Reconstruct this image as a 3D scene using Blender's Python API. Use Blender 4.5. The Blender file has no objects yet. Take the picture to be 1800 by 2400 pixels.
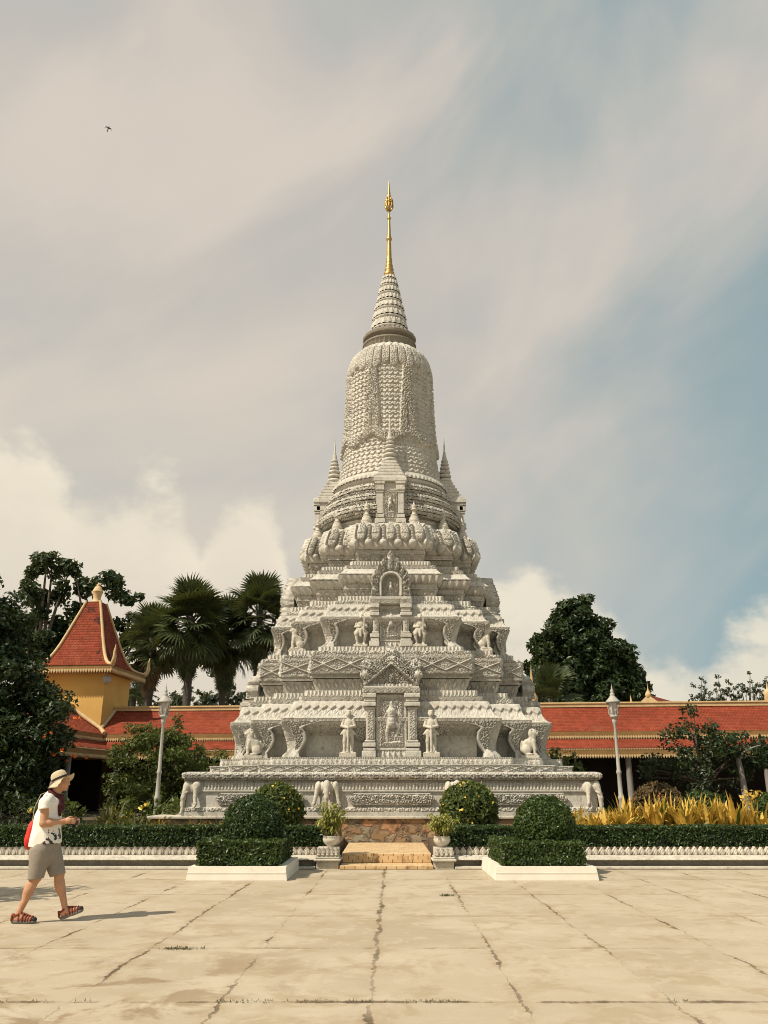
import bpy, math, random
import numpy as np
from mathutils import Vector, Matrix

rng = np.random.default_rng(11)
random.seed(11)
R = math.radians
scene = bpy.context.scene
COL = scene.collection

# ------------------------------------------------------------------ camera
cam_d = bpy.data.cameras.new("camera")
cam_d.sensor_fit = 'VERTICAL'
cam_d.sensor_height = 36.0
cam_d.lens = 29.085
cam_d.clip_start = 0.05
cam_d.clip_end = 3000.0
cam = bpy.data.objects.new("camera", cam_d)
COL.objects.link(cam)
cam.location = (0.0, 0.0, 1.5)
cam.rotation_euler = (R(90 + 18.505), 0, 0)
scene.camera = cam

# ------------------------------------------------------------------ sun, sky, exposure
SUN_VEC = Vector((-0.72, -0.50, 1.0)).normalized()      # towards the sun
SUN_ELEV = math.asin(SUN_VEC.z)
SUN_ROT = math.atan2(SUN_VEC.x, SUN_VEC.y)
sun_d = bpy.data.lights.new("sun", 'SUN')
sun_d.energy = 5.0
sun_d.angle = R(0.55)
sun_d.color = (1.0, 0.895, 0.72)
sun = bpy.data.objects.new("sun", sun_d)
COL.objects.link(sun)
sun.rotation_euler = (-SUN_VEC).to_track_quat('-Z', 'Y').to_euler()
sun.location = SUN_VEC * 80

scene.view_settings.view_transform = 'Standard'
scene.view_settings.look = 'None'
scene.view_settings.exposure = 0.10
scene.view_settings.gamma = 1.0
scene.view_settings.use_curve_mapping = False
scene.cycles.max_bounces = 6
scene.cycles.diffuse_bounces = 3
scene.cycles.transparent_max_bounces = 6
scene.cycles.use_adaptive_sampling = True
scene.cycles.adaptive_threshold = 0.02
scene.cycles.use_denoising = True
scene.cycles.pixel_filter_type = 'BLACKMAN_HARRIS'
scene.cycles.filter_width = 1.0


class NT:
    """tiny helper to write node trees"""
    def __init__(self, tree):
        self.t = tree
        self.n = tree.nodes
        self.n.clear()

    def new(self, typ, **kw):
        nd = self.n.new(typ)
        for k, v in kw.items():
            setattr(nd, k, v)
        return nd

    def link(self, a, b):
        self.t.links.new(a, b)

    def put(self, sock, v):
        if v is None:
            return
        if isinstance(v, bpy.types.NodeSocket):
            self.link(v, sock)
        else:
            if isinstance(v, (tuple, list)) and len(v) == 3 and sock.type == 'RGBA':
                v = (*v, 1)
            sock.default_value = v

    def math(self, op, a, b=None, c=None, clamp=False):
        nd = self.new('ShaderNodeMath', operation=op, use_clamp=clamp)
        for i, v in enumerate((a, b, c)):
            self.put(nd.inputs[i], v)
        return nd.outputs[0]

    def vmath(self, op, a, b=None, scale=None):
        nd = self.new('ShaderNodeVectorMath', operation=op)
        self.put(nd.inputs[0], a)
        if b is not None:
            self.put(nd.inputs[1], b)
        if scale is not None:
            self.put(nd.inputs['Scale'], scale)
        return nd.outputs['Value'] if op in ('DOT_PRODUCT', 'LENGTH', 'DISTANCE') else nd.outputs[0]

    def mix(self, f, a, b, blend='MIX'):
        nd = self.new('ShaderNodeMix', data_type='RGBA', blend_type=blend)
        self.put(nd.inputs[0], f)
        self.put(nd.inputs[6], a)
        self.put(nd.inputs[7], b)
        return nd.outputs[2]

    def noise(self, vec, scale, detail=4, rough=0.55, dist=0.0, out=0):
        nd = self.new('ShaderNodeTexNoise')
        if vec is not None:
            self.link(vec, nd.inputs['Vector'])
        nd.inputs['Scale'].default_value = scale
        nd.inputs['Detail'].default_value = detail
        nd.inputs['Roughness'].default_value = rough
        nd.inputs['Distortion'].default_value = dist
        return nd.outputs[out]

    def ramp(self, f, lo, hi, a=0.0, b=1.0, smooth=True):
        nd = self.new('ShaderNodeMapRange', interpolation_type='SMOOTHSTEP' if smooth else 'LINEAR')
        self.put(nd.inputs[0], f)
        for i, v in enumerate((lo, hi, a, b)):
            self.put(nd.inputs[1 + i], v)
        return nd.outputs[0]

    def xyz(self, v):
        nd = self.new('ShaderNodeSeparateXYZ')
        self.link(v, nd.inputs[0])
        return nd.outputs

    def comb(self, x, y, z):
        nd = self.new('ShaderNodeCombineXYZ')
        for i, v in enumerate((x, y, z)):
            self.put(nd.inputs[i], v)
        return nd.outputs[0]

    def coord(self, which='Object'):
        return self.new('ShaderNodeTexCoord').outputs[which]


# world: physical sky with thin veil cloud and banks of cumulus low on the horizon
world = bpy.data.worlds.new("World")
scene.world = world
world.use_nodes = True
w = NT(world.node_tree)
sky = w.new('ShaderNodeTexSky', sky_type='NISHITA', sun_disc=False)
sky.sun_elevation = SUN_ELEV
sky.sun_rotation = SUN_ROT
sky.air_density = 1.0
sky.dust_density = 2.0
sky.ozone_density = 1.6
dirv = w.vmath('NORMALIZE', w.coord('Generated'))
dx, dy, dz = w.xyz(dirv)
az = w.math('ARCTAN2', dx, dy)
el = w.math('ARCSINE', dz)
# long soft wisps of high veil running up towards the right
ca, sa = math.cos(R(34)), math.sin(R(34))
su = w.math('ADD', w.math('MULTIPLY', az, ca), w.math('MULTIPLY', el, sa))
sv = w.math('SUBTRACT', w.math('MULTIPLY', el, ca), w.math('MULTIPLY', az, sa))
veil = w.noise(w.comb(w.math('MULTIPLY', su, 1.1), w.math('MULTIPLY', sv, 2.5), 4.2), 1.7, 9, 0.50, 0.45)
veil2 = w.noise(w.comb(az, el, 1.7), 2.6, 4, 0.5, 0.3)
cover = w.math('ADD', w.math('MULTIPLY', veil, 0.60), w.math('MULTIPLY', veil2, 0.40))
east = w.ramp(w.math('ADD', az, w.math('MULTIPLY', el, 0.12)), 0.02, 0.55)
vm = w.ramp(w.math('SUBTRACT', cover, w.math('MULTIPLY', east, 0.17)), 0.25, 0.60)
SKY_K = 0.10
base = w.mix(1.0, sky.outputs[0], (SKY_K * 0.72, SKY_K * 0.95, SKY_K * 0.92), 'MULTIPLY')
base = w.mix(0.80, base, w.mix(east, (0.455, 0.475, 0.448), (0.205, 0.345, 0.385)))
veil_col = w.mix(w.ramp(veil, 0.36, 0.66), (0.530, 0.485, 0.435), (0.635, 0.560, 0.490))
low = w.ramp(el, 0.16, 0.62)
veil_col = w.mix(low, w.mix(0.6, veil_col, (0.70, 0.62, 0.51)), veil_col)
col = w.mix(w.math('MULTIPLY', vm, 0.95), base, veil_col)
col = w.mix(0.15, col, (0.700, 0.640, 0.555))
# cumulus: tops follow a few swells along the horizon, ragged with noise
nv = w.comb(w.math('MULTIPLY', az, 1.0), w.math('MULTIPLY', el, 1.35), 0.37)
puff = w.noise(nv, 7.5, 8, 0.58, 0.15)
puff_fine = w.noise(nv, 22.0, 5, 0.55, 0.0)


def swell(c, width, height):
    d = w.math('DIVIDE', w.math('SUBTRACT', az, c), width)
    return w.math('MULTIPLY', w.math('EXPONENT', w.math('MULTIPLY', w.math('POWER', w.math('ABSOLUTE', d), 3.2), -0.7)), height)


top = None
for c, wd, h in ((-0.47, 0.150, 0.375), (-0.315, 0.130, 0.350), (-0.175, 0.070, 0.362), (-0.85, 0.26, 0.38), (-0.02, 0.14, 0.270), (0.150, 0.095, 0.235), (0.235, 0.075, 0.205),
                 (0.33, 0.09, 0.150), (0.455, 0.120, 0.190), (0.70, 0.20, 0.21), (1.2, 0.4, 0.22), (2.4, 0.6, 0.28), (-1.8, 0.6, 0.33)):
    s = swell(c, wd, h)
    top = s if top is None else w.math('MAXIMUM', top, s)
edge = w.math('ADD', w.math('SUBTRACT', top, el), w.math('MULTIPLY', w.math('SUBTRACT', puff, 0.5), 0.26))
cm = w.ramp(edge, -0.010, 0.048)
cm = w.math('MULTIPLY', cm, w.ramp(puff_fine, 0.10, 0.42, 0.72, 1.0))
shade = w.ramp(w.math('ADD', edge, w.math('MULTIPLY', w.math('SUBTRACT', puff_fine, 0.5), 0.10)), 0.02, 0.22)
ccol = w.mix(shade, (0.860, 0.775, 0.615), (0.700, 0.625, 0.510))
ccol = w.mix(w.ramp(puff, 0.40, 0.62), w.mix(0.4, ccol, (0.68, 0.615, 0.51)), ccol)
col = w.mix(w.math('MULTIPLY', cm, 0.80), col, ccol)
# glowing haze right above the horizon
hz = w.ramp(w.math('ADD', el, w.math('MULTIPLY', az, 0.30)), -0.10, 0.24, 0.62, 0.0)
col = w.mix(hz, col, (0.74, 0.655, 0.53))
bg = w.new('ShaderNodeBackground')
w.link(col, bg.inputs[0])
bg.inputs[1].default_value = 1.0
wo = w.new('ShaderNodeOutputWorld')
w.link(bg.outputs[0], wo.inputs[0])


# ------------------------------------------------------------------ materials
def mat(name, color, rough=0.8, var=0.12, vscale=2.0, bump=0.0, bscale=40.0, metallic=0.0, color2=None, c2=(0.5, 0.7), c2scale=1.2,
        spec=0.3, coat=0.0):
    m = bpy.data.materials.new(name)
    m.use_nodes = True
    n = NT(m.node_tree)
    co = n.coord('Object')
    dark = tuple(c * (1 - var) for c in color)
    lite = tuple(min(1, c * (1 + var)) for c in color)
    c = n.mix(n.ramp(n.noise(co, vscale, 6, 0.6), 0.3, 0.7), dark, lite)
    if color2:
        c = n.mix(n.ramp(n.noise(co, c2scale, 8, 0.65, 0.4), c2[0], c2[1]), c, color2)
    b = n.new('ShaderNodeBsdfPrincipled')
    n.link(c, b.inputs['Base Color'])
    b.inputs['Roughness'].default_value = rough
    b.inputs['Metallic'].default_value = metallic
    b.inputs['Specular IOR Level'].default_value = spec
    if bump:
        bp = n.new('ShaderNodeBump')
        bp.inputs['Strength'].default_value = bump
        bp.inputs['Distance'].default_value = 0.02
        n.link(n.noise(co, bscale, 5, 0.6), bp.inputs['Height'])
        n.link(bp.outputs[0], b.inputs['Normal'])
    o = n.new('ShaderNodeOutputMaterial')
    n.link(b.outputs[0], o.inputs[0])
    return m


def leaf_mat(name, c_dark, c_lite, trans=0.25, rough=0.45, odd=None, odd_amt=0.0, spec=0.4):
    m = bpy.data.materials.new(name)
    m.use_nodes = True
    n = NT(m.node_tree)
    g = n.new('ShaderNodeNewGeometry')
    rnd = g.outputs['Random Per Island']
    big = n.noise(n.coord('Object'), 0.9, 3)
    f = n.math('ADD', n.math('MULTIPLY', rnd, 0.6), n.math('MULTIPLY', big, 0.5))
    c = n.mix(n.ramp(f, 0.15, 0.95, smooth=False), c_dark, c_lite)
    if odd:
        c = n.mix(n.ramp(rnd, 1 - odd_amt - 0.01, 1 - odd_amt), c, odd)
    b = n.new('ShaderNodeBsdfPrincipled')
    n.link(c, b.inputs['Base Color'])
    b.inputs['Roughness'].default_value = rough
    b.inputs['Specular IOR Level'].default_value = spec
    t = n.new('ShaderNodeBsdfTranslucent')
    n.link(n.mix(0.5, c, (0.20, 0.22, 0.03), 'MIX'), t.inputs[0])
    ms = n.new('ShaderNodeMixShader')
    ms.inputs[0].default_value = trans
    n.link(b.outputs[0], ms.inputs[1])
    n.link(t.outputs[0], ms.inputs[2])
    o = n.new('ShaderNodeOutputMaterial')
    n.link(ms.outputs[0], o.inputs[0])
    return m


M = {}


def stone_mat(name, base, stain=0.5, scale=1.0):
    m = bpy.data.materials.new(name)
    m.use_nodes = True
    n = NT(m.node_tree)
    co = n.coord('Object')
    g = n.noise(co, 1.3 * scale, 8, 0.65)
    c = n.mix(n.ramp(g, 0.3, 0.75), tuple(x * 0.86 for x in base), tuple(min(1, x * 1.10) for x in base))
    sx, sy, sz = n.xyz(co)
    drip = n.noise(n.comb(n.math('MULTIPLY', sx, 5.0), n.math('MULTIPLY', sy, 5.0), n.math('MULTIPLY', sz, 0.9)), 1.3, 6, 0.65)
    c = n.mix(n.math('MULTIPLY', n.ramp(drip, 0.52, 0.71), stain * 0.85), c, (0.30, 0.255, 0.19))
    spots = n.noise(co, 4.0 * scale, 7, 0.7)
    c = n.mix(n.math('MULTIPLY', n.ramp(spots, 0.575, 0.72), stain), c, (0.235, 0.205, 0.16))
    crevice_shade = n.noise(co, 24.0, 4, 0.7)  # fine dark mottling painted in place of the carving's crevice shade
    c = n.mix(n.ramp(crevice_shade, 0.47, 0.66, 0, 0.42), c, (0.25, 0.23, 0.19))
    crevice_shade_mid = n.noise(co, 8.0, 6, 0.72, 0.4)  # coarser dark blotches, also painted in for missing crevice shade
    c = n.mix(n.ramp(crevice_shade_mid, 0.50, 0.64, 0, 0.38), c, (0.235, 0.22, 0.19))
    pink = n.noise(co, 0.8, 3)
    c = n.mix(n.ramp(pink, 0.5, 0.75, 0, 0.22), c, (0.52, 0.43, 0.34))
    b = n.new('ShaderNodeBsdfPrincipled')
    n.link(c, b.inputs['Base Color'])
    b.inputs['Roughness'].default_value = 0.88
    b.inputs['Specular IOR Level'].default_value = 0.2
    bp = n.new('ShaderNodeBump')
    bp.inputs['Strength'].default_value = 0.35
    bp.inputs['Distance'].default_value = 0.012
    h = n.math('ADD', n.noise(co, 26.0, 5, 0.65), n.math('MULTIPLY', n.noise(co, 90.0, 2), 0.35))
    n.link(h, bp.inputs['Height'])
    n.link(bp.outputs[0], b.inputs['Normal'])
    o = n.new('ShaderNodeOutputMaterial')
    n.link(b.outputs[0], o.inputs[0])
    return m


STONE = (0.545, 0.528, 0.480)
M['stone'] = stone_mat('carved_stone', STONE, 0.75)
M['stone_dark'] = stone_mat('dark_stone', (0.235, 0.215, 0.18), 1.0)  # same stone in a much darker tone, for the neck ring
M['stone_statue'] = stone_mat('statue_stone', (0.57, 0.535, 0.46), 0.45, 2.0)
M['curb'] = stone_mat('curb_stone', (0.55, 0.51, 0.43), 0.7, 1.3)
M['white_paint'] = mat('white_paint', (0.70, 0.65, 0.56), 0.75, 0.05, 3.0, 0.25, 30, color2=(0.52, 0.45, 0.34), c2=(0.60, 0.80), c2scale=2.5)
M['gold'] = mat('gold', (0.44, 0.285, 0.10), 0.45, 0.10, 3.0, metallic=0.9)
M['roof_tile'] = None
M['yellow_wall'] = mat('yellow_wall', (0.58, 0.355, 0.105), 0.85, 0.06, 0.6, 0.1, 12, color2=(0.50, 0.30, 0.08), c2=(0.62, 0.85), c2scale=0.7)
M['yellow_trim'] = mat('yellow_trim', (0.53, 0.385, 0.205), 0.8, 0.10, 2.5, color2=(0.40, 0.28, 0.14), c2=(0.55, 0.75), c2scale=3.0)
M['ochre'] = mat('ochre_fascia', (0.23, 0.135, 0.05), 0.8, 0.12, 2.0)
M['dark_inside'] = mat('shaded_interior', (0.045, 0.035, 0.028), 0.9, 0.3, 1.0)  # brown murals and plinth, blackened to put the interior's shade into colour
M['grey_column'] = mat('grey_column', (0.24, 0.22, 0.20), 0.8, 0.08, 3.0)
M['lamp_paint'] = mat('lamp_paint', (0.38, 0.365, 0.33), 0.55, 0.08, 6.0, color2=(0.30, 0.26, 0.2), c2=(0.6, 0.8), c2scale=9)
M['glass'] = mat('lamp_glass', (0.55, 0.5, 0.45), 0.15, 0.05, 4.0, spec=0.6)
M['bark'] = mat('bark', (0.105, 0.085, 0.065), 0.9, 0.25, 3.0, 0.6, 14)
M['palm_bark'] = mat('palm_bark', (0.070, 0.062, 0.052), 0.9, 0.2, 4.0, 0.6, 10)
M['soil'] = mat('soil', (0.10, 0.075, 0.05), 0.95, 0.25, 3.0, 0.6, 12)
M['pot'] = mat('glazed_pot', (0.60, 0.55, 0.46), 0.45, 0.06, 4.0, spec=0.5)
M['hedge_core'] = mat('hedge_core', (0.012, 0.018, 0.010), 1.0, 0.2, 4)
M['leaf_hedge'] = leaf_mat('leaf_hedge', (0.012, 0.032, 0.011), (0.060, 0.102, 0.026), 0.18, 0.42)
M['leaf_dome'] = leaf_mat('leaf_dome', (0.018, 0.040, 0.011), (0.080, 0.125, 0.028), 0.2, 0.4)
M['leaf_dark'] = leaf_mat('leaf_dark', (0.008, 0.022, 0.009), (0.032, 0.062, 0.018), 0.18, 0.45)
M['leaf_mid'] = leaf_mat('leaf_mid', (0.032, 0.060, 0.014), (0.135, 0.170, 0.036), 0.3, 0.5)
M['leaf_far'] = leaf_mat('leaf_far', (0.030, 0.045, 0.030), (0.070, 0.090, 0.055), 0.2, 0.6)
M['leaf_palm'] = leaf_mat('leaf_palm', (0.018, 0.034, 0.014), (0.085, 0.105, 0.040), 0.15, 0.45)
M['leaf_dead'] = leaf_mat('leaf_dead', (0.10, 0.065, 0.035), (0.25, 0.17, 0.09), 0.15, 0.8)
M['leaf_gold'] = leaf_mat('leaf_gold', (0.52, 0.30, 0.035), (0.92, 0.66, 0.16), 0.35, 0.45, odd=(0.07, 0.12, 0.02), odd_amt=0.13)
M['leaf_bamboo'] = leaf_mat('leaf_bamboo', (0.20, 0.22, 0.045), (0.50, 0.48, 0.14), 0.35, 0.5)
M['leaf_grass'] = leaf_mat('leaf_grass', (0.030, 0.055, 0.012), (0.120, 0.150, 0.035), 0.3, 0.6)
M['leaf_dry'] = leaf_mat('leaf_dry', (0.075, 0.070, 0.03), (0.16, 0.14, 0.06), 0.3, 0.7)
M['leaf_brown'] = leaf_mat('leaf_brown', (0.060, 0.038, 0.018), (0.16, 0.10, 0.035), 0.2, 0.6)
M['flower_yellow'] = mat('flower_yellow', (0.88, 0.66, 0.13), 0.6, 0.1, 20)
M['flower_orange'] = mat('flower_orange', (0.70, 0.16, 0.03), 0.6, 0.1, 20)


def tile_mat(name, base, dark_patch=0.0):
    """fish-scale clay roof tiles; pattern runs on the object's own coordinates"""
    m = bpy.data.materials.new(name)
    m.use_nodes = True
    n = NT(m.node_tree)
    uv = n.coord('UV')
    u, v, _ = n.xyz(uv)
    row = n.math('FLOOR', n.math('DIVIDE', v, 0.16))
    fu = n.math('FRACT', n.math('ADD', n.math('DIVIDE', u, 0.17), n.math('MULTIPLY', row, 0.5)))
    fv = n.math('FRACT', n.math('DIVIDE', v, 0.16))
    cx = n.math('ABSOLUTE', n.math('SUBTRACT', fu, 0.5))
    tip = n.math('SUBTRACT', fv, n.math('MULTIPLY', n.math('MULTIPLY', cx, cx), 1.8))
    gap = n.ramp(tip, 0.0, 0.16)
    cell = n.new('ShaderNodeTexWhiteNoise', noise_dimensions='3D')
    n.link(n.comb(n.math('FLOOR', n.math('ADD', n.math('DIVIDE', u, 0.17), n.math('MULTIPLY', row, 0.5))), row, 0.0), cell.inputs[0])
    c = n.mix(cell.outputs[0], tuple(x * 0.80 for x in base), tuple(min(1, x * 1.18) for x in base))
    big = n.noise(n.coord('Object'), 0.5, 6, 0.65)
    c = n.mix(n.ramp(big, 0.42, 0.68, 0, 0.6), c, tuple(x * 0.58 for x in base))
    fade = n.noise(n.coord('Object'), 1.3, 6, 0.7, 0.6)
    c = n.mix(n.ramp(fade, 0.52, 0.72, 0, 0.5), c, (base[0] * 1.15, base[1] * 1.9, base[2] * 2.0))
    moss = n.noise(n.comb(n.math('MULTIPLY', u, 2.5), n.math('MULTIPLY', v, 0.5), 2.0), 1.6, 6, 0.7)
    c = n.mix(n.ramp(moss, 0.60, 0.75, 0, 0.55), c, (0.10, 0.045, 0.03))
    if dark_patch:
        dp = n.noise(n.coord('Object'), 1.1, 7, 0.75, 0.5)
        c = n.mix(n.ramp(n.math('ADD', dp, n.math('MULTIPLY', cell.outputs[0], 0.06)), dark_patch, dark_patch + 0.035, 0, 0.85), c, (0.035, 0.02, 0.018))
    c = n.mix(n.math('MULTIPLY', n.math('SUBTRACT', 1.0, gap), 0.45), c, tuple(x * 0.30 for x in base))
    b = n.new('ShaderNodeBsdfPrincipled')
    n.link(c, b.inputs['Base Color'])
    b.inputs['Roughness'].default_value = 0.85
    b.inputs['Specular IOR Level'].default_value = 0.12
    bp = n.new('ShaderNodeBump')
    bp.inputs['Strength'].default_value = 0.8
    bp.inputs['Distance'].default_value = 0.03
    n.link(n.math('MULTIPLY', gap, n.math('SUBTRACT', 1.2, fv)), bp.inputs['Height'])
    n.link(bp.outputs[0], b.inputs['Normal'])
    o = n.new('ShaderNodeOutputMaterial')
    n.link(b.outputs[0], o.inputs[0])
    return m


M['roof_tile'] = tile_mat('roof_tile', (0.245, 0.052, 0.027))
M['roof_tile_patched'] = tile_mat('roof_tile_patched', (0.23, 0.050, 0.026), 0.60)


# ------------------------------------------------------------------ mesh helpers
class MB:
    """collects chunks of vertices and faces, then becomes ONE mesh object"""
    def __init__(self):
        self.V, self.F, self.n = [], [], 0

    def add(self, V, F, mi=0, smooth=False, uv=None):
        V = np.asarray(V, dtype=np.float32).reshape(-1, 3)
        F = np.asarray(F, dtype=np.int64)
        if len(F) == 0:
            return self
        self.V.append(V)
        self.F.append((F + self.n, mi, smooth, uv))
        self.n += len(V)
        return self

    def build(self, name, mats, parent=None):
        me = bpy.data.meshes.new(name)
        V = np.concatenate(self.V)
        me.vertices.add(len(V))
        me.vertices.foreach_set('co', V.ravel())
        nl = sum(f[0].size for f in self.F)
        nf = sum(len(f[0]) for f in self.F)
        me.loops.add(nl)
        me.polygons.add(nf)
        loops = np.concatenate([f[0].ravel() for f in self.F]).astype(np.int32)
        tot = np.concatenate([np.full(len(f[0]), f[0].shape[1]) for f in self.F]).astype(np.int32)
        start = np.concatenate([[0], np.cumsum(tot)[:-1]]).astype(np.int32)
        me.loops.foreach_set('vertex_index', loops)
        me.polygons.foreach_set('loop_start', start)
        me.polygons.foreach_set('loop_total', tot)
        me.polygons.foreach_set('material_index', np.concatenate([np.full(len(f[0]), f[1]) for f in self.F]).astype(np.int32))
        me.polygons.foreach_set('use_smooth', np.concatenate([np.full(len(f[0]), f[2]) for f in self.F]).astype(bool))
        if any(f[3] is not None for f in self.F):
            uvl = me.uv_layers.new(name='UVMap')
            data = np.concatenate([(np.asarray(f[3], dtype=np.float32)[(f[0] - f[0].min()).ravel()] if f[3] is not None
                                    else np.zeros((f[0].size, 2), dtype=np.float32)) for f in self.F])
            uvl.data.foreach_set('uv', data.ravel())
        for m in (mats if isinstance(mats, (list, tuple)) else [mats]):
            me.materials.append(m)
        me.update(calc_edges=True)
        me.validate()
        o = bpy.data.objects.new(name, me)
        COL.objects.link(o)
        if parent:
            o.parent = parent
        return o

    # ---- shapes
    def box(self, x0, x1, y0, y1, z0, z1, mi=0, bev=0.0):
        if bev:
            b = bev
            prof = [(z0, b), (z0 + b, 0), (z1 - b, 0), (z1, b)]
            V = []
            for z, i in prof:
                for (x, y) in ((x0 + i, y0 + b * 0), (x1 - i, y0), (x1, y0 + i), (x1, y1 - i), (x1 - i, y1), (x0 + i, y1), (x0, y1 - i), (x0, y0 + i)):
                    V.append((x, y, z))
            V = [(min(max(v[0], x0 + (p[1])), x1 - p[1]), min(max(v[1], y0 + p[1]), y1 - p[1]), v[2]) for p in prof for v in
                 [(x0 + b, y0, p[0]), (x1 - b, y0, p[0]), (x1, y0 + b, p[0]), (x1, y1 - b, p[0]), (x1 - b, y1, p[0]), (x0 + b, y1, p[0]), (x0, y1 - b, p[0]), (x0, y0 + b, p[0])]]
            F = [[i * 8 + j, i * 8 + (j + 1) % 8, (i + 1) * 8 + (j + 1) % 8, (i + 1) * 8 + j] for i in range(3) for j in range(8)]
            self.add(V, F, mi)
            self.add(V[24:], [[0, 1, 2, 3, 4, 5, 6, 7]], mi)
            self.add(V[:8], [[7, 6, 5, 4, 3, 2, 1, 0]], mi)
            return self
        V = [(x0, y0, z0), (x1, y0, z0), (x1, y1, z0), (x0, y1, z0), (x0, y0, z1), (x1, y0, z1), (x1, y1, z1), (x0, y1, z1)]
        return self.add(V, [[0, 3, 2, 1], [4, 5, 6, 7], [0, 1, 5, 4], [1, 2, 6, 5], [2, 3, 7, 6], [3, 0, 4, 7]], mi)

    def lathe(self, prof, c=(0, 0, 0), seg=24, mi=0, smooth=True, a0=0.0, a1=2 * math.pi, sx=1.0, sy=1.0, rot=0.0, capped=True):
        prof = np.asarray(prof, float)          # (r, z)
        full = abs(a1 - a0 - 2 * math.pi) < 1e-6
        a = np.linspace(a0, a1, seg + (0 if full else 1), endpoint=not full) + rot
        n, k = len(prof), len(a)
        V = np.stack([c[0] + sx * prof[:, 0, None] * np.cos(a), c[1] + sy * prof[:, 0, None] * np.sin(a),
                      c[2] + np.repeat(prof[:, 1, None], k, 1)], -1).reshape(-1, 3)
        i, j = np.meshgrid(np.arange(n - 1), np.arange(k if full else k - 1), indexing='ij')
        j2 = (j + 1) % k
        F = np.stack([i * k + j, i * k + j2, (i + 1) * k + j2, (i + 1) * k + j], -1).reshape(-1, 4)
        self.add(V, F, mi, smooth)
        if full and capped and prof[0, 0] > 1e-4:
            self.add(V[:k], [list(range(k))[::-1]], mi)
        if full and capped and prof[-1, 0] > 1e-4:
            self.add(V[-k:], [list(range(k))], mi)
        return self

    def tube(self, pts, rad, sides=8, mi=0, smooth=True):
        P = np.asarray(pts, float)
        n = len(P)
        r = np.broadcast_to(np.asarray(rad, float), (n,))
        T = np.gradient(P, axis=0)
        T /= np.linalg.norm(T, axis=1, keepdims=True) + 1e-9
        ref = np.array([0, 0, 1.0]) if abs(T[0, 2]) < 0.9 else np.array([1.0, 0, 0])
        A = np.cross(T, ref)
        A /= np.linalg.norm(A, axis=1, keepdims=True) + 1e-9
        B = np.cross(T, A)
        a = np.linspace(0, 2 * math.pi, sides, endpoint=False)
        V = P[:, None] + r[:, None, None] * (A[:, None] * np.cos(a)[None, :, None] + B[:, None] * np.sin(a)[None, :, None])
        i, j = np.meshgrid(np.arange(n - 1), np.arange(sides), indexing='ij')
        j2 = (j + 1) % sides
        F = np.stack([i * sides + j, (i + 1) * sides + j, (i + 1) * sides + j2, i * sides + j2], -1).reshape(-1, 4)
        self.add(V.reshape(-1, 3), F[:, ::-1], mi, smooth)
        self.add(V[0], [list(range(sides))], mi)
        self.add(V[-1], [list(range(sides))[::-1]], mi)
        return self

    def ball(self, c, r, seg=16, mi=0, sq=0.0):
        r = np.broadcast_to(np.asarray(r, float), (3,))
        t = np.linspace(-math.pi / 2, math.pi / 2, seg // 2 + 1)
        V0 = MB().lathe(np.stack([np.cos(t), np.sin(t)], -1), seg=seg, capped=False)
        return self.add(V0.V[0] * r + np.asarray(c), V0.F[0][0], mi, True)

    def prism(self, outline, y0, y1, mi=0):
        """outline in (x, z), extruded from y0 to y1"""
        n = len(outline)
        V = [(x, y0, z) for x, z in outline] + [(x, y1, z) for x, z in outline]
        self.add(V, [[i, (i + 1) % n, n + (i + 1) % n, n + i] for i in range(n)], mi)
        self.add(V, [list(range(n))[::-1]], mi)
        self.add(V, [list(range(n, 2 * n))], mi)
        return self

    def quad(self, a, b, c, d, mi=0, uv=None):
        return self.add([a, b, c, d], [[0, 1, 2, 3]], mi, False, uv)

    def xform(self, fn):
        self.V = [fn(v.astype(np.float64)) for v in self.V]
        return self


def grid_faces(nu, nv):
    i, j = np.meshgrid(np.arange(nu), np.arange(nv), indexing='ij')
    k = nv + 1
    return np.stack([i * k + j, (i + 1) * k + j, (i + 1) * k + j + 1, i * k + j + 1], -1).reshape(-1, 4)


def tag(o, label=None, cat=None, group=None, kind=None):
    for k, v in (('label', label), ('category', cat), ('group', group), ('kind', kind)):
        if v:
            o[k] = v
    return o


def thing(name, label, cat, loc=(0, 0, 0), rz=0.0, group=None):
    o = bpy.data.objects.new(name, None)
    o.empty_display_size = 0.2
    COL.objects.link(o)
    o.location = loc
    o.rotation_euler = (0, 0, rz)
    return tag(o, label, cat, group)


def copy_obj(o, parent=None):
    c = o.copy()
    COL.objects.link(c)
    if parent:
        c.parent = parent
    return c


def copy_tree(o, parent=None):
    c = copy_obj(o, parent)
    for ch in list(o.children):
        copy_tree(ch, c)
    return c


def relabel(o, label):
    o['label'] = label
    return o


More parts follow.
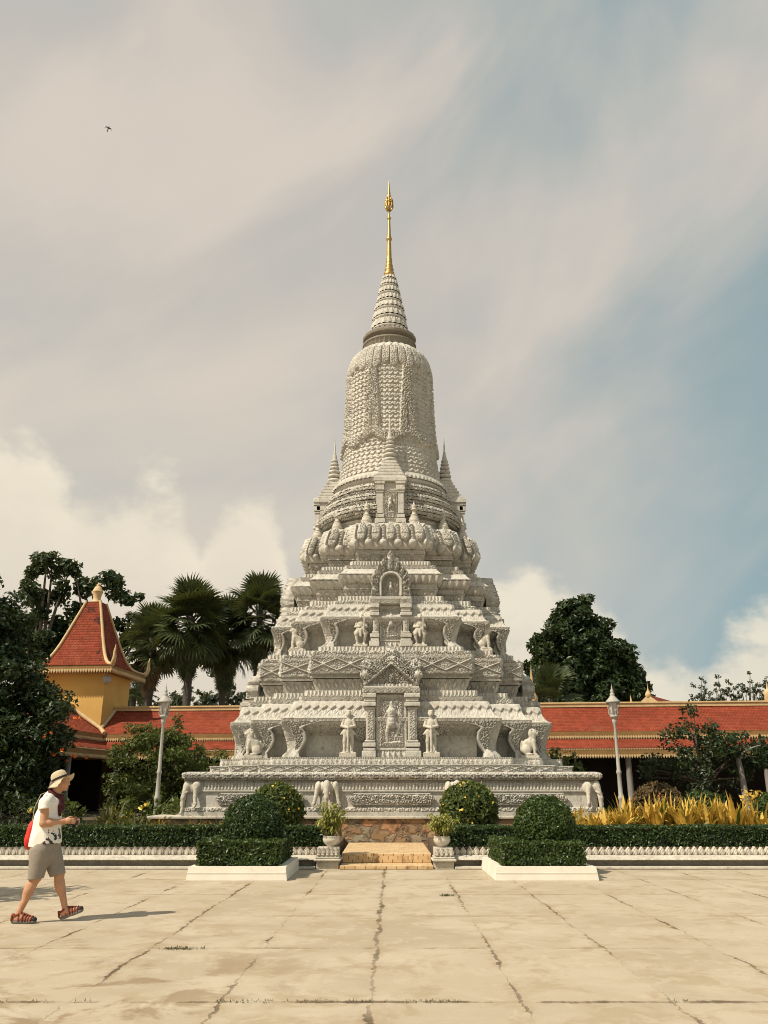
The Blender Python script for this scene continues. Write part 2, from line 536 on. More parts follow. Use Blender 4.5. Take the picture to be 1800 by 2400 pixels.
# ---- implicit surfaces: smooth unions of rounded cones and ellipsoids, meshed as one skin
def sdf_mesh(prims, res, cuts=(), shrink=0.0, pad=0.03):
    """prims: ('c', a, b, ra, rb, k) rounded cone, ('e', centre, radii, k[, rotation matrix]) ellipsoid"""
    lo = np.full(3, 1e9)
    hi = -lo
    for p in prims:
        if p[0] == 'c':
            for q, r in ((p[1], p[3]), (p[2], p[4])):
                lo = np.minimum(lo, np.array(q) - r)
                hi = np.maximum(hi, np.array(q) + r)
        else:
            r = max(p[2])
            lo = np.minimum(lo, np.array(p[1]) - r)
            hi = np.maximum(hi, np.array(p[1]) + r)
    lo -= pad
    hi += pad
    n = np.ceil((hi - lo) / res).astype(int) + 1
    ax = [lo[i] + res * np.arange(n[i]) for i in range(3)]
    D = np.full(n, 10.0, dtype=np.float32)
    for p in prims:
        k = p[5] if p[0] == 'c' else p[3]
        mg = k + 3 * res
        if p[0] == 'c':
            a, b, ra, rb = np.array(p[1], float), np.array(p[2], float), p[3], p[4]
            l2 = np.minimum(a - ra, b - rb) - mg
            h2 = np.maximum(a + ra, b + rb) + mg
        else:
            rr = max(p[2])
            l2, h2 = np.array(p[1]) - rr - mg, np.array(p[1]) + rr + mg
        s = [slice(max(0, int((l2[i] - lo[i]) / res)), min(n[i], int((h2[i] - lo[i]) / res) + 2)) for i in range(3)]
        X, Y, Z = np.meshgrid(*[ax[i][s[i]] for i in range(3)], indexing='ij')
        if p[0] == 'c':
            ab = b - a
            L = ab @ ab + 1e-12
            t = np.clip(((X - a[0]) * ab[0] + (Y - a[1]) * ab[1] + (Z - a[2]) * ab[2]) / L, 0, 1)
            d = np.sqrt((X - a[0] - t * ab[0]) ** 2 + (Y - a[1] - t * ab[1]) ** 2 + (Z - a[2] - t * ab[2]) ** 2) - (ra + (rb - ra) * t)
        else:
            q = np.stack([X - p[1][0], Y - p[1][1], Z - p[1][2]], -1)
            if len(p) > 4:
                q = q @ np.array(p[4])
            r = np.array(p[2], float)
            k0 = np.linalg.norm(q / r, axis=-1)
            k1 = np.linalg.norm(q / (r * r), axis=-1) + 1e-9
            d = k0 * (k0 - 1) / k1
        o = D[s[0], s[1], s[2]]
        if k > 0:
            h = np.maximum(k - np.abs(o - d), 0) / k
            D[s[0], s[1], s[2]] = np.minimum(o, d) - h * h * k * 0.25
        else:
            D[s[0], s[1], s[2]] = np.minimum(o, d)
    D -= shrink
    if cuts:
        X, Y, Z = np.meshgrid(*ax, indexing='ij')
        for fn in cuts:
            D = np.maximum(D, fn(X, Y, Z).astype(np.float32))
    return nets(D, lo, res)


def nets(D, lo, res):
    S = D < 0
    nx, ny, nz = D.shape
    cnt = np.zeros((nx - 1, ny - 1, nz - 1), np.float32)
    acc = np.zeros((nx - 1, ny - 1, nz - 1, 3), np.float32)
    corners = [(i, j, k) for i in (0, 1) for j in (0, 1) for k in (0, 1)]
    for a in corners:
        for axis in range(3):
            if a[axis] == 1:
                continue
            b = list(a)
            b[axis] = 1
            sa = D[a[0]:nx - 1 + a[0], a[1]:ny - 1 + a[1], a[2]:nz - 1 + a[2]]
            sb = D[b[0]:nx - 1 + b[0], b[1]:ny - 1 + b[1], b[2]:nz - 1 + b[2]]
            m = (sa < 0) != (sb < 0)
            t = np.where(m, sa / np.where(m, sa - sb, 1), 0)
            cnt += m
            for d in range(3):
                acc[..., d] += np.where(m, a[d] + (t if d == axis else 0), 0)
    act = cnt > 0
    idx = np.full(cnt.shape, -1, np.int64)
    idx[act] = np.arange(act.sum())
    cell = np.argwhere(act)
    V = lo + res * (cell + acc[act] / cnt[act][:, None])
    F = []
    for axis in range(3):
        sl_a = [slice(None)] * 3
        sl_b = [slice(None)] * 3
        sl_a[axis] = slice(0, -1)
        sl_b[axis] = slice(1, None)
        m = S[tuple(sl_a)] != S[tuple(sl_b)]
        e = np.argwhere(m)
        u, v = (axis + 1) % 3, (axis + 2) % 3
        ok = (e[:, u] > 0) & (e[:, v] > 0) & (e[:, u] < D.shape[u] - 1) & (e[:, v] < D.shape[v] - 1)
        e = e[ok]
        inside = S[e[:, 0], e[:, 1], e[:, 2]]
        q = []
        for du, dv in ((1, 1), (0, 1), (0, 0), (1, 0)):
            c = e.copy()
            c[:, u] -= du
            c[:, v] -= dv
            q.append(idx[c[:, 0], c[:, 1], c[:, 2]])
        q = np.stack(q, -1)
        q[~inside] = q[~inside][:, ::-1]
        F.append(q)
    F = np.concatenate(F)
    return V, F[(F >= 0).all(1)]


def eul(x=0, y=0, z=0):
    from mathutils import Euler
    return np.array(Euler((R(x), R(y), R(z))).to_matrix())


# ------------------------------------------------------------------ carved ornament (heights in 0..1 over a face of length L, band height H)
def sstep(x, a, b):
    t = np.clip((x - a) / (b - a), 0, 1)
    return t * t * (3 - 2 * t)


def hash2(i, j, k=0):
    n = (i.astype(np.int64) * 374761393 + j.astype(np.int64) * 668265263 + k * 974711) & 0x7fffffff
    n = ((n ^ (n >> 13)) * 1274126177) & 0x7fffffff
    return ((n ^ (n >> 16)) & 0xffff) / 65535.0


def cells(S, L, wd):
    n = max(1, int(round(L / wd)))
    q = (S + L / 2) / (L / n)
    i = np.floor(q)
    return q - i - 0.5, i, L / n


def foliage(S, T, q=0.11):
    """curling leaf scrolls"""
    gi, gj = np.floor(S / q), np.floor(T / q)
    best = np.zeros_like(S)
    for di in (-1, 0, 1):
        for dj in (-1, 0, 1):
            ci, cj = gi + di, gj + dj
            cx = (ci + 0.5 + 0.5 * (hash2(ci, cj, 1) - 0.5)) * q
            cy = (cj + 0.5 + 0.5 * (hash2(ci, cj, 2) - 0.5)) * q
            dx, dy = S - cx, T - cy
            r = np.hypot(dx, dy) / q
            th = np.arctan2(dy, dx)
            sg = np.where((ci + cj) % 2 == 0, 1.0, -1.0)
            h = (0.5 + 0.5 * np.cos(2 * np.pi * r * 1.9 - sg * th + 2 * np.pi * hash2(ci, cj, 3))) * np.clip(1.15 - r * 1.1, 0, 1)
            best = np.maximum(best, h)
    return 0.75 * sstep(best, .22, .50) + 0.25 * best


def pat_plain(S, T, L, H, w):
    return np.zeros_like(S)


def pat_foliage(S, T, L, H, w):
    return foliage(S, T, w) * sstep(np.minimum(T, H - T), 0, 0.015)


def pat_petal(S, T, L, H, w):
    """upright lotus petals with a second row peeping out between them"""
    u, i, cw = cells(S, L, w)
    v = T / H
    hw = 0.47 * np.sqrt(np.clip(1 - np.clip((v - 0.25) / 0.75, 0, 1) ** 1.7, 0, 1)) * (0.80 + 0.20 * np.sin(np.pi * np.clip(v * 1.3, 0, 1)))
    d = hw - np.abs(u)
    h = sstep(d, 0, 0.10) * (0.62 + 0.38 * np.cos(np.pi * u))
    h -= 0.30 * np.exp(-((d - 0.16) / 0.035) ** 2) * (d > 0)
    h += 0.22 * np.exp(-(u / 0.05) ** 2) * (v < 0.75)
    u2, i2, _ = cells(S + cw * 0.5, L, w)
    b = 0.35 * sstep(0.30 * np.sqrt(np.clip(1 - v ** 2, 0, 1)) - np.abs(u2), 0, 0.08)
    return np.maximum(h, b)


def pat_hang(S, T, L, H, w):
    return pat_petal(S, H - T, L, H, w)


def pat_crest(S, T, L, H, w):
    """row of little leaf-shaped merlons over a bead line"""
    u, i, cw = cells(S, L, w)
    v = T / H
    hw = 0.46 * np.clip(1.15 - v, 0, 1) ** 0.6
    d = hw - np.abs(u)
    h = sstep(d, 0, 0.12) * (0.7 + 0.3 * np.cos(2 * np.pi * u * 2)) * (v > 0.22)
    ub, _, _ = cells(S, L, w * 0.5)
    h = np.maximum(h, (v <= 0.22) * (0.5 + 0.4 * np.cos(2 * np.pi * ub)))
    return h


def pat_beads(S, T, L, H, w):
    u, i, cw = cells(S, L, w)
    v = (T / H - 0.5)
    r = np.hypot(u / 0.46, v / 0.46)
    return np.sqrt(np.clip(1 - r * r, 0, 1))


def pat_lozenge(S, T, L, H, w):
    """small running lozenges"""
    u, i, cw = cells(S, L, w)
    v = T / H - 0.5
    d = np.abs(u) + np.abs(v)
    h = sstep(0.47 - d, 0, 0.05) * 0.9 - 0.6 * sstep(0.30 - d, 0, 0.05) + 0.55 * sstep(0.13 - d, 0, 0.06)
    corner = 0.45 * sstep(d - 0.58, 0, 0.08) * (np.abs(np.sin(3 * np.pi * u)))
    return np.maximum(h, corner) * sstep(np.minimum(T, H - T), 0, 0.012) + 0.5 * (np.minimum(T, H - T) < 0.012)


def pat_xfrieze(S, T, L, H, w):
    """big crossing bands with rosettes and leaves between"""
    u, i, cw = cells(S, L, w)
    v = T / H - 0.5
    d = np.abs(np.abs(u) * 1.02 - np.abs(v))
    band = sstep(0.075 - d, 0, 0.03) * 1.05
    leaf = 0.62 * foliage(S, T - H / 2, H * 0.30) * sstep(d, 0.09, 0.14)
    r = np.hypot(u * cw, v * H) / H
    ros = sstep(0.17 - r, 0, 0.05) * (0.75 + 0.25 * np.cos(np.arctan2(v * H, u * cw) * 8))
    return np.maximum(np.maximum(band, leaf), ros)


def pat_colon(S, T, L, H, w):
    u, i, cw = cells(S, L, w)
    v = T / H
    body = np.sqrt(np.clip(1 - (np.abs(u) / 0.42) ** 2, 0, 1))
    bulge = 0.6 + 0.4 * np.abs(np.sin(np.pi * v * 2.5 + 0.4))
    return body * bulge


def pat_leafroll(S, T, L, H, w):
    """overlapping slanted leaves wrapped round a moulding"""
    v = T / H
    sg = np.where(S > 0, 1.0, -1.0)
    q = (np.abs(S) + v * w * 1.2) / w
    u = q - np.floor(q)
    h = u * (0.6 + 0.4 * np.sin(np.pi * v)) * sstep(u, 0, 0.12)
    h2 = 0.65 * foliage(S, T, w * 0.6)
    return np.clip(0.32 * h + h2, 0, 1)


def pat_chevron(S, T, L, H, w):
    """stucco roof: saw-tooth hem near the top, linked lozenges below"""
    u, i, cw = cells(S, L, w)
    v = T / H
    saw = 0.80 - 0.16 * (1 - 2 * np.abs(u))
    h = 1.0 * sstep(v - saw, -0.02, 0.015) * (v < 0.97)
    h += 0.35 * sstep(0.02 - np.abs(v - saw + 0.05), 0, 0.02)
    u2, _, _ = cells(S, L, w * 0.5)
    d = np.abs(u) + np.abs(v - 0.40) * 1.1
    h = np.maximum(h, 0.5 * sstep(0.045 - np.abs(d - 0.40), 0, 0.03))
    h = np.maximum(h, 0.38 * sstep(0.16 - d, 0, 0.05))
    h = np.maximum(h, 0.35 * sstep(0.05 - np.abs(np.abs(u) - 0.47), 0, 0.03) * (v < 0.62))
    return h * sstep(v, 0.08, 0.16)


def pat_niches(S, T, L, H, w):
    """pointed leaf niches side by side"""
    u, i, cw = cells(S, L, w)
    v = T / H
    hw = 0.42 * np.clip(1 - np.abs(v - 0.42) / 0.52, 0, 1) ** 0.7
    d = hw - np.abs(u)
    h = 0.8 * sstep(0.06 - np.abs(d - 0.06), 0, 0.05) + 0.75 * sstep(d - 0.20, 0, 0.08)
    h = np.maximum(h, 0.45 * sstep(0.06 - np.abs(np.abs(u) - 0.48), 0, 0.05))
    h = np.maximum(h, 0.8 * (v > 0.93))
    return h


def pat_lotus(S, T, L, H, w):
    """large cushion of lotus leaves: tall figures above, knobs between them below"""
    u, i, cw = cells(S, L, w)
    v = T / H
    d = 0.33 * np.sqrt(np.clip(1 - (np.abs(v - 0.62) / 0.36) ** 3, 0, 1)) - np.abs(u)
    fig = sstep(d, 0, 0.10) * (0.70 + 0.30 * np.cos(np.pi * u))
    fig -= 0.30 * np.exp(-(((v - 0.50) / 0.02) ** 2)) * (d > 0.05)
    fig += 0.18 * foliage(S, T, cw * 0.22) * (d > 0.03)
    uk, _, _ = cells(S + cw / 2, L, w)
    r = np.hypot(uk * cw / (0.34 * cw), (v - 0.17) * H / (0.36 * cw))
    knob = 1.1 * np.sqrt(np.clip(1 - r * r, 0, 1))
    post = sstep(0.11 - np.abs(uk), 0, 0.05) * (v > 0.25) * (v < 0.93) * (0.6 + 0.2 * np.cos(2 * np.pi * v * 9))
    tip = 0.7 * sstep(0.20 * np.clip((1.0 - v) / 0.14, 0, 1) - np.abs(uk), 0, 0.06) * (v > 0.86)
    return np.maximum.reduce([fig, knob, post, tip])


def pat_bud(S, T, L, H, w):
    """beaded rim over leaf buds set in foliage"""
    v = T / H
    h = 0.55 * pat_petal(S, np.clip(T / .72, 0, H), L, H, w) * (v < .72) + 0.40 * foliage(S, T, .07)
    return np.where(v >= .74, 0.85 * pat_beads(S, (T - .74 * H) / .26 * H, L, H, w * .5) + 0.15, np.clip(h, 0, 1))


PAT = dict(bud=pat_bud, plain=pat_plain, foliage=pat_foliage, petal=pat_petal, hang=pat_hang, crest=pat_crest, beads=pat_beads, lozenge=pat_lozenge,
           xfrieze=pat_xfrieze, colon=pat_colon, leafroll=pat_leafroll, chevron=pat_chevron, niches=pat_niches, lotus=pat_lotus)


def tier(rings, fine=0.014):
    """rings: (z, c1, a2, a1[, (pattern, amplitude, width[, exponent])]) - the pattern belongs to the band from this ring up to the next"""
    mb = MB()
    for a, b in zip(rings[:-1], rings[1:]):
        spec = a[4] if len(a) > 4 else None
        for q in range(4):
            def pts(r):
                c, m, s = r[1], r[2], r[3]
                return [(-c, -s), (c, -s), (c, -m), (m, -m), (m, -c), (s, -c)]
            pa, pb = pts(a), pts(b)
            ang = q * math.pi / 2
            ca, sa = round(math.cos(ang)), round(math.sin(ang))
            for e in range(5):
                A0, A1, B0, B1 = map(np.array, (pa[e], pa[e + 1], pb[e], pb[e + 1]))
                L = 0.5 * (np.linalg.norm(A1 - A0) + np.linalg.norm(B1 - B0))
                if L < 0.02:
                    continue
                off = np.linalg.norm(0.5 * (B0 + B1) - 0.5 * (A0 + A1))
                H = math.hypot(b[0] - a[0], off)
                if H < 1e-4:
                    continue
                nrm = (q + (1 if e in (1, 3) else 0)) % 4
                if spec is None:
                    nu = nv = 1
                else:
                    res = (fine, fine * 1.7, 0.10, fine * 1.7)[nrm]
                    nu, nv = max(2, int(L / res)), max(3, int(H / res))
                u = np.linspace(0, 1, nu + 1)[:, None]
                v = np.linspace(0, 1, nv + 1)[None, :]
                ex = spec[3] if spec and len(spec) > 3 else 1.0
                vz = v ** ex
                x = ((A0[0] + (A1[0] - A0[0]) * u) * (1 - v) + (B0[0] + (B1[0] - B0[0]) * u) * v)
                y = ((A0[1] + (A1[1] - A0[1]) * u) * (1 - v) + (B0[1] + (B1[1] - B0[1]) * u) * v)
                z = np.broadcast_to(a[0] + (b[0] - a[0]) * vz, x.shape)
                P = np.stack([x, y, z], -1)
                if spec and spec[1]:
                    S = np.broadcast_to((u - 0.5) * L, x.shape)
                    T = np.broadcast_to(v * H, x.shape)
                    h = PAT[spec[0]](S, T, L, H, spec[2]) * spec[1] * 2.1
                    edge = np.minimum(np.minimum(u, 1 - u) * L, 9)
                    h = h * sstep(np.broadcast_to(edge, x.shape), 0.0, 0.03)
                    dU = np.gradient(P, axis=0)
                    dV = np.gradient(P, axis=1)
                    N = np.cross(dU, dV)
                    N /= np.linalg.norm(N, axis=-1, keepdims=True) + 1e-9
                    P = P + N * h[..., None]
                P = P.reshape(-1, 3)
                P = np.stack([P[:, 0] * ca - P[:, 1] * sa, P[:, 0] * sa + P[:, 1] * ca, P[:, 2]], -1)
                mb.add(P, grid_faces(nu, nv), 0, spec is not None)
    return mb


def turned(rings, seg=360, fine=0.016):
    """round mouldings: rings (z, r[, (pattern, amplitude, width[, exponent])])"""
    mb = MB()
    for a, b in zip(rings[:-1], rings[1:]):
        spec = a[2] if len(a) > 2 else None
        H = math.hypot(b[0] - a[0], b[1] - a[1])
        rm = 0.5 * (a[1] + b[1])
        if H < 1e-4:
            continue
        L = 2 * math.pi * rm
        nu = int(min(1000, max(48, L / fine))) if spec else 72
        nv = max(2, int(H / fine)) if spec else 1
        th = np.linspace(-math.pi, math.pi, nu + 1)[:, None]
        v = np.linspace(0, 1, nv + 1)[None, :]
        ex = spec[3] if spec and len(spec) > 3 else 1.0
        r = a[1] + (b[1] - a[1]) * v
        z = a[0] + (b[0] - a[0]) * v ** ex
        h = 0
        if spec and spec[1]:
            S = np.broadcast_to(th / (2 * math.pi) * L, (nu + 1, nv + 1))
            h = PAT[spec[0]](S, np.broadcast_to(v * H, S.shape), L, H, spec[2]) * spec[1] * 1.75
            h[-1] = h[0]
        dr, dz = b[1] - a[1], b[0] - a[0]
        nr, nz = dz / H, -dr / H
        P = np.stack([(r + nr * h) * np.sin(th), -(r + nr * h) * np.cos(th), np.broadcast_to(z, (nu + 1, nv + 1)) + nz * h], -1)
        mb.add(P.reshape(-1, 3), grid_faces(nu, nv), 0, True)
    return mb


def plate(mask, height, x0, x1, z0, z1, res, thick, lean=None):
    """carved slab: front relief over mask(x,z) > 0, straight sides, flat back. Local: x across, -y outward, z up."""
    nx, nz = max(2, int((x1 - x0) / res)), max(2, int((z1 - z0) / res))
    X, Z = np.meshgrid(np.linspace(x0, x1, nx + 1), np.linspace(z0, z1, nz + 1), indexing='ij')
    m = mask(X, Z) > 0
    h = height(X, Z) * 1.55
    cellm = m[:-1, :-1] & m[1:, :-1] & m[1:, 1:] & m[:-1, 1:]
    off = lean(X, Z) if lean is not None else 0.0
    front = np.stack([X, off - h, Z], -1).reshape(-1, 3)
    back = np.stack([X, off + thick + 0 * X, Z], -1).reshape(-1, 3)
    F = grid_faces(nx, nz)[cellm.ravel()]
    nb = len(front)
    mb = MB()
    used = np.unique(F)
    remap = np.full(nb, -1)
    remap[used] = np.arange(len(used))
    Ff = remap[F]
    V = np.concatenate([front[used], back[used]])
    nu = len(used)
    mb.add(V, Ff, 0, True)
    mb.add(V, Ff[:, ::-1] + nu, 0, False)
    e = np.concatenate([Ff[:, [0, 1]], Ff[:, [1, 2]], Ff[:, [2, 3]], Ff[:, [3, 0]]])
    key = e[:, 0].astype(np.int64) * nu + e[:, 1]
    rev = e[:, 1].astype(np.int64) * nu + e[:, 0]
    bd = e[~np.isin(key, rev)]
    mb.add(V, np.stack([bd[:, 1], bd[:, 0], bd[:, 0] + nu, bd[:, 1] + nu], -1), 0, False)
    return mb


def capsule2(X, Z, a, b, ra, rb):
    ax, az = a
    bx, bz = b
    dx, dz = bx - ax, bz - az
    t = np.clip(((X - ax) * dx + (Z - az) * dz) / (dx * dx + dz * dz + 1e-12), 0, 1)
    r = ra + (rb - ra) * t
    d = np.hypot(X - ax - t * dx, Z - az - t * dz) / r
    return np.sqrt(np.clip(1 - d * d, 0, 1)) * r


def figure_relief(X, Z, s=1.0, ox=0.0, oz=0.0):
    """striding crowned guardian with a raised club, in low relief (height about 1.05*s)"""
    P = [((0, .62), (0, .80), .085, .105), ((0, .90), (0, .93), .062, .055), ((0, .97), (0, 1.10), .05, .008),
         ((-.09, .82), (-.17, .66), .036, .030), ((-.17, .66), (-.06, .56), .030, .026),
         ((.09, .82), (.18, .70), .036, .030), ((.18, .70), (.17, .86), .028, .024), ((.17, .62), (.17, 1.02), .014, .014),
         ((-.03, .58), (-.11, .34), .068, .050), ((-.11, .34), (-.09, .12), .046, .032), ((-.14, .10), (-.03, .10), .03, .03),
         ((.04, .58), (.17, .44), .068, .054), ((.17, .44), (.11, .25), .046, .034), ((.07, .23), (.22, .23), .028, .026),
         ((0, .60), (0, .53), .105, .115), ((.0, .52), (.02, .36), .03, .02), ((.02, .10), (.19, .12), .045, .04)]
    h = np.zeros_like(X)
    for a, b, ra, rb in P:
        h = np.maximum(h, capsule2((X - ox) / s, (Z - oz) / s, a, b, ra, rb))
    return h


# ------------------------------------------------------------------ the stupa
SX, SY = 0.2, 27.3
stupa = thing('stupa', 'tall carved white stone stupa with a golden spire on a stepped platform', 'stupa', (SX, SY, 0))
ST = M['stone']


def spart(mb, name, m=None, parent=None):
    return mb.build(name, m or ST, parent or stupa)


# retaining plinth of rubble masonry (its own wall), then platform
def sq(z, wd, spec=None):
    return (z, wd, wd, wd, spec) if spec else (z, wd, wd, wd)


P_ = [sq(.86, 5.27, ('plain', 0, 1)), sq(.95, 5.28), sq(.955, 5.25, ('foliage', .022, .12)), sq(1.06, 5.225), sq(1.072, 5.19), sq(1.435, 5.185),
      sq(1.44, 5.235), sq(1.478, 5.235), sq(1.482, 5.19, ('colon', .022, .085)), sq(1.65, 5.19), sq(1.653, 5.15), sq(1.728, 5.15),
      sq(1.732, 5.22, ('leafroll', .020, .16)), sq(1.765, 5.295, ('leafroll', .022, .16)), sq(1.83, 5.315, ('leafroll', .022, .16)),
      sq(1.885, 5.28), sq(1.912, 5.20), sq(1.916, 4.4)]
spart(tier(P_, 0.016), 'platform')

# carved hexagonal cartouches on the platform wall
def cartouche(L, H):
    def mask(x, z):
        return np.minimum(H / 2 - np.abs(z), L / 2 - np.abs(x) - np.abs(z) * 1.0)

    def hgt(x, z):
        d = mask(x, z)
        return .012 + .045 * sstep(d, 0, .02) * (1 - .55 * sstep(d, .025, .05)) + .05 * foliage(x, z, .085) * sstep(d, .045, .06)
    return plate(mask, hgt, -L / 2, L / 2, -H / 2, H / 2, 0.014, 0.05)


for L, xs in ((2.25, (0.0,)), (2.35, (-3.3, 3.3))):
    mb0 = cartouche(L, .31)
    for q in range(4):
        for x in xs:
            pl = spart(MB().add(mb0.V[0], np.concatenate([f[0] for f in mb0.F[:1]]), 0, True) if False else mb0, 'cartouche') if (q == 0 and x == xs[0]) else copy_obj(pl, stupa)
            a = q * math.pi / 2
            pl.location = (x * math.cos(a) + 5.20 * math.sin(a), x * math.sin(a) - 5.20 * math.cos(a), 1.255)
            pl.rotation_euler = (0, 0, a)

# terrace of two stepped bands
T_ = [(1.912, 3.42, 4.305, 4.977, ('xfrieze', .024, .48)), (2.075, 3.42, 4.305, 4.977), (2.078, 3.47, 4.35, 5.02), (2.098, 3.47, 4.35, 5.02), (2.10, 3.17, 4.08, 4.77),
      (2.105, 3.15, 4.055, 4.761, ('bud', .022, .125)), (2.285, 3.15, 4.055, 4.761), (2.287, 1.6, 2.6, 3.4)]
spart(tier(T_), 'terrace')


def o3(z, base, off, spec=None):
    t = (z, base[0] + off, base[1] + off, base[2] + off)
    return t + (spec,) if spec else t


E1 = (2.93, 3.862, 4.582)
E2 = (2.024, 2.934, 3.650)
# lower storey: recessed plain wall, carved cove, fascia, curved stucco roof
W1 = [o3(2.286, E1, -.62, ('plain', 0, 1)), o3(2.92, E1, -.60)]
spart(tier(W1), 'lower_wall')
C1 = [o3(2.92, E1, -.60, ('foliage', .035, .11)), o3(3.03, E1, -.46, ('foliage', .05, .11)), o3(3.16, E1, -.13, ('beads', .03, .06)), o3(3.205, E1, -.03),
      o3(3.21, E1, -.035), o3(3.225, E1, -.005, ('lozenge', .012, .11)), o3(3.30, E1, .01), o3(3.318, E1, 0), o3(3.322, E1, -.04, ('chevron', .026, .235, 1.7)),
      (3.765, 2.60, 3.55, 4.28), (3.77, 2.44, 3.38, 4.11)]
spart(tier(C1), 'lower_roof')
B1 = [(3.768, 2.49, 3.43, 4.16, ('lozenge', .025, .19)), (3.915, 2.49, 3.43, 4.16), (3.92, 2.38, 3.31, 4.03), (3.922, 2.36, 3.296, 4.01, ('crest', .021, .105)),
      (4.085, 2.36, 3.296, 4.01), (4.09, 2.0, 2.9, 3.6)]
spart(tier(B1), 'crest_band')
N1 = [(4.088, 2.08, 3.01, 3.71, ('niches', .03, .24, 0.75)), (4.44, 2.20, 3.13, 3.83), (4.445, 2.25, 3.18, 3.88, ('beads', .015, .07)), (4.485, 2.25, 3.18, 3.88), (4.488, 2.20, 3.13, 3.83),
      (4.56, 2.215, 3.145, 3.845), (4.565, 2.285, 3.2, 3.935, ('leafroll', .022, .10)), (4.645, 2.295, 3.21, 3.95), (4.65, 2.28, 3.19, 3.93, ('xfrieze', .035, .74)),
      (4.985, 2.28, 3.19, 3.93), (4.99, 2.295, 3.21, 3.95, ('leafroll', .022, .10)), (5.085, 2.295, 3.21, 3.95), (5.09, 2.22, 3.134, 3.873, ('foliage', .03, .10)),
      (5.205, 2.215, 3.13, 3.87), (5.21, 2.05, 2.97, 3.71), (5.215, 2.032, 2.961, 3.70, ('crest', .021, .105)), (5.35, 2.032, 2.961, 3.70), (5.355, 1.1, 2.0, 2.8)]
spart(tier(N1), 'frieze_block')

W2 = [o3(5.35, E2, -.52, ('plain', 0, 1)), o3(5.90, E2, -.50)]
spart(tier(W2), 'upper_wall')
C2 = [o3(5.90, E2, -.50, ('foliage', .03, .10)), o3(5.99, E2, -.38, ('foliage', .045, .10)), o3(6.10, E2, -.11, ('beads', .03, .055)), o3(6.14, E2, -.03),
      o3(6.145, E2, -.03), o3(6.155, E2, -.005, ('leafroll', .012, .08)), o3(6.225, E2, .01), o3(6.243, E2, 0), o3(6.246, E2, -.04, ('chevron', .024, .21, 1.7)),
      (6.63, 1.79, 2.69, 3.40), (6.634, 1.6, 2.5, 3.2)]
spart(tier(C2), 'upper_roof')
B2 = [(6.632, 1.665, 2.56, 3.285, ('foliage', .025, .09)), (6.77, 1.665, 2.56, 3.285), (6.775, 1.55, 2.45, 3.15), (6.777, 1.53, 2.43, 3.135, ('crest', .021, .098)),
      (6.945, 1.53, 2.43, 3.135), (6.95, 1.2, 2.1, 2.8)]
spart(tier(B2), 'crest_band')
N2 = [(6.948, 1.305, 2.19, 2.89, ('niches', .03, .20, 0.75)), (7.18, 1.385, 2.265, 2.97), (7.185, 1.42, 2.30, 3.0), (7.215, 1.42, 2.30, 3.0), (7.22, 1.375, 2.255, 2.96, ('foliage', .012, .09)),
      (7.36, 1.385, 2.265, 2.97), (7.365, 1.41, 2.29, 3.0, ('hang', .03, .2, 1.4)), (7.60, 1.54, 2.455, 3.13), (7.605, 1.555, 2.475, 3.145, ('leafroll', .012, .07)), (7.64, 1.555, 2.475, 3.145),
      (7.645, 1.54, 2.46, 3.13, ('plain', 0, 1, 1.4)), (7.82, 1.385, 2.31, 2.97), (7.825, 1.36, 2.25, 2.90, ('lozenge', .025, .15)), (7.955, 1.36, 2.25, 2.90), (7.96, 1.22, 2.14, 2.80),
      (7.962, 1.2, 2.12, 2.782, ('crest', .021, .09)), (8.11, 1.2, 2.12, 2.782), (8.115, .8, 1.7, 2.4)]
spart(tier(N2), 'flared_tier')
N3 = [(8.113, .965, 1.86, 2.53, ('niches', .03, .17, 0.75)), (8.36, 1.05, 1.955, 2.63), (8.365, 1.08, 1.985, 2.66), (8.395, 1.08, 1.985, 2.66), (8.40, 1.05, 1.955, 2.63, ('foliage', .015, .08)),
      (8.51, 1.06, 1.965, 2.64), (8.515, 1.09, 2.0, 2.68)]
spart(tier(N3), 'lotus_neck')
# cushion of big lotus leaves, bulging
LO = []
for t in np.linspace(0, 1, 2):
    LO.append((8.515 + .89 * t, 1.10 - .03 * t, 2.0 - .07 * t, 2.70 - .10 * t))


def bulged(rings, amp):
    mb = tier(rings, 0.013)
    z0, z1 = rings[0][0], rings[-1][0]

    def f(v):
        t = np.clip((v[:, 2] - z0) / (z1 - z0), 0, 1)
        b = amp * np.sin(np.pi * np.clip(t, 0, 1) ** 0.62)
        m = np.maximum(np.abs(v[:, 0]), np.abs(v[:, 1])) + 1e-6
        # push outwards along both axes in proportion
        v = v.copy()
        v[:, 0] *= 1 + b / m * (0.9)
        v[:, 1] *= 1 + b / m * (0.9)
        return v
    return mb.xform(f)


LOR = [LO[0] + (('lotus', .085, .40),), LO[1], (LO[1][0] + .004, .7, 1.5, 2.2)]
spart(bulged(LOR, .125), 'lotus_crown')

# drum with three garlanded rings, then the bell
DR = [(9.40, 2.30), (9.62, 2.16), (9.66, 2.2), (9.70, 2.24), (9.74, 2.14), (9.80, 2.14)]


def torus(zc, r, tr):
    out = []
    for k in range(6):
        a = -math.pi / 2 + math.pi * k / 5
        out.append((zc + tr * math.sin(a), r - tr * .8 + tr * math.cos(a), ('leafroll', .05, .15)))
    return out


DR += torus(9.97, 2.42, .165) + [(10.14, 2.10), (10.22, 2.10)] + torus(10.38, 2.26, .16) + [(10.545, 1.98), (10.62, 1.97)] + torus(10.78, 2.10, .15) + \
    [(10.94, 1.88), (11.08, 1.86), (11.12, 1.93), (11.2, 1.975, ('petal', .03, .15)), (11.34, 1.96, ('plain', 0, 1)), (11.44, 1.90), (11.46, 1.84)]
spart(turned(DR), 'drum')

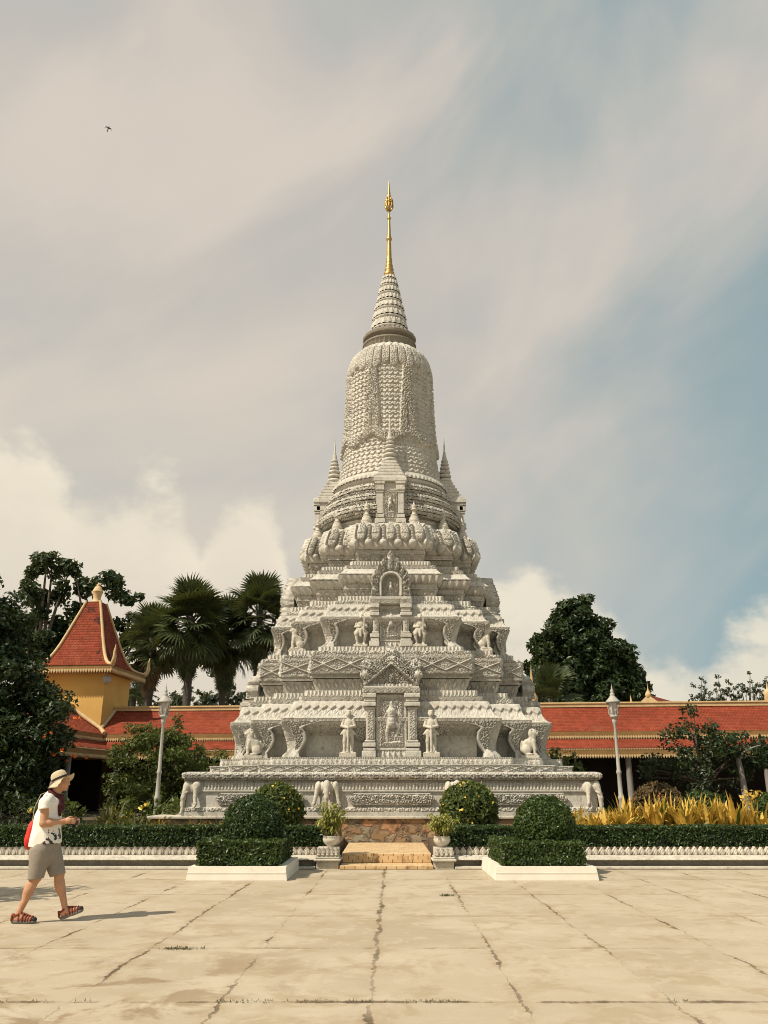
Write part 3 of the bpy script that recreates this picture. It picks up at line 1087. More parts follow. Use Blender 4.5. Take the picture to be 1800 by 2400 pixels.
BELL = [(11.45, 1.84), (11.6, 1.82), (11.843, 1.765), (12.1, 1.715), (12.4, 1.672), (12.72, 1.64), (13.1, 1.60), (13.63, 1.565), (14.3, 1.545), (15.0, 1.535), (15.5, 1.525),
        (15.85, 1.50), (16.15, 1.43), (16.43, 1.305), (16.6, 1.16), (16.72, .98), (16.79, .80)]


def bell():
    zs = np.array([p[0] for p in BELL])
    rs = np.array([p[1] for p in BELL]) - .045
    zz = np.arange(11.45, 16.79, 0.0145)
    nu = 720
    th = np.linspace(-math.pi, math.pi, nu + 1)
    TH, Z = np.meshgrid(th, zz, indexing='ij')
    # smooth profile
    r = np.interp(Z, zs, rs)
    # rows of scales, each row's hem thick and wavy, a rosette in every scale
    n = 52
    ph = TH / (2 * math.pi) * n
    cu = ph - np.floor(ph) - .5
    rh = .168
    row = (Z - 11.5) / rh + .16 * np.cos(2 * np.pi * ph)
    fr = row - np.floor(row)
    h = .062 * (1 - fr) ** 1.2 * sstep(fr, 0, .10)
    rc = (Z - 11.5) / rh
    cb = ph + .5 * (np.floor(rc) % 2)
    cb = cb - np.floor(cb) - .5
    rr = np.hypot(cb * (2 * math.pi * r / n), (rc - np.floor(rc) - .55) * rh)
    h = h + .034 * np.sqrt(np.clip(1 - (rr / .040) ** 2, 0, 1)) - .014 * np.exp(-((rr - .055) / .010) ** 2)
    # sashes hanging from the collar and swags joining them
    per = math.pi / 4
    tl = (TH + per / 2) / per
    k = np.floor(tl)
    t0 = (tl - k - .5) * per                     # angle from the middle of the bay
    hgt = np.clip((Z - 12.9) / 2.6, 0, 1)
    xs = (np.abs(t0) - per / 2 + .02 + .10 * (1 - hgt)) * r
    sash = sstep(.13 - np.abs(xs), 0, .025) * (Z > 12.95) * (Z < 15.75)
    zsw = 12.72 + .34 * (np.abs(t0) / (per / 2)) ** 1.4
    ds = Z - zsw
    swag = sstep(ds, -.17, -.13) * sstep(.20 - ds, 0, .05) * (Z < 13.4)
    g = np.maximum(sash, swag)
    fol = foliage(TH * 1.55, Z, .15)
    h = np.where(g > .02, np.maximum(h * (1 - g), g * (.06 + .11 * fol)), h)
    # collar of hanging tongues under the neck
    nt = 32
    pu = TH / (2 * math.pi) * nt
    uu = pu - np.floor(pu) - .5
    wide = (np.floor(pu).astype(int) % 2) == 0
    bot = np.where(wide, 15.52, 15.62) + .28 * np.abs(uu) ** 2.2 * 2
    tong = sstep(Z - bot, 0, .03) * (Z < 16.46)
    rim = np.minimum(Z - bot, (.5 - np.abs(uu)) * 2 * math.pi * r / nt)
    ton = .085 * tong * sstep(.5 - np.abs(uu), .02, .10) + .028 * tong * np.exp(-((rim - .03) / .012) ** 2) + .045 * tong * foliage(uu * .3 + .07, Z, .11) * (rim > .05)
    h = np.where(Z > bot, ton, h)
    up = Z > 16.40
    leaf = .03 + .05 * pat_petal(TH * 1.2, np.clip(16.79 - Z, 0, .39), 2 * math.pi * 1.2, .39, .26)
    h = np.where(up, leaf, h)
    dr = np.gradient(r, axis=1)
    dz = np.gradient(Z, axis=1)
    ln = np.hypot(dr, dz)
    nr, nz = dz / ln, -dr / ln
    h[-1] = h[0]
    P = np.stack([(r + nr * h) * np.sin(TH), -(r + nr * h) * np.cos(TH), Z + nz * h], -1)
    return MB().add(P.reshape(-1, 3), grid_faces(nu, len(zz) - 1), 0, True)


spart(bell(), 'bell')

NK = [(16.66, .74), (16.72, .80, ('petal', .02, .16)), (17.02, .97), (17.03, 1.0), (17.09, 1.0), (17.10, .76), (17.20, .74), (17.30, .97), (17.36, .985, ('foliage', .025, .1)),
      (17.52, .80, ('petal', .03, .16)), (17.66, .66), (17.67, .5)]
spart(turned(NK, fine=.013), 'neck_ring', M['stone_dark'])
CONE = [(17.66, .690), (18.10, .635), (18.52, .560), (18.90, .475), (19.26, .415), (19.62, .345), (19.95, .265), (20.19, .215)]
for (za, ra), (zb, rb) in zip(CONE[:-1], CONE[1:]):
    hh = zb - za
    rg = [(za - .01, ra - .12), (za + .02 * hh, ra - .03), (za + .10 * hh, ra - .005), (za + .20 * hh, ra - .01), (za + .24 * hh, ra - .05),
          (za + .26 * hh, ra - .03, ('petal', .028, max(.10, ra * .28))), (za + .90 * hh, (ra + rb) / 2 - .045), (za + hh, rb - .09), (za + hh + .02, .1)]
    spart(turned(rg, fine=.012), 'spire_ring')

GP = [(.10, 20.15), (.20, 20.17), (.215, 20.25), (.20, 20.33), (.15, 20.37), (.165, 20.42), (.175, 20.48), (.16, 20.54), (.125, 20.57), (.14, 20.62), (.145, 20.67), (.12, 20.73),
      (.105, 20.76), (.122, 20.81), (.12, 20.86), (.098, 20.90), (.112, 20.95), (.105, 21.01), (.088, 21.05), (.095, 21.10), (.085, 21.5), (.073, 21.75), (.075, 21.82), (.108, 21.86), (.108, 21.92),
      (.075, 21.96), (.085, 22.0), (.07, 22.04), (.06, 22.4), (.048, 22.75), (.05, 22.8), (.076, 22.84), (.076, 22.89), (.045, 22.93), (.032, 23.0), (.03, 23.15), (.05, 23.2), (.05, 23.25), (.035, 23.3),
      (.045, 23.7), (.085, 23.84), (.09, 23.9), (.05, 24.0), (.065, 24.05), (.045, 24.15), (.05, 24.2), (.03, 24.3), (.036, 24.36), (.018, 24.48), (.022, 24.52), (.0, 24.70)]
gs = spart(MB().lathe(GP, seg=28), 'golden_spire', M['gold'])
lf = MB()
for k in range(8):
    a = 2 * math.pi * k / 8
    for zz, rr, hh in ((23.22, .06, .62), (23.5, .05, .45)):
        pts, n = [], 7
        for j in range(n):
            t = j / (n - 1)
            rad = rr + .11 * math.sin(math.pi * min(1, t * 1.25)) * (1 - .35 * t)
            pts.append((rad * math.cos(a), rad * math.sin(a), zz + hh * t))
        lf.tube(pts, [.02, .032, .036, .032, .024, .016, .006], 6)
lf.build('spire_leaves', M['gold'], gs)

# mini stupas on the corners of the lotus crown
MS = [(.17, 0), (.18, .03), (.15, .07), (.17, .10), (.175, .14), (.14, .18), (.15, .22), (.12, .26), (.085, .29), (.11, .31), (.11, .33), (.065, .35), (.065, .47), (.105, .48), (.10, .51), (.06, .54),
      (.075, .58), (.07, .63), (.035, .68), (.018, .74), (.0, .80)]
first = None
for x, y in ((.75, -2.42), (-.75, -2.42), (1.72, -1.72), (-1.72, -1.72), (2.42, -.75), (-2.42, -.75), (2.42, .75), (-2.42, .75), (1.72, 1.72), (-1.72, 1.72), (.75, 2.42), (-.75, 2.42)):
    if first is None:
        first = spart(MB().lathe(MS, seg=16), 'mini_stupa', M['stone_statue'])
        o = first
    else:
        o = copy_obj(first, stupa)
    o.location = (x, y, 9.40)

# ---- four niches with spirelets round the drum
NI = MB()
NI.box(-.47, .47, -2.50, -1.5, 10.55, 10.80)
NI.box(-.40, .40, -2.48, -1.5, 9.40, 10.56)
NI.box(-.455, .455, -2.39, -1.9, 9.41, 10.57)
for s in (-1, 1):
    NI.box(s * .33 - .09, s * .33 + .09, -2.545, -2.40, 9.75, 10.45)
    for (za, zb, e) in ((9.42, 9.56, .07), (9.60, 9.70, .04), (10.45, 10.50, .03), (10.52, 10.70, .05), (10.72, 10.80, .07)):
        NI.box(s * .33 - .09 - e, s * .33 + .09 + e, -2.545 - e, -2.38, za, zb, bev=.012)
NI.box(-.53, .53, -2.62, -1.5, 10.805, 10.96, bev=.02)
for k in range(6):
    e = .50 - .052 * k
    NI.box(-e, e, -1.95 - e * 1.12, -1.95 + e * 1.12, 10.962 + k * .125, 11.03 + k * .125, bev=.015)
    NI.box(-e + .05, e - .05, -1.95 - (e - .05) * 1.12, -1.95 + (e - .05) * 1.12, 11.032 + k * .125, 11.086 + k * .125)
for k, (rr, zz) in enumerate(((.24, 11.78), (.225, 11.95), (.20, 12.11), (.175, 12.26), (.15, 12.40), (.125, 12.53))):
    NI.lathe([(rr - .08, zz - .07), (rr - .01, zz - .04), (rr, zz), (rr - .02, zz + .04), (rr - .09, zz + .075)], (0, -1.95, 0), 20)
NI.lathe([(.10, 12.58), (.07, 12.63), (.085, 12.67), (.06, 12.71), (.07, 12.75), (.045, 12.8), (.05, 12.84), (.03, 12.9), (.026, 13.1), (.03, 13.13), (.018, 13.16), (.0, 13.52)], (0, -1.95, 0), 14)


def panel_relief(wd, z0, z1, fig=0.9):
    H = z1 - z0

    def hgt(x, z):
        d = np.minimum(np.minimum(wd / 2 - np.abs(x), z - z0), z1 - z)
        border = .03 * sstep(d, .012, .02) * (1 - sstep(d, .065 * wd / .8, .075 * wd / .8))
        ub = ((z + x) / .11) % 1.0
        border = border * (.55 + .45 * np.sqrt(np.clip(1 - ((ub - .5) / .45) ** 2, 0, 1)))
        inner = sstep(d, .10 * wd / .8, .115 * wd / .8)
        f = figure_relief(x, z, fig, 0, z0 + H * .5 - fig * .56)
        bgf = .042 * foliage(x, z, .075) * (f < .004)
        arch = .035 * sstep(.012 - np.abs(np.hypot(x / .9, np.maximum(z - (z0 + H * .62), 0)) - wd * .31), 0, .008) * (z > z0 + H * .5)
        return border + inner * np.maximum.reduce([bgf, f * .9 + .012 * foliage(x, z, .06) * (f > .02), arch])
    return plate(lambda x, z: np.minimum(np.minimum(wd / 2 - np.abs(x), z - z0), z1 - z) + 1e-4, hgt, -wd / 2, wd / 2, z0, z1, .0115, .06)


npan = panel_relief(.48, 9.55, 10.55, .58)
ni0, np0 = None, None
for q in range(4):
    if q == 0:
        ni0 = o = spart(NI, 'niche')
        pn = npan.build('niche_panel', ST, ni0)
        pn.location = (0, -2.49, 0)
    else:
        o = copy_obj(ni0, stupa)
        c = copy_obj(pn, o)
    o.rotation_euler = (0, 0, q * math.pi / 2)


# ---- corner brackets
def bracket(h, sc, mirror, lim):
    t = np.array([0, .10, .25, .45, .75, 1.0])
    po = np.array([.17, .20, .31, .33, .19, 0.0]) * sc
    t2 = np.array([0, .05, .15, .30, .50, .70, .80, .86, .92, .97, 1.0])
    pi = np.array([.50, .47, .45, .56, .645, .625, .545, .62, .80, 1.0, 1.15]) * sc

    def pm(x, z):
        p = (-x if mirror else x)
        v = z / h
        return p - np.interp(v, t, po), np.interp(v, t2, pi) - p

    def mask(x, z):
        a, b = pm(x, z)
        return np.minimum(np.minimum(a, b), lim - (-x if mirror else x))

    def hgt(x, z):
        a, b = pm(x, z)
        p = (-x if mirror else x)
        d = np.minimum(a, b)
        rim = .05 * sstep(.055 - np.abs(b - .04), 0, .02)
        eye = .05 * np.sqrt(np.clip(1 - (np.hypot(p - .50 * sc, z - .80 * h) / .07) ** 2, 0, 1))
        foot = .06 * np.sqrt(np.clip(1 - (np.hypot(p - .34 * sc, z - .08 * h) / (.16 * sc)) ** 2, 0, 1))
        return np.maximum.reduce([.05 * foliage(x, z, .10) * sstep(d, 0, .03), rim * sstep(b, 0, .02), eye, foot])
    w = min(1.15 * sc, lim)
    return plate(mask, hgt, -w if mirror else 0, 0 if mirror else w, 0.0, h, .0125, .26,
                 lean=lambda x, z: .26 * (1 - z / h) ** 0.9 * (1 - .75 * np.exp(-(z / h / .14) ** 2)))


def brackets(E, zb, h, off):
    c, m, s = (e + off for e in E)
    meshes = {}
    for sc in (1.0,):
        for mir in (False, True):
            meshes[sc, mir] = bracket(h, sc * (1 if E is E1 else .80), mir, 2.0)
    meshes['mid', False], meshes['mid', True] = (bracket(h, (1 if E is E1 else .72), k, E[1] - E[0] - .02) for k in (False, True))
    meshes['end', False], meshes['end', True] = (bracket(h, (.8 if E is E1 else .62), k, E[2] - E[1] - .02) for k in (False, True))
    first = {}
    for q in range(4):
        a = q * math.pi / 2
        for x, y, sc, mir in ((-c, s, 1.0, False), (c, s, 1.0, True), (-m, m, 'mid', False), (m, m, 'mid', True), (-s, c, 'end', False), (s, c, 'end', True)):
            key = (sc, mir)
            if key not in first:
                first[key] = o = spart(meshes[key], 'bracket')
            else:
                o = copy_obj(first[key], stupa)
            o.location = (x * math.cos(a) + y * math.sin(a), x * math.sin(a) - y * math.cos(a), zb)
            o.rotation_euler = (0, 0, a)


brackets(E1, 2.287, .94, -.02)
brackets(E2, 5.352, .805, -.02)


def spandrels(E, zb, h, x0, wd):
    """foliage panels hanging beside the doors, behind the guardians"""
    first = {}
    for q in range(4):
        a = q * math.pi / 2
        for s in (-1, 1):
            if s not in first:
                mb = plate(lambda x, z: np.minimum(z - h * (.36 + .56 * np.clip(s * x / wd, 0, 1) ** .8 + .03 * np.sin(x * 34)), h - z + 1e-3),
                           lambda x, z: .055 * foliage(x, z, .115), -wd if s < 0 else 0, 0 if s < 0 else wd, 0, h, .0125, .12, lean=lambda x, z: .40 * (1 - z / h) ** .7)
                first[s] = o = spart(mb, 'foliage_panel')
            else:
                o = copy_obj(first[s], stupa)
            x, y = s * x0, E[2] - .10
            o.location = (x * math.cos(a) + y * math.sin(a), x * math.sin(a) - y * math.cos(a), zb)
            o.rotation_euler = (0, 0, a)


spandrels(E1, 2.287, .92, .64, 1.35)
spandrels(E2, 5.352, .79, .50, .85)


# ---- false doors with pediments, one per side and storey
def false_door(fy, zb, z_lin, hw_pil, in_pil, hw_lin, zp_lin, ped_h, ped_w, style, recess, fig, depth):
    f = MB()
    f.box(-hw_pil + .02, hw_pil - .02, -fy + recess + .07, -fy + depth, zb, z_lin)
    pw = hw_pil - in_pil
    for s in (-1, 1):
        cx = s * (hw_pil + in_pil) / 2
        f.box(cx - pw / 2, cx + pw / 2, -fy, -fy + recess + .2, zb + .44, z_lin - .42, bev=.012)
        for (za, zc, e) in ((zb, zb + .16, .10), (zb + .16, zb + .24, .06), (zb + .26, zb + .37, .08), (zb + .39, zb + .44, .03), (z_lin - .42, z_lin - .37, .02), (z_lin - .35, z_lin - .25, .09),
                            (z_lin - .23, z_lin - .12, .05), (z_lin - .12, z_lin - .002, .09)):
            f.box(cx - pw / 2 - e, cx + pw / 2 + e * .25 if s < 0 else cx + pw / 2 + e, -fy - e, -fy + recess + .2, za, zc, bev=.015) if s > 0 else \
                f.box(cx - pw / 2 - e, cx + pw / 2 + e * .25, -fy - e, -fy + recess + .2, za, zc, bev=.015)
    # side returns
    door = spart(f, 'false_door')
    pan = panel_relief(2 * in_pil - .02, zb + .16, z_lin - .02, fig)
    p = pan.build('door_panel', ST, door)
    p.location = (0, -fy + recess, 0)
    pb = plate(lambda x, z: np.minimum(in_pil - .012 - np.abs(x), z) + 1e-4,
               lambda x, z: .05 * pat_petal(x, z, 2 * in_pil, .16, .15), -in_pil + .012, in_pil - .012, 0, .158, .0115, .06).build('petal_row', ST, door)
    pb.location = (0, -fy + recess - .01, zb)
    for s in (-1, 1):
        pl = plate(lambda x, z: np.minimum(pw / 2 - .05 - np.abs(x), np.minimum(z, z_lin - zb - .92 - z)) + 1e-4,
                   lambda x, z: .025 * foliage(x, z, .10), -pw / 2 + .05, pw / 2 - .05, 0, z_lin - zb - .92, .0115, .03).build('pilaster_carving', ST, door)
        pl.location = (s * (hw_pil + in_pil) / 2, -fy - .004, zb + .46)
    li = MB()
    li.box(-hw_lin, hw_lin, -fy - .03, -fy + .5, z_lin, zp_lin, bev=.02)
    li.box(-hw_lin + .03, hw_lin - .03, -fy - .01, -fy + .5, zp_lin + .001, zp_lin + .05, bev=.012)
    lo = li.build('lintel', ST, door)
    lr = plate(lambda x, z: np.minimum(hw_lin - .02 - np.abs(x), np.minimum(z, zp_lin - z_lin - .03 - z)) + 1e-4,
               lambda x, z: .028 * pat_lozenge(x, z, 2 * hw_lin, zp_lin - z_lin - .03, .19), -hw_lin + .02, hw_lin - .02, 0, zp_lin - z_lin - .03, .0115, .02).build('lintel_carving', ST, lo)
    lr.location = (0, -fy - .042, z_lin + .015)
    W, Hh = ped_w, ped_h

    if style == 'gable':
        def sil(x, z):
            ax, v = np.abs(x), z / Hh
            out = np.interp(v, [0, .08, .30, .42, .48, .62, .74, .80, 1.0], [.88, .98, .97, .85, .78, .55, .34, .24, .10]) * W
            saw = .035 * np.abs(np.sin(z / Hh * np.pi * 9))
            horn = np.maximum(.155 - np.hypot(ax - .86 * W, z - .54 * Hh) + .012, .15 - np.hypot(ax - .90 * W, z - .30 * Hh))
            head = np.maximum(.17 - np.hypot(x / 1.05, z - Hh * .86), .15 - np.hypot(x, z - Hh * .70))
            return np.maximum.reduce([out + saw - ax - .03, horn, head])

        def hgt(x, z):
            ax = np.abs(x)
            m = sil(x, z)
            line = z - (.58 * Hh - ax * .80)                      # main rafter
            raft = .055 * sstep(.030 - np.abs(line + .02), 0, .02) + .05 * pat_beads(x, np.clip(line + .06, 0, .08), 2 * W, .08, .08)
            raft2 = .06 * sstep(.02 - np.abs(line - .17), 0, .015)
            inside = line < -.06
            fol = .095 * foliage(x, z, .085)
            fig_ = .07 * np.sqrt(np.clip(1 - (x / .07) ** 2 - ((z - .22 * Hh) / .13) ** 2, 0, 1))
            rows = .05 * pat_crest(x, np.clip(z, 0, .09), 2 * W, .09, .1) * (z < .09)
            h = np.where(inside, -.01 + .75 * fol + fig_, .06 + fol)
            h = np.maximum.reduce([h, (raft + .06) * (raft > .004), (raft2 + .05) * (raft2 > .004), rows + .05 * (z < .09)])
            hd = .15 * np.sqrt(np.clip(1 - (np.hypot(x / 1.05, z - Hh * .86) / .18) ** 2, 0, 1))
            hd = np.maximum(hd, .15 * np.sqrt(np.clip(1 - (np.hypot(x, z - Hh * .66) / .19) ** 2, 0, 1)))
            for zz in (.88, .70):
                for s in (-1, 1):
                    hd = np.maximum(hd, .18 * sstep(.04 - np.hypot(x - s * .07, z - Hh * zz), 0, .02))
                hd = hd - .10 * sstep(.10 - np.abs(x), 0, .02) * sstep(.018 - np.abs(z - Hh * (zz - .085)), 0, .01)
                hd = np.maximum(hd, .19 * sstep(.03 - np.hypot(x, z - Hh * (zz - .03)), 0, .02))
            hr = .16 * np.sqrt(np.clip(1 - (np.hypot(ax - .90 * W, z - .30 * Hh) / .15) ** 2, 0, 1))
            hr2 = .13 * np.sqrt(np.clip(1 - ((np.hypot(ax - .86 * W, z - .54 * Hh) - .09) / .06) ** 2, 0, 1))
            return np.maximum.reduce([h, hd, hr, hr2]) * sstep(m, 0, .03)
    else:
        def sil(x, z):
            ax, v = np.abs(x), z / Hh
            out = np.interp(v, [0, .10, .20, .34, .46, .55, .66, .78, .86, .92, 1.0], [.92, .98, .90, .96, .92, .80, .62, .42, .22, .14, .01]) * W
            saw = .04 * np.abs(np.sin(z / Hh * np.pi * 8 + .5))
            return out + saw - ax - .03

        def hgt(x, z):
            m = sil(x, z)
            ax = np.abs(x)
            zc = .30 * Hh
            rr = np.hypot(x, np.maximum(z - zc, 0) * .95)
            ring = .10 * sstep(.045 - np.abs(rr - .30 * W / .62), 0, .02) * (z > .06)
            inner = rr < .27 * W / .62
            fol = .085 * foliage(x, z, .085)
            flame = .05 * (.5 + .5 * np.cos((np.arctan2(x, z - .1 * Hh)) * 26)) * sstep(rr, .36 * W / .62, .42 * W / .62)
            fg = figure_relief(x, z, .50, 0, .05) * 1.3
            h = np.where(inner, -.02 + .85 * fol * (fg < .01) + fg, .07 + fol + flame)
            top = .15 * np.sqrt(np.clip(1 - (x / .10) ** 2 - ((z - .80 * Hh) / (.16 * Hh)) ** 2, 0, 1))
            top2 = .13 * np.sqrt(np.clip(1 - (x / .13) ** 2 - ((z - .64 * Hh) / (.09 * Hh)) ** 2, 0, 1))
            hr = .16 * np.sqrt(np.clip(1 - (np.hypot(ax - .84 * W, z - .16 * Hh) / .11) ** 2, 0, 1))
            hr2 = .16 * np.sqrt(np.clip(1 - (np.hypot(ax - .84 * W, z - .44 * Hh) / .09) ** 2, 0, 1))
            return np.maximum.reduce([h, (ring + .05) * (ring > .004), (top + .03) * (top > .004), (top2 + .03) * (top2 > .004), hr, hr2]) * sstep(m, 0, .03)
    pd = plate(sil, hgt, -W * 1.12, W * 1.12, 0, Hh, .0115, .16, lean=lambda x, z: (.34 if style == 'gable' else .16) * np.clip((z / Hh - .42) / .58, 0, 1)).build('pediment', ST, door)
    pd.location = (0, -fy + .32, zp_lin + .05)
    # ribbed vault roof that ties the pediment back to the storey behind
    rb = MB()
    n = 14
    y1 = depth * .95
    for k in range(n):
        ya, yb = -fy + .40 + (y1 - .40) * k / n, -fy + .40 + (y1 - .40) * (k + .62) / n
        for (e, a, b) in ((0.0, ya, yb), (-.035, yb, -fy + .40 + (y1 - .40) * (k + 1) / n)):
            w_ = W * .80 + e
            hh = (Hh * .44 + e)
            prof = [(-w_, 0), (-w_ * .96, hh * .25), (-w_ * .62, hh * .62), (0, hh), (w_ * .62, hh * .62), (w_ * .96, hh * .25), (w_, 0)]
            rb.prism(prof, a, b)
    ro = rb.build('vault_roof', ST, door)
    ro.location = (0, 0, zp_lin + .051)
    return door


d1 = false_door(4.64, 2.288, 3.945, .68, .435, .78, 4.085, 1.14, .80, 'gable', .10, 1.16, 1.45)
d2 = false_door(3.64, 5.356, 6.60, .52, .355, .625, 6.77, 1.50, .62, 'arch', .16, .80, 1.35)
for d in (d1, d2):
    for q in (1, 2, 3):
        c = copy_tree(d, stupa)
        c.rotation_euler = (0, 0, q * math.pi / 2)


# ---- three-headed elephants carrying the platform
def elephant_mesh():
    P = []
    P.append(('e', (0, -.06, .66), (.15, .20, .17), .05))
    P.append(('e', (0, -.20, .72), (.10, .08, .12), .05))
    P += [('c', (0, -.22, .66), (0, -.30, .40), .085, .070, .05), ('c', (0, -.30, .40), (0, -.30, .12), .070, .050, .03), ('c', (0, -.30, .12), (.0, -.34, .03), .050, .042, .02)]
    for s in (-1, 1):
        P.append(('e', (s * .135, -.02, .66), (.05, .13, .15), .02))
        P.append(('e', (s * .245, .0, .66), (.105, .15, .16), .03))
        P.append(('e', (s * .235, -.10, .68), (.06, .07, .10), .03))
        P += [('c', (s * .27, -.08, .62), (s * .31, -.10, .42), .075, .055, .03), ('c', (s * .31, -.10, .42), (s * .35, -.12, .26), .055, .045, .02)]
        cx, cz = s * .315, .245
        for k in range(9):
            a0, a1 = -.2 + k * .75, -.2 + (k + 1) * .75
            r0, r1 = .075 - .006 * k, .075 - .006 * (k + 1)
            P.append(('c', (cx + s * r0 * math.cos(a0), -.12, cz - r0 * math.sin(a0)), (cx + s * r1 * math.cos(a1), -.12, cz - r1 * math.sin(a1)), .030 - .0015 * k, .030 - .0015 * k, .006))
        P.append(('c', (s * .10, .02, .50), (s * .14, .03, .02), .085, .085, .05))
        P.append(('c', (s * .08, -.20, .56), (s * .10, -.33, .50), .02, .01, .01))
    return sdf_mesh(P, .0125)


EV, EF = elephant_mesh()
el0 = None
for q in range(4):
    for x, dg in ((-1.64, 0), (1.64, 0), (5.07, 45)):
        if el0 is None:
            el0 = o = spart(MB().add(EV, EF, 0, True), 'elephant', M['stone_statue'])
        else:
            o = copy_obj(el0, stupa)
        a = q * math.pi / 2
        y = -5.24 if dg == 0 else -5.07
        o.location = (x * math.cos(a) - y * math.sin(a), x * math.sin(a) + y * math.cos(a), .90)
        o.rotation_euler = (0, 0, a + R(dg))
        o.scale = (.88, .88, .97)


# ------------------------------------------------------------------ statues standing on the stupa's ledges
def guardian_mesh(kind):
    P = []
    if kind == 'club':
        P += [('e', (0, 0, .62), (.105, .075, .13), .04), ('e', (0, -.01, .50), (.10, .085, .09), .04), ('c', (0, 0, .72), (0, -.01, .79), .04, .04, .02), ('e', (0, -.012, .84), (.062, .066, .078), .015),
              ('e', (0, .0, .895), (.066, .066, .035), .01), ('c', (0, -.07, .835), (0, -.078, .825), .014, .016, .008), ('e', (0, -.055, .80), (.03, .02, .014), .008)]
        for s in (-1, 1):
            P += [('c', (s * .105, 0, .70), (s * .155, -.01, .575), .042, .034, .02), ('c', (s * .155, -.01, .575), (s * .035, -.115, .54), .033, .026, .015),
                  ('c', (s * .035, -.115, .54), (s * .01, -.13, .53), .028, .028, .01), ('c', (s * .055, 0, .44), (s * .085, .0, .25), .068, .046, .03),
                  ('c', (s * .085, 0, .25), (s * .085, .01, .055), .046, .036, .02), ('c', (s * .085, .01, .03), (s * .10, -.09, .02), .034, .026, .02),
                  ('e', (s * .062, -.005, .85), (.012, .02, .026), .006),
                  ('c', (s * .09, .0, .45), (s * .175, .0, .40), .055, .02, .03)]
        P += [('c', (0, -.135, .58), (0, -.115, .04), .020, .034, .008), ('c', (0, -.07, .46), (0, -.08, .28), .045, .03, .02)]
    else:
        P += [('e', (0, 0, .56), (.115, .08, .13), .04), ('e', (0, -.01, .43), (.12, .10, .08), .04), ('c', (0, 0, .66), (0, -.02, .73), .045, .045, .02), ('e', (0, -.035, .78), (.07, .075, .078), .015),
              ('e', (0, -.02, .835), (.074, .074, .04), .01), ('e', (0, -.09, .755), (.045, .04, .028), .012), ('c', (0, -.10, .775), (0, -.11, .77), .02, .02, .01)]
        for s in (-1, 1):
            P += [('c', (s * .115, 0, .64), (s * .165, -.01, .51), .044, .036, .02), ('c', (s * .06, -.02, .40), (s * .135, -.05, .30), .082, .056, .03),
                  ('c', (s * .135, -.05, .30), (s * .095, -.01, .05), .052, .036, .02), ('c', (s * .095, -.01, .025), (s * .12, -.10, .018), .034, .026, .02),
                  ('e', (s * .068, -.02, .79), (.012, .02, .026), .006), ('c', (s * .10, .0, .40), (s * .195, .0, .35), .055, .02, .03)]
        P += [('c', (-.165, -.01, .51), (-.03, -.105, .50), .035, .028, .015), ('c', (.165, -.01, .51), (.10, -.115, .50), .035, .028, .015),
              ('c', (.095, -.125, .40), (.105, -.135, .72), .02, .024, .008), ('c', (0, -.09, .40), (0, -.11, .24), .045, .035, .02)]
    P += [('e', (0, -.01, .004), (.19, .15, .02), .01)]
    return sdf_mesh(P, .0105)


def lion_mesh():
    """seated guardian lion looking along -x"""
    P = [('e', (.06, 0, .26), (.15, .11, .17), .06), ('e', (.13, 0, .15), (.13, .125, .12), .05), ('e', (-.05, 0, .36), (.105, .10, .15), .06), ('e', (-.07, 0, .50), (.085, .085, .10), .04),
         ('e', (-.10, 0, .585), (.088, .080, .082), .02), ('e', (-.165, 0, .56), (.058, .055, .045), .02), ('e', (-.15, 0, .525), (.05, .045, .02), .012), ('e', (-.205, 0, .585), (.018, .022, .016), .01),
         ('e', (-.03, 0, .56), (.07, .10, .12), .02), ('c', (-.09, 0, .66), (-.07, 0, .68), .03, .02, .02)]
    for s in (-1, 1):
        P += [('c', (-.09, s * .06, .36), (-.115, s * .065, .18), .052, .040, .03), ('c', (-.115, s * .065, .18), (-.11, s * .065, .04), .040, .036, .02), ('e', (-.14, s * .065, .03), (.06, .04, .03), .02),
              ('e', (.10, s * .10, .14), (.11, .05, .11), .03), ('e', (.03, s * .115, .035), (.10, .045, .035), .02), ('e', (-.165, s * .04, .612), (.018, .016, .014), .008), ('e', (-.05, s * .08, .655), (.02, .014, .025), .01)]
    P += [('c', (.23, 0, .10), (.25, 0, .25), .03, .022, .02), ('c', (.25, 0, .25), (.21, 0, .36), .022, .03, .01)]
    return sdf_mesh(P, .0105)


def plinth(mb, x0, x1, y0, y1, h):
    return mb.box(x0, x1, y0, y1, 0.0, h, bev=.012)


def statue(name, V, F, base, label, cat, loc, rz, group):
    t = thing(name, label, cat, loc, rz, group)
    b = plinth(MB(), *base)
    b.build('pedestal', M['stone_statue'], t)
    f = MB().add(V + np.array([0, 0, base[4] - .004]), F, 0, True)
    f.build('body', M['stone_statue'], t)
    return t


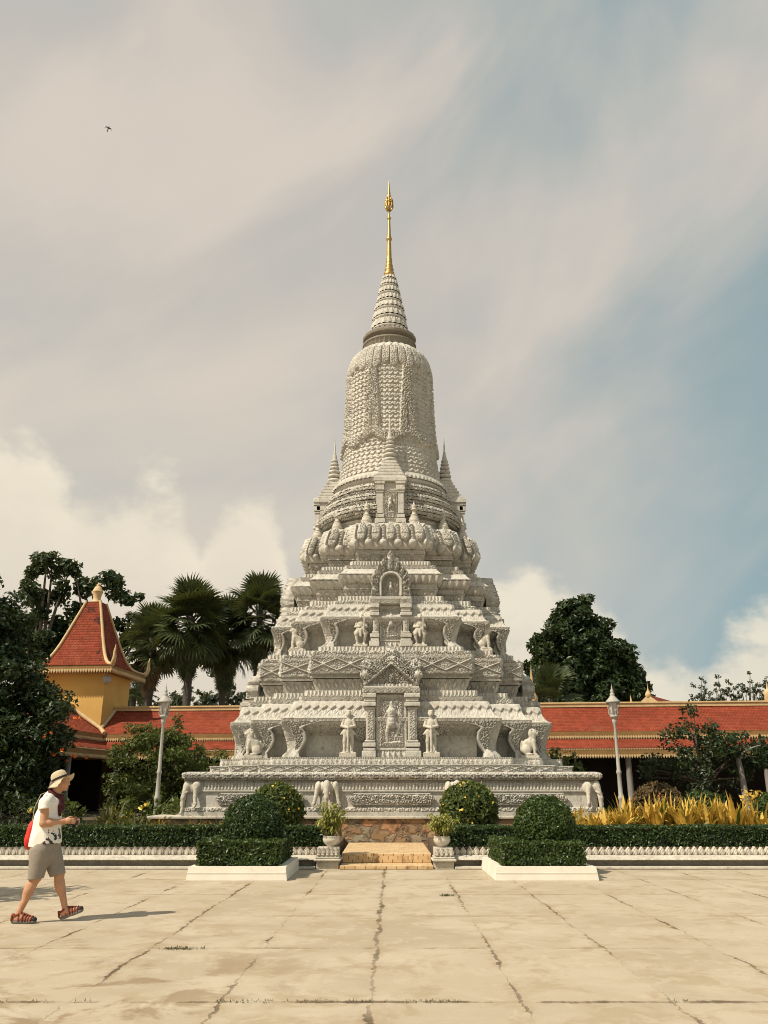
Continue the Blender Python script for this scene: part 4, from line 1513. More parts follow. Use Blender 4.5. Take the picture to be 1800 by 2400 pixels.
GV, GF = guardian_mesh('club')
GV = GV * np.array([1.12, 1.12, 1.19])
HV, HF = guardian_mesh('squat')
LV, LF = lion_mesh()
BS = (-.22, .22, -.17, .17, .12)
g = statue('guardian_statue', GV, GF, BS, 'stone guardian resting both hands on a club, left of the lower carved door', 'statue', (SX - 1.15, SY - 4.58, 2.287), 0, 'guardian statues on the stupa')
for x, y, rz, lb in ((1.05, -4.58, 0, 'stone guardian resting both hands on a club, right of the lower carved door'),
                     (-4.58, -1.1, -90, 'stone guardian with a club seen side on at the left end of the lower terrace'),
                     (4.58, -1.1, 90, 'stone guardian with a club seen side on at the right end of the lower terrace')):
    c = copy_tree(g)
    c.location = (SX + x, SY + y, 2.287)
    c.rotation_euler = (0, 0, R(rz))
    relabel(c, lb)
g = statue('guardian_statue', HV * np.array([.98, .98, 1.03]), HF, (-.20, .20, -.15, .15, .07), 'squat monkey-faced stone guardian with raised sword, left of the upper door', 'statue', (SX - .87, SY - 3.57, 5.352), 0, 'guardian statues on the stupa')
for x, y, rz, lb in ((.83, -3.57, 0, 'squat monkey-faced stone guardian with raised sword, right of the upper door'),
                     (-3.57, -.85, -90, 'squat stone guardian in profile against the sky on the upper ledge, palm side'),
                     (3.57, -.85, 90, 'squat stone guardian in profile on the upper ledge, facing the big round tree')):
    c = copy_tree(g)
    c.location = (SX + x, SY + y, 5.352)
    c.rotation_euler = (0, 0, R(rz))
    relabel(c, lb)
LB = (-.24, .27, -.18, .18, .07)
l0 = statue('lion_statue', LV * 1.04, LF, LB, 'seated stone lion looking left on the lower terrace corner', 'statue', (SX - 3.80, SY - 3.82, 2.287), R(12), 'lion statues on the stupa')
for x, y, z, rz, lb, s in ((3.80, -3.82, 2.287, 168, 'seated stone lion looking right on the lower terrace corner', 1),
                           (-2.80, -2.75, 5.352, 12, 'smaller seated stone lion looking left on the upper ledge', .94),
                           (2.80, -2.75, 5.352, 168, 'smaller seated stone lion looking right on the upper ledge', .94)):
    c = copy_tree(l0)
    c.location = (SX + x, SY + y, z)
    c.rotation_euler = (0, 0, R(rz))
    c.scale = (s, s, s)
    relabel(c, lb)


# ------------------------------------------------------------------ ground
def ground_mat():
    m = bpy.data.materials.new('old_concrete')
    m.use_nodes = True
    n = NT(m.node_tree)
    co = n.coord('Object')
    X, Y, _ = n.xyz(co)
    wob = n.noise(co, 1.6, 5, 0.65)
    wob2 = n.noise(co, 9.0, 4, 0.6)
    wx = n.math('ADD', n.math('MULTIPLY', n.math('SUBTRACT', wob, .5), .16), n.math('MULTIPLY', n.math('SUBTRACT', wob2, .5), .11))
    # joints along the view: every 1.12 m
    xs = n.math('SUBTRACT', X, n.math('MULTIPLY', Y, .0103))
    px_ = n.math('DIVIDE', n.math('ADD', n.math('ADD', xs, .165), wx), 1.12)
    fx = n.math('ABSOLUTE', n.math('SUBTRACT', n.math('FRACT', n.math('ADD', px_, .5)), .5))
    dxj = n.math('MULTIPLY', fx, 1.12)
    idx = n.math('FLOOR', n.math('ADD', px_, .5))
    # joints across: every 2.19 m
    wy = n.math('ADD', n.math('MULTIPLY', n.math('SUBTRACT', wob2, .5), .07), n.math('MULTIPLY', n.math('SUBTRACT', wob, .5), .06))
    py_ = n.math('DIVIDE', n.math('ADD', n.math('SUBTRACT', Y, 6.98), wy), 2.19)
    fy = n.math('ABSOLUTE', n.math('SUBTRACT', n.math('FRACT', n.math('ADD', py_, .5)), .5))
    dyj = n.math('MULTIPLY', fy, 2.19)
    idy = n.math('FLOOR', n.math('ADD', py_, .5))
    slab = n.new('ShaderNodeTexWhiteNoise', noise_dimensions='2D')
    n.link(n.comb(n.math('FLOOR', px_), n.math('FLOOR', py_), 0), slab.inputs[0])
    base = n.mix(slab.outputs[0], (0.370, 0.312, 0.230), (0.430, 0.366, 0.274))
    big = n.noise(co, .55, 8, .62, .3)
    base = n.mix(n.ramp(big, .40, .62), base, (0.465, 0.402, 0.308))
    mid = n.noise(co, 1.9, 9, .68, .6)
    base = n.mix(n.ramp(mid, .49, .62, 0, .75), base, (0.355, 0.285, 0.190))
    flake = n.noise(co, 2.6, 9, .62, 1.0)
    base = n.mix(n.ramp(flake, .555, .60, 0, .40), base, (0.505, 0.443, 0.345))
    # bruised dark stains near the left foreground
    dark = n.noise(co, 1.15, 8, .66, .5)
    lm = n.math('MULTIPLY', n.ramp(X, .6, -2.4), n.ramp(Y, 11.5, 7.0))
    base = n.mix(n.math('MULTIPLY', n.ramp(dark, .50, .60), n.math('ADD', n.math('MULTIPLY', lm, .75), .10)), base, (0.235, 0.165, 0.095))
    fine = n.noise(co, 55.0, 4, .7)
    base = n.mix(n.ramp(fine, .35, .70, 0, .28), base, (0.35, 0.275, 0.185))
    speck = n.noise(co, 13.0, 5, .7)
    base = n.mix(n.ramp(speck, .705, .735, 0, .8), base, (0.17, 0.125, 0.08))
    # how open a joint is varies along it
    open_x = n.ramp(n.noise(n.comb(idx, n.math('MULTIPLY', Y, .35), 3.3), 2.6, 5, .65), n.math('SUBTRACT', .40, n.math('MULTIPLY', n.ramp(n.math('ABSOLUTE', idx), .5, .4), .10)), .68)
    open_y = n.ramp(n.noise(n.comb(n.math('MULTIPLY', X, .45), idy, 8.1), 2.9, 5, .65), .39, .60)
    near_y = n.ramp(Y, 10.2, 6.6, .6, 1.9)
    width_x = n.math('ADD', .004, n.math('MULTIPLY', n.math('MULTIPLY', open_x, wob2), n.math('ADD', .034, n.math('MULTIPLY', n.ramp(n.math('ABSOLUTE', idx), .5, .4), .035))))
    width_y = n.math('ADD', .006, n.math('MULTIPLY', n.math('MULTIPLY', open_y, near_y), .022))
    kx = n.math('MULTIPLY', n.ramp(n.math('DIVIDE', dxj, width_x), 1.25, .55), n.math('ADD', .10, n.math('MULTIPLY', open_x, .85)))
    ky = n.math('MULTIPLY', n.ramp(n.math('DIVIDE', dyj, width_y), 1.25, .55), n.math('ADD', .10, n.math('MULTIPLY', open_y, n.ramp(Y, 9.5, 6.8, .45, .85))))
    crack = n.math('MAXIMUM', kx, ky)
    # worn, crumbled margins
    halo = n.math('MAXIMUM', n.math('MULTIPLY', n.ramp(dxj, .11, .015), open_x), n.math('MULTIPLY', n.ramp(dyj, .09, .01), open_y))
    base = n.mix(n.math('MULTIPLY', halo, n.ramp(wob2, .40, .62, .15, .85)), base, (0.34, 0.25, 0.15))
    # a few wandering hairline cracks
    vo = n.new('ShaderNodeTexVoronoi', feature='DISTANCE_TO_EDGE')
    n.link(n.vmath('ADD', co, n.vmath('SCALE', n.noise(co, 2.0, 5, .7, 0, 1), scale=.35)), vo.inputs['Vector'])
    vo.inputs['Scale'].default_value = .42
    hair = n.math('MULTIPLY', n.ramp(vo.outputs['Distance'], .006, .001), n.ramp(n.noise(co, .5, 3), .52, .60))
    crack = n.math('MAXIMUM', crack, n.math('MULTIPLY', hair, .0))
    c = n.mix(n.math('MULTIPLY', crack, .90), base, (0.070, 0.048, 0.028))
    b = n.new('ShaderNodeBsdfPrincipled')
    n.link(c, b.inputs['Base Color'])
    b.inputs['Roughness'].default_value = .9
    b.inputs['Specular IOR Level'].default_value = .2
    bp = n.new('ShaderNodeBump')
    bp.inputs['Strength'].default_value = .6
    bp.inputs['Distance'].default_value = .012
    hgt = n.math('ADD', n.math('MULTIPLY', mid, .7), n.math('MULTIPLY', fine, .30))
    hgt = n.math('SUBTRACT', hgt, n.math('MULTIPLY', crack, 1.6))
    n.link(hgt, bp.inputs['Height'])
    n.link(bp.outputs[0], b.inputs['Normal'])
    o = n.new('ShaderNodeOutputMaterial')
    n.link(b.outputs[0], o.inputs[0])
    return m


gr = MB()
gr.add([(-400, -200, 0), (400, -200, 0), (400, 900, 0), (-400, 900, 0)], [[0, 1, 2, 3]])
tag(gr.build('ground', ground_mat()), kind='structure')


# ------------------------------------------------------------------ garden terrace: soil, retaining masonry, steps, curb
soil = MB()
soil.box(-26, -.98, 18.22, 44, .004, .36)
soil.box(1.08, 26, 18.22, 44, .004, .36)
soil.box(-.98, 1.08, 22.2, 44, .004, .35)
tag(soil.build('garden_soil', M['soil']), kind='structure')


def masonry_mat():
    m = bpy.data.materials.new('rubble_masonry')
    m.use_nodes = True
    n = NT(m.node_tree)
    co = n.coord('Object')
    warp = n.vmath('ADD', co, n.vmath('SCALE', n.noise(co, 3.6, 5, .65, 0, 1), scale=.42))
    x, y, z = n.xyz(warp)
    p = n.comb(n.math('ADD', x, n.math('MULTIPLY', y, 1.0)), 0.0, n.math('MULTIPLY', z, 1.35))
    ve = n.new('ShaderNodeTexVoronoi', feature='DISTANCE_TO_EDGE')
    vc = n.new('ShaderNodeTexVoronoi', feature='F1')
    for v in (ve, vc):
        n.link(p, v.inputs['Vector'])
        v.inputs['Scale'].default_value = 2.7
        v.inputs['Randomness'].default_value = .85
    r = n.xyz(vc.outputs['Color'])
    c = n.mix(r[0], (0.23, 0.145, 0.080), (0.42, 0.275, 0.150))
    c = n.mix(n.ramp(r[1], .62, .75), c, (0.40, 0.215, 0.115))
    c = n.mix(n.ramp(r[2], .70, .80), c, (0.26, 0.235, 0.175))
    st = n.noise(co, 2.2, 8, .68, .6)
    c = n.mix(n.ramp(st, .49, .60, 0, .85), c, (0.065, 0.044, 0.028))
    st2 = n.noise(co, 7, 6, .65)
    c = n.mix(n.ramp(st2, .50, .72, 0, .5), c, (0.52, 0.37, 0.22))
    c = n.mix(n.ramp(ve.outputs['Distance'], .055, .02), c, (0.20, 0.14, 0.085))
    b = n.new('ShaderNodeBsdfPrincipled')
    n.link(c, b.inputs['Base Color'])
    b.inputs['Roughness'].default_value = .85
    bp = n.new('ShaderNodeBump')
    bp.inputs['Strength'].default_value = .9
    bp.inputs['Distance'].default_value = .03
    n.link(n.math('ADD', n.ramp(ve.outputs['Distance'], .0, .12), n.math('MULTIPLY', st2, .5)), bp.inputs['Height'])
    n.link(bp.outputs[0], b.inputs['Normal'])
    o = n.new('ShaderNodeOutputMaterial')
    n.link(b.outputs[0], o.inputs[0])
    return m


wl = thing('retaining_wall', 'rubble stone retaining wall under the stupa with a pale coping slab', 'wall', (SX, SY, 0))
MB().box(-6.0, 6.0, -5.30, 5.3, .004, .79).build('masonry', masonry_mat(), wl)
MB().box(-6.1, 6.1, -5.37, 5.37, .79, .858, bev=.012).build('coping_slab', M['curb'], wl)


def step_tile_mat():
    m = bpy.data.materials.new('sandstone_tiles')
    m.use_nodes = True
    n = NT(m.node_tree)
    co = n.coord('Object')
    x, y, z = n.xyz(co)
    wob = n.math('MULTIPLY', n.math('SUBTRACT', n.noise(co, 6, 3), .5), .03)
    row = n.math('FLOOR', n.math('DIVIDE', y, .30))
    fx = n.math('DIVIDE', n.math('ADD', n.math('ADD', x, wob), n.math('MULTIPLY', n.math('ADD', row, n.math('FLOOR', n.math('DIVIDE', z, .065))), .093)), .204)
    gx = n.math('MULTIPLY', n.math('ABSOLUTE', n.math('SUBTRACT', n.math('FRACT', fx), .5)), .204)
    cell = n.new('ShaderNodeTexWhiteNoise', noise_dimensions='3D')
    n.link(n.comb(n.math('FLOOR', fx), row, n.math('FLOOR', n.math('DIVIDE', z, .065))), cell.inputs[0])
    c = n.mix(cell.outputs[0], (0.50, 0.325, 0.160), (0.64, 0.455, 0.245))
    st = n.noise(co, 4.0, 8, .68, .5)
    c = n.mix(n.ramp(st, .52, .66, 0, .75), c, (0.24, 0.135, 0.060))
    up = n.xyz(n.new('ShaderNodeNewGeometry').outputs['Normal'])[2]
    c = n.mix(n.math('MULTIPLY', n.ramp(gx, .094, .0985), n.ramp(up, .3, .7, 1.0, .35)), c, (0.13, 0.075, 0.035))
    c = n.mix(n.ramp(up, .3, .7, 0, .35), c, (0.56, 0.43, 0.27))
    b = n.new('ShaderNodeBsdfPrincipled')
    n.link(c, b.inputs['Base Color'])
    b.inputs['Roughness'].default_value = .7
    bp = n.new('ShaderNodeBump')
    bp.inputs['Strength'].default_value = .5
    bp.inputs['Distance'].default_value = .01
    n.link(n.ramp(gx, .098, .090), bp.inputs['Height'])
    n.link(bp.outputs[0], b.inputs['Normal'])
    o = n.new('ShaderNodeOutputMaterial')
    n.link(b.outputs[0], o.inputs[0])
    return m


stp = thing('entrance_steps', 'two low steps of yellow sandstone tiles leading to the rubble wall', 'steps', (.05, 17.6, 0))
tm = step_tile_mat()
MB().box(-.92, .92, 0, 4.35, .004, .068, bev=.008).build('lower_step', tm, stp)
MB().box(-.92, .92, .70, 4.36, .068, .243, bev=.010).build('upper_step', tm, stp)


# ---- carved curb with lotus-leaf merlons
def merlons(mb, x0, x1, y, z0, h=.150, p=.134):
    n = max(1, int(round((x1 - x0) / p)))
    p = (x1 - x0) / n
    ol = [(-.42, 0), (-.47, .22), (-.48, .42), (-.38, .58), (-.19, .78), (0, 1.0), (.19, .78), (.38, .58), (.48, .42), (.47, .22), (.42, 0)]
    inn = [(.62 * a, .14 + .62 * b) for a, b in ol]
    for k in range(n):
        cx = x0 + (k + .5) * p
        jx = random.uniform(-.004, .004)
        hh = h * random.uniform(.95, 1.04)
        V, F = [], []
        N = len(ol)
        V += [(cx + jx + a * p, y, z0 + b * hh) for a, b in ol]
        V += [(cx + jx + a * p * .84, y - .020, z0 + (.05 + b * .90) * hh) for a, b in ol]
        V += [(cx + jx + a * p, y - .012, z0 + b * hh) for a, b in inn]
        V += [(cx + jx + a * p * .55, y - .034, z0 + (.12 + b * .72) * hh) for a, b in inn]
        V += [(cx + jx + a * p, y + .09, z0 + b * hh) for a, b in ol]
        for r in range(3):
            F += [[r * N + i, r * N + i + 1, (r + 1) * N + i + 1, (r + 1) * N + i] for i in range(N - 1)]
        F += [[4 * N + i, 4 * N + i + 1, i + 1, i] for i in range(N - 1)]
        mb.add(V, F, 0, False)
        mb.add(V[3 * N:4 * N], [list(range(N))], 0)
        mb.add(V[4 * N:], [list(range(N))[::-1]], 0)
        # little rosette base
        mb.ball((cx, y - .022, z0 + .012), (.035, .02, .022), 8)


def curb(name, label, x0, x1, parent=None):
    t = thing(name, label, 'garden wall', ((x0 + x1) / 2, 18.0, 0))
    L = (x1 - x0) / 2
    b = MB()
    b.box(-L, L, -.40, .3, .004, .05, bev=.01)
    b.box(-L, L, .02, .28, .05, .155)
    b.build('base', M['curb'], t)
    # cornice roll of leaves with a sloping back
    nx = int(2 * L / .016)
    xs = np.linspace(-L, L, nx + 1)[:, None]
    prof = np.array([(-.0, .150), (-.20, .152), (-.245, .162), (-.255, .175), (-.24, .190), (-.215, .197), (-.06, .236), (-.015, .240)])
    tt = np.linspace(0, 1, 22)
    pl = np.interp(tt, np.linspace(0, 1, len(prof)), prof[:, 0])
    pz = np.interp(tt, np.linspace(0, 1, len(prof)), prof[:, 1])
    Y = np.broadcast_to(pl[None], (nx + 1, 22)).copy()
    Z = np.broadcast_to(pz[None], (nx + 1, 22)).copy()
    hm = np.exp(-((tt - .42) / .14) ** 2)[None]
    u = (xs / .075) % 1.0
    h = .030 * hm * (.35 + .65 * np.sqrt(np.clip(1 - ((u - .5) / .48) ** 2, 0, 1))) * (.7 + .5 * hash2(np.floor(xs / .075), 0 * xs, 5))
    Y = Y - h
    Z = Z - h * .25
    P = np.stack([np.broadcast_to(xs, Y.shape), Y, Z], -1)
    c = MB().add(P.reshape(-1, 3), grid_faces(nx, 21), 0, True)
    c.box(-L, L, -.02, .26, .154, .243)
    c.build('cornice', M['curb'], t)
    m = MB()
    m.box(-L, L, .012, .10, .243, .262)
    merlons(m, -L, L, -.004, .243)
    m.build('lotus_crest', M['curb'], t)
    return t


curb('garden_curb', 'low white carved curb with pointed leaf crest behind the walking person', -24.0, -1.36)
curb('garden_curb', 'low white carved curb with pointed leaf crest in front of the golden plants', 1.40, 24.0)


def pier(label, x0, x1, yf):
    t = thing('curb_pier', label, 'pier', ((x0 + x1) / 2, yf, 0), group='end piers of the garden curb')
    L = (x1 - x0) / 2
    b = MB()
    b.box(-L, L, .07, .60, .004, .135, bev=.008)
    b.box(-L - .05, L + .05, -.0, .62, .140, .188, bev=.018)
    b.box(-L - .02, L + .02, .03, .61, .19, .226, bev=.012)
    b.box(-L, L, .06, .60, .228, .262)
    b.build('base', M['curb'], t)
    m = MB()
    merlons(m, -L, L, .064, .25, .148, .095)
    m.box(-L, L, .17, .60, .262, .385, bev=.01)
    m.build('lotus_crest', M['curb'], t)
    return t


pier('short white carved pier under the bushy bamboo pot, nearer the walker', -1.34, -.90, 17.66)
pier('short white carved pier under the drooping bamboo pot, right of the steps', 1.00, 1.38, 17.58)


# ------------------------------------------------------------------ plants
def leaf_quads(C, N, size, rngl, droop=0.0, aspect=1.9):
    """C: centres (n,3), N: facing normals (n,3); returns diamond-shaped leaves, slightly folded"""
    n = len(C)
    s = size * rngl.uniform(.65, 1.3, (n, 1))
    T = rngl.normal(size=(n, 3))
    T[:, 2] -= droop
    T -= (T * N).sum(1, keepdims=True) * N
    T /= np.linalg.norm(T, axis=1, keepdims=True) + 1e-9
    B = np.cross(N, T)
    w_ = s * .5
    l_ = s * .5 * aspect
    V = np.stack([C - T * l_, C + B * w_ * .9 + N * s * .10, C + T * l_ - N * s * .08, C - B * w_ * .9 + N * s * .10], 1).reshape(-1, 3)
    F = np.arange(4 * n).reshape(n, 4)
    return V, F


def unit(v):
    return v / (np.linalg.norm(v, axis=-1, keepdims=True) + 1e-9)


def shell_leaves(mb, P, N, size, depth, mi=0, tilt=.75, seed=1, aspect=1.8):
    r = np.random.default_rng(seed)
    n = len(P)
    C = P - N * (r.uniform(0, 1, (n, 1)) ** 1.5) * depth
    D = unit(N + r.normal(size=(n, 3)) * tilt)
    V, F = leaf_quads(C, D, size, r, aspect=aspect)
    mb.add(V, F, mi, False)


def box_samples(n, sx, sy, sz, r, bottom=False, ragged=.02):
    """points on the surface of a box [-sx,sx]x[-sy,sy]x[0,sz] with rounded top edges"""
    areas = np.array([4 * sx * sy, 2 * sx * sz, 2 * sx * sz, 2 * sy * sz, 2 * sy * sz])
    k = r.choice(5, n, p=areas / areas.sum())
    u, v = r.uniform(-1, 1, n), r.uniform(0, 1, n)
    P = np.zeros((n, 3))
    N = np.zeros((n, 3))
    for i in range(5):
        m = k == i
        if i == 0:
            P[m] = np.stack([u[m] * sx, (v[m] * 2 - 1) * sy, np.full(m.sum(), sz)], -1)
            N[m] = (0, 0, 1)
        elif i < 3:
            s = -1 if i == 1 else 1
            P[m] = np.stack([u[m] * sx, np.full(m.sum(), s * sy), v[m] * sz], -1)
            N[m] = (0, s, 0)
        else:
            s = -1 if i == 3 else 1
            P[m] = np.stack([np.full(m.sum(), s * sx), u[m] * sy, v[m] * sz], -1)
            N[m] = (s, 0, 0)
    w_ = np.sin(P[:, 0] * 7.3 + P[:, 2] * 9) * np.cos(P[:, 1] * 6.1 + P[:, 0] * 3.3)
    P += N * (w_[:, None] * ragged + r.normal(size=(n, 1)) * ragged * .6)
    return P, N


def hedge(label, x0, x1, y0, y1, z0, z1, n, leafm, cat='hedge', name='hedge', group=None, size=.042, seed=1):
    t = thing(name, label, cat, ((x0 + x1) / 2, (y0 + y1) / 2, z0), group=group)
    sx, sy, sz = (x1 - x0) / 2, (y1 - y0) / 2, z1 - z0
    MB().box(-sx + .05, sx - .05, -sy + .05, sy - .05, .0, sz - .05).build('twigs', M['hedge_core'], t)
    r = np.random.default_rng(seed)
    P, N = box_samples(n, sx, sy, sz, r)
    mb = MB()
    shell_leaves(mb, P, N, size, .07, seed=seed)
    mb.build('foliage', leafm, t)
    return t


def clipped_ball(label, c, rad, n, leafm, flowers=0, fm=None, name='topiary_ball', cat='topiary', size=.045, seed=1, zcut=None, stem=0.0, loose=.03, group=None):
    """clipped round bush; rad (rx, ry, rz); zcut: where the ball is cut below"""
    t = thing(name, label, cat, (c[0], c[1], c[2] - (zcut if zcut is not None else rad[2])), group=group)
    r = np.random.default_rng(seed)
    zc = zcut if zcut is not None else rad[2]
    D = unit(r.normal(size=(int(n * 1.7), 3)))
    lump = 1 + .035 * np.sin(D[:, 0] * 9 + 2 * seed) * np.cos(D[:, 1] * 8 + D[:, 2] * 7)
    P = D * np.array(rad) * lump[:, None]
    N = unit(D / np.array(rad))
    keep = P[:, 2] > -zc
    # below the equator the flanks fall straight down to the box
    P, N = P[keep][:n], N[keep][:n]
    if zcut is not None:
        low = P[:, 2] < 0
        k = np.linalg.norm(P[low, :2] / np.array(rad[:2]), axis=1, keepdims=True) + 1e-6
        P[low, :2] = P[low, :2] / k * (1 - .06 * (P[low, 2:3] / zc) ** 2)
    P = P + N * r.normal(size=(len(P), 1)) * loose * .5
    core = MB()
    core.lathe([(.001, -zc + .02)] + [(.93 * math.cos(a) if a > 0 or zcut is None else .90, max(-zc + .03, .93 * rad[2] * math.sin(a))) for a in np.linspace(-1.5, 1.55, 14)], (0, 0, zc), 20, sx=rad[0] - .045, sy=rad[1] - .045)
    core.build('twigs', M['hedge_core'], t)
    P[:, 2] += zc
    mb = MB()
    shell_leaves(mb, P, N, size, .07, seed=seed)
    mb.build('foliage', leafm, t)
    if flowers:
        f = MB()
        for k in range(flowers):
            d = unit(r.normal(size=3))
            d[1] = -abs(d[1]) if r.uniform() < .8 else d[1]
            d[2] = abs(d[2]) * (1 if r.uniform() < .8 else -.6)
            d = unit(d)
            p = d * np.array(rad) * 1.02 + np.array([0, 0, zc])
            for q in range(4):
                dd = unit(d + r.normal(size=3) * .7)
                V, F = leaf_quads(p[None] + dd * .012, unit(dd)[None], .05, r, aspect=1.1)
                f.add(V, F)
        f.build('blossoms', fm, t)
    return t


# two white planters, each with a box hedge and a domed bush
def planter(label, x0, x1, y0, y1, h, seed):
    t = thing('planter', label, 'planter', ((x0 + x1) / 2, (y0 + y1) / 2, 0), group='white planters on the plaza')
    sx, sy = (x1 - x0) / 2, (y1 - y0) / 2
    b = MB()
    k = .13
    nb = 6
    ex = .05
    pr = [(sx + .03, sy + .03, .004), (sx, sy, h)]
    V = []
    for a, c_, z in pr:
        V += [(-a, -c_, z), (a, -c_, z), (a, c_, z), (-a, c_, z)]
    for a, c_, z in ((sx - k, sy - k, h), (sx - k, sy - k, h - .04)):
        V += [(-a, -c_, z), (a, -c_, z), (a, c_, z), (-a, c_, z)]
    F = []
    for r in range(3):
        F += [[r * 4 + i, r * 4 + (i + 1) % 4, (r + 1) * 4 + (i + 1) % 4, (r + 1) * 4 + i] for i in range(4)]
    b.add(V, F)
    # a shallow ledge line half way up the front and side
    b.box(-sx - .018, sx + .018, -sy - .022, -sy + .02, h * .52, h * .56)
    b.box(sx - .02, sx + .022, -sy - .018, sy + .018, h * .52, h * .56)
    b.build('box', M['white_paint'], t)
    MB().box(-sx + k + .001, sx - k - .001, -sy + k + .001, sy - k - .001, .01, h - .039).build('earth', M['soil'], t)
    return t


planter('white plastered planter box on the side of the walking person', -3.38, -1.70, 15.52, 17.70, .222, 3)
hedge('clipped box hedge filling the white planter nearer the walker', -3.30, -1.80, 15.68, 17.55, .19, .610, 15000, M['leaf_dome'], name='box_hedge', group='box hedges in the white planters', size=.036, seed=21)
clipped_ball('dark domed topiary rising from the planter nearer the walker', (-2.47, 16.7, .82), (.565, .565, .565), 9500, M['leaf_hedge'], name='dome_topiary', zcut=.22, size=.036, seed=22, group='domed topiaries')
planter('white plastered planter box at the right of the steps, by the golden plants', 1.95, 3.67, 15.52, 17.70, .222, 4)
hedge('clipped box hedge filling the white planter in front of the golden plants', 2.05, 3.55, 15.68, 17.55, .19, .590, 15000, M['leaf_dome'], name='box_hedge', group='box hedges in the white planters', size=.036, seed=23)
clipped_ball('green domed topiary rising from the planter in front of the golden plants', (3.03, 16.7, .82), (.565, .565, .555), 9500, M['leaf_dome'], name='dome_topiary', zcut=.22, size=.036, seed=24, group='domed topiaries')

# long low hedges along the curb
hedge('long dark clipped hedge behind the walking person', -16.0, -1.25, 18.45, 19.35, .34, .735, 44000, M['leaf_hedge'], size=.040, seed=31, group='long low hedges')
hedge('long dark clipped hedge below the golden plants', 1.30, 16.0, 18.45, 19.35, .34, .735, 44000, M['leaf_hedge'], size=.040, seed=32, group='long low hedges')

clipped_ball('round yellow-flowering bush peeping out behind the darker dome', (-2.52, 20.6, 1.02), (.62, .62, .60), 4200, M['leaf_mid'], 14, M['flower_yellow'], name='flowering_bush', cat='bush', size=.062, seed=41, loose=.07, group='yellow flowering bushes')
clipped_ball('round yellow-flowering bush right of the steps', (1.97, 20.4, 1.03), (.66, .64, .62), 5200, M['leaf_mid'], 24, M['flower_yellow'], name='flowering_bush', cat='bush', size=.058, seed=42, loose=.05, group='yellow flowering bushes')
clipped_ball('rounded brown-leaved bush behind the golden plants, left of the small green dome', (7.9, 25.3, 1.05), (.72, .7, .62), 3200, M['leaf_brown'], 6, M['flower_orange'], name='clipped_bush', cat='bush', size=.07, seed=43)
clipped_ball('small smooth green dome behind the golden plants', (9.22, 25.3, .95), (.62, .6, .50), 3000, M['leaf_dome'], name='clipped_bush', cat='bush', size=.055, seed=44)
clipped_ball('big round clipped bush cut by the right frame edge', (9.75, 21.6, .88), (.62, .62, .60), 3800, M['leaf_dome'], name='clipped_bush', cat='bush', size=.05, seed=45)


# ---- pots of bamboo on the piers
def bamboo_pot(label, x, y, z, seed, droop, flip):
    t = thing('potted_plant', label, 'potted plant', (x, y, z), group='potted bamboo beside the steps')
    MB().lathe([(.07, .0), (.085, .012), (.13, .045), (.165, .095), (.172, .135), (.158, .172), (.168, .185), (.172, .195), (.150, .197), (.140, .17)], seg=28).build('pot', M['pot'], t)
    MB().lathe([(.001, .16), (.145, .165), (.15, .15)], seg=20, capped=False).build('earth', M['soil'], t)
    r = np.random.default_rng(seed)
    st, lf = MB(), MB()
    for k in range(46):
        a = r.uniform(0, 2 * math.pi)
        lean = r.uniform(.04, .24) * (1.25 if droop else 1)
        h = r.uniform(.30, .80) * (.95 if droop else 1)
        pts = []
        for j in range(7):
            u = j / 6
            pts.append((math.cos(a) * (.05 + lean * u ** 1.6), math.sin(a) * (.05 + lean * u ** 1.6), .16 + h * (u - (.42 if droop else .15) * u ** 2.6)))
        st.tube(pts, np.linspace(.006, .002, 7), 5)
        for j in range(2, 7):
            for q in range(6):
                b = r.uniform(0, 2 * math.pi)
                ln = r.uniform(.08, .15)
                d = np.array([math.cos(b), math.sin(b), r.uniform(-.8, .3)])
                d /= np.linalg.norm(d)
                p0 = np.array(pts[j]) + r.normal(size=3) * .012
                side = unit(np.cross(d, [0, 0, 1]))
                w_ = .0155
                mid = p0 + d * ln * .5 + np.array([0, 0, .012])
                end = p0 + d * ln + np.array([0, 0, -.03])
                lf.add([p0, mid + side * w_, end, mid - side * w_], [[0, 1, 2, 3]])
    st.build('stems', M['leaf_grass'], t)
    lf.build('leaves', M['leaf_bamboo'], t)
    return t


bamboo_pot('upright pale bamboo in a round white pot, left of the steps', -1.07, 17.98, .405, 51, False, 1)
bamboo_pot('drooping pale bamboo in a round white pot, right of the steps', 1.17, 17.95, .400, 52, True, -1)


def blades(mb, cx, cy, z, n, h, spread, width, r, mi=0, curl=.5, fold=True):
    """a tuft of long arching strap leaves"""
    for k in range(n):
        a = r.uniform(0, 2 * math.pi)
        L = h * r.uniform(.65, 1.15)
        out = spread * r.uniform(.25, 1.0)
        w_ = width * r.uniform(.7, 1.2)
        side = np.array([-math.sin(a), math.cos(a), 0])
        V = []
        m = 6
        for j in range(m):
            u = j / (m - 1)
            p = np.array([cx + math.cos(a) * (.03 + out * u ** 1.5), cy + math.sin(a) * (.03 + out * u ** 1.5), z + L * (u - curl * (out / (spread + 1e-6)) * u ** 2.6)])
            ww = w_ * (.55 + .9 * math.sin(math.pi * min(1, u * .9 + .08))) * (1 - u ** 4 * .95)
            V += [p - side * ww, p + np.array([0, 0, -ww * .35 if fold else 0]), p + side * ww]
        F = []
        for j in range(m - 1):
            for q in range(2):
                F.append([j * 3 + q, j * 3 + q + 1, (j + 1) * 3 + q + 1, (j + 1) * 3 + q])
        mb.add(V, F, mi, False)


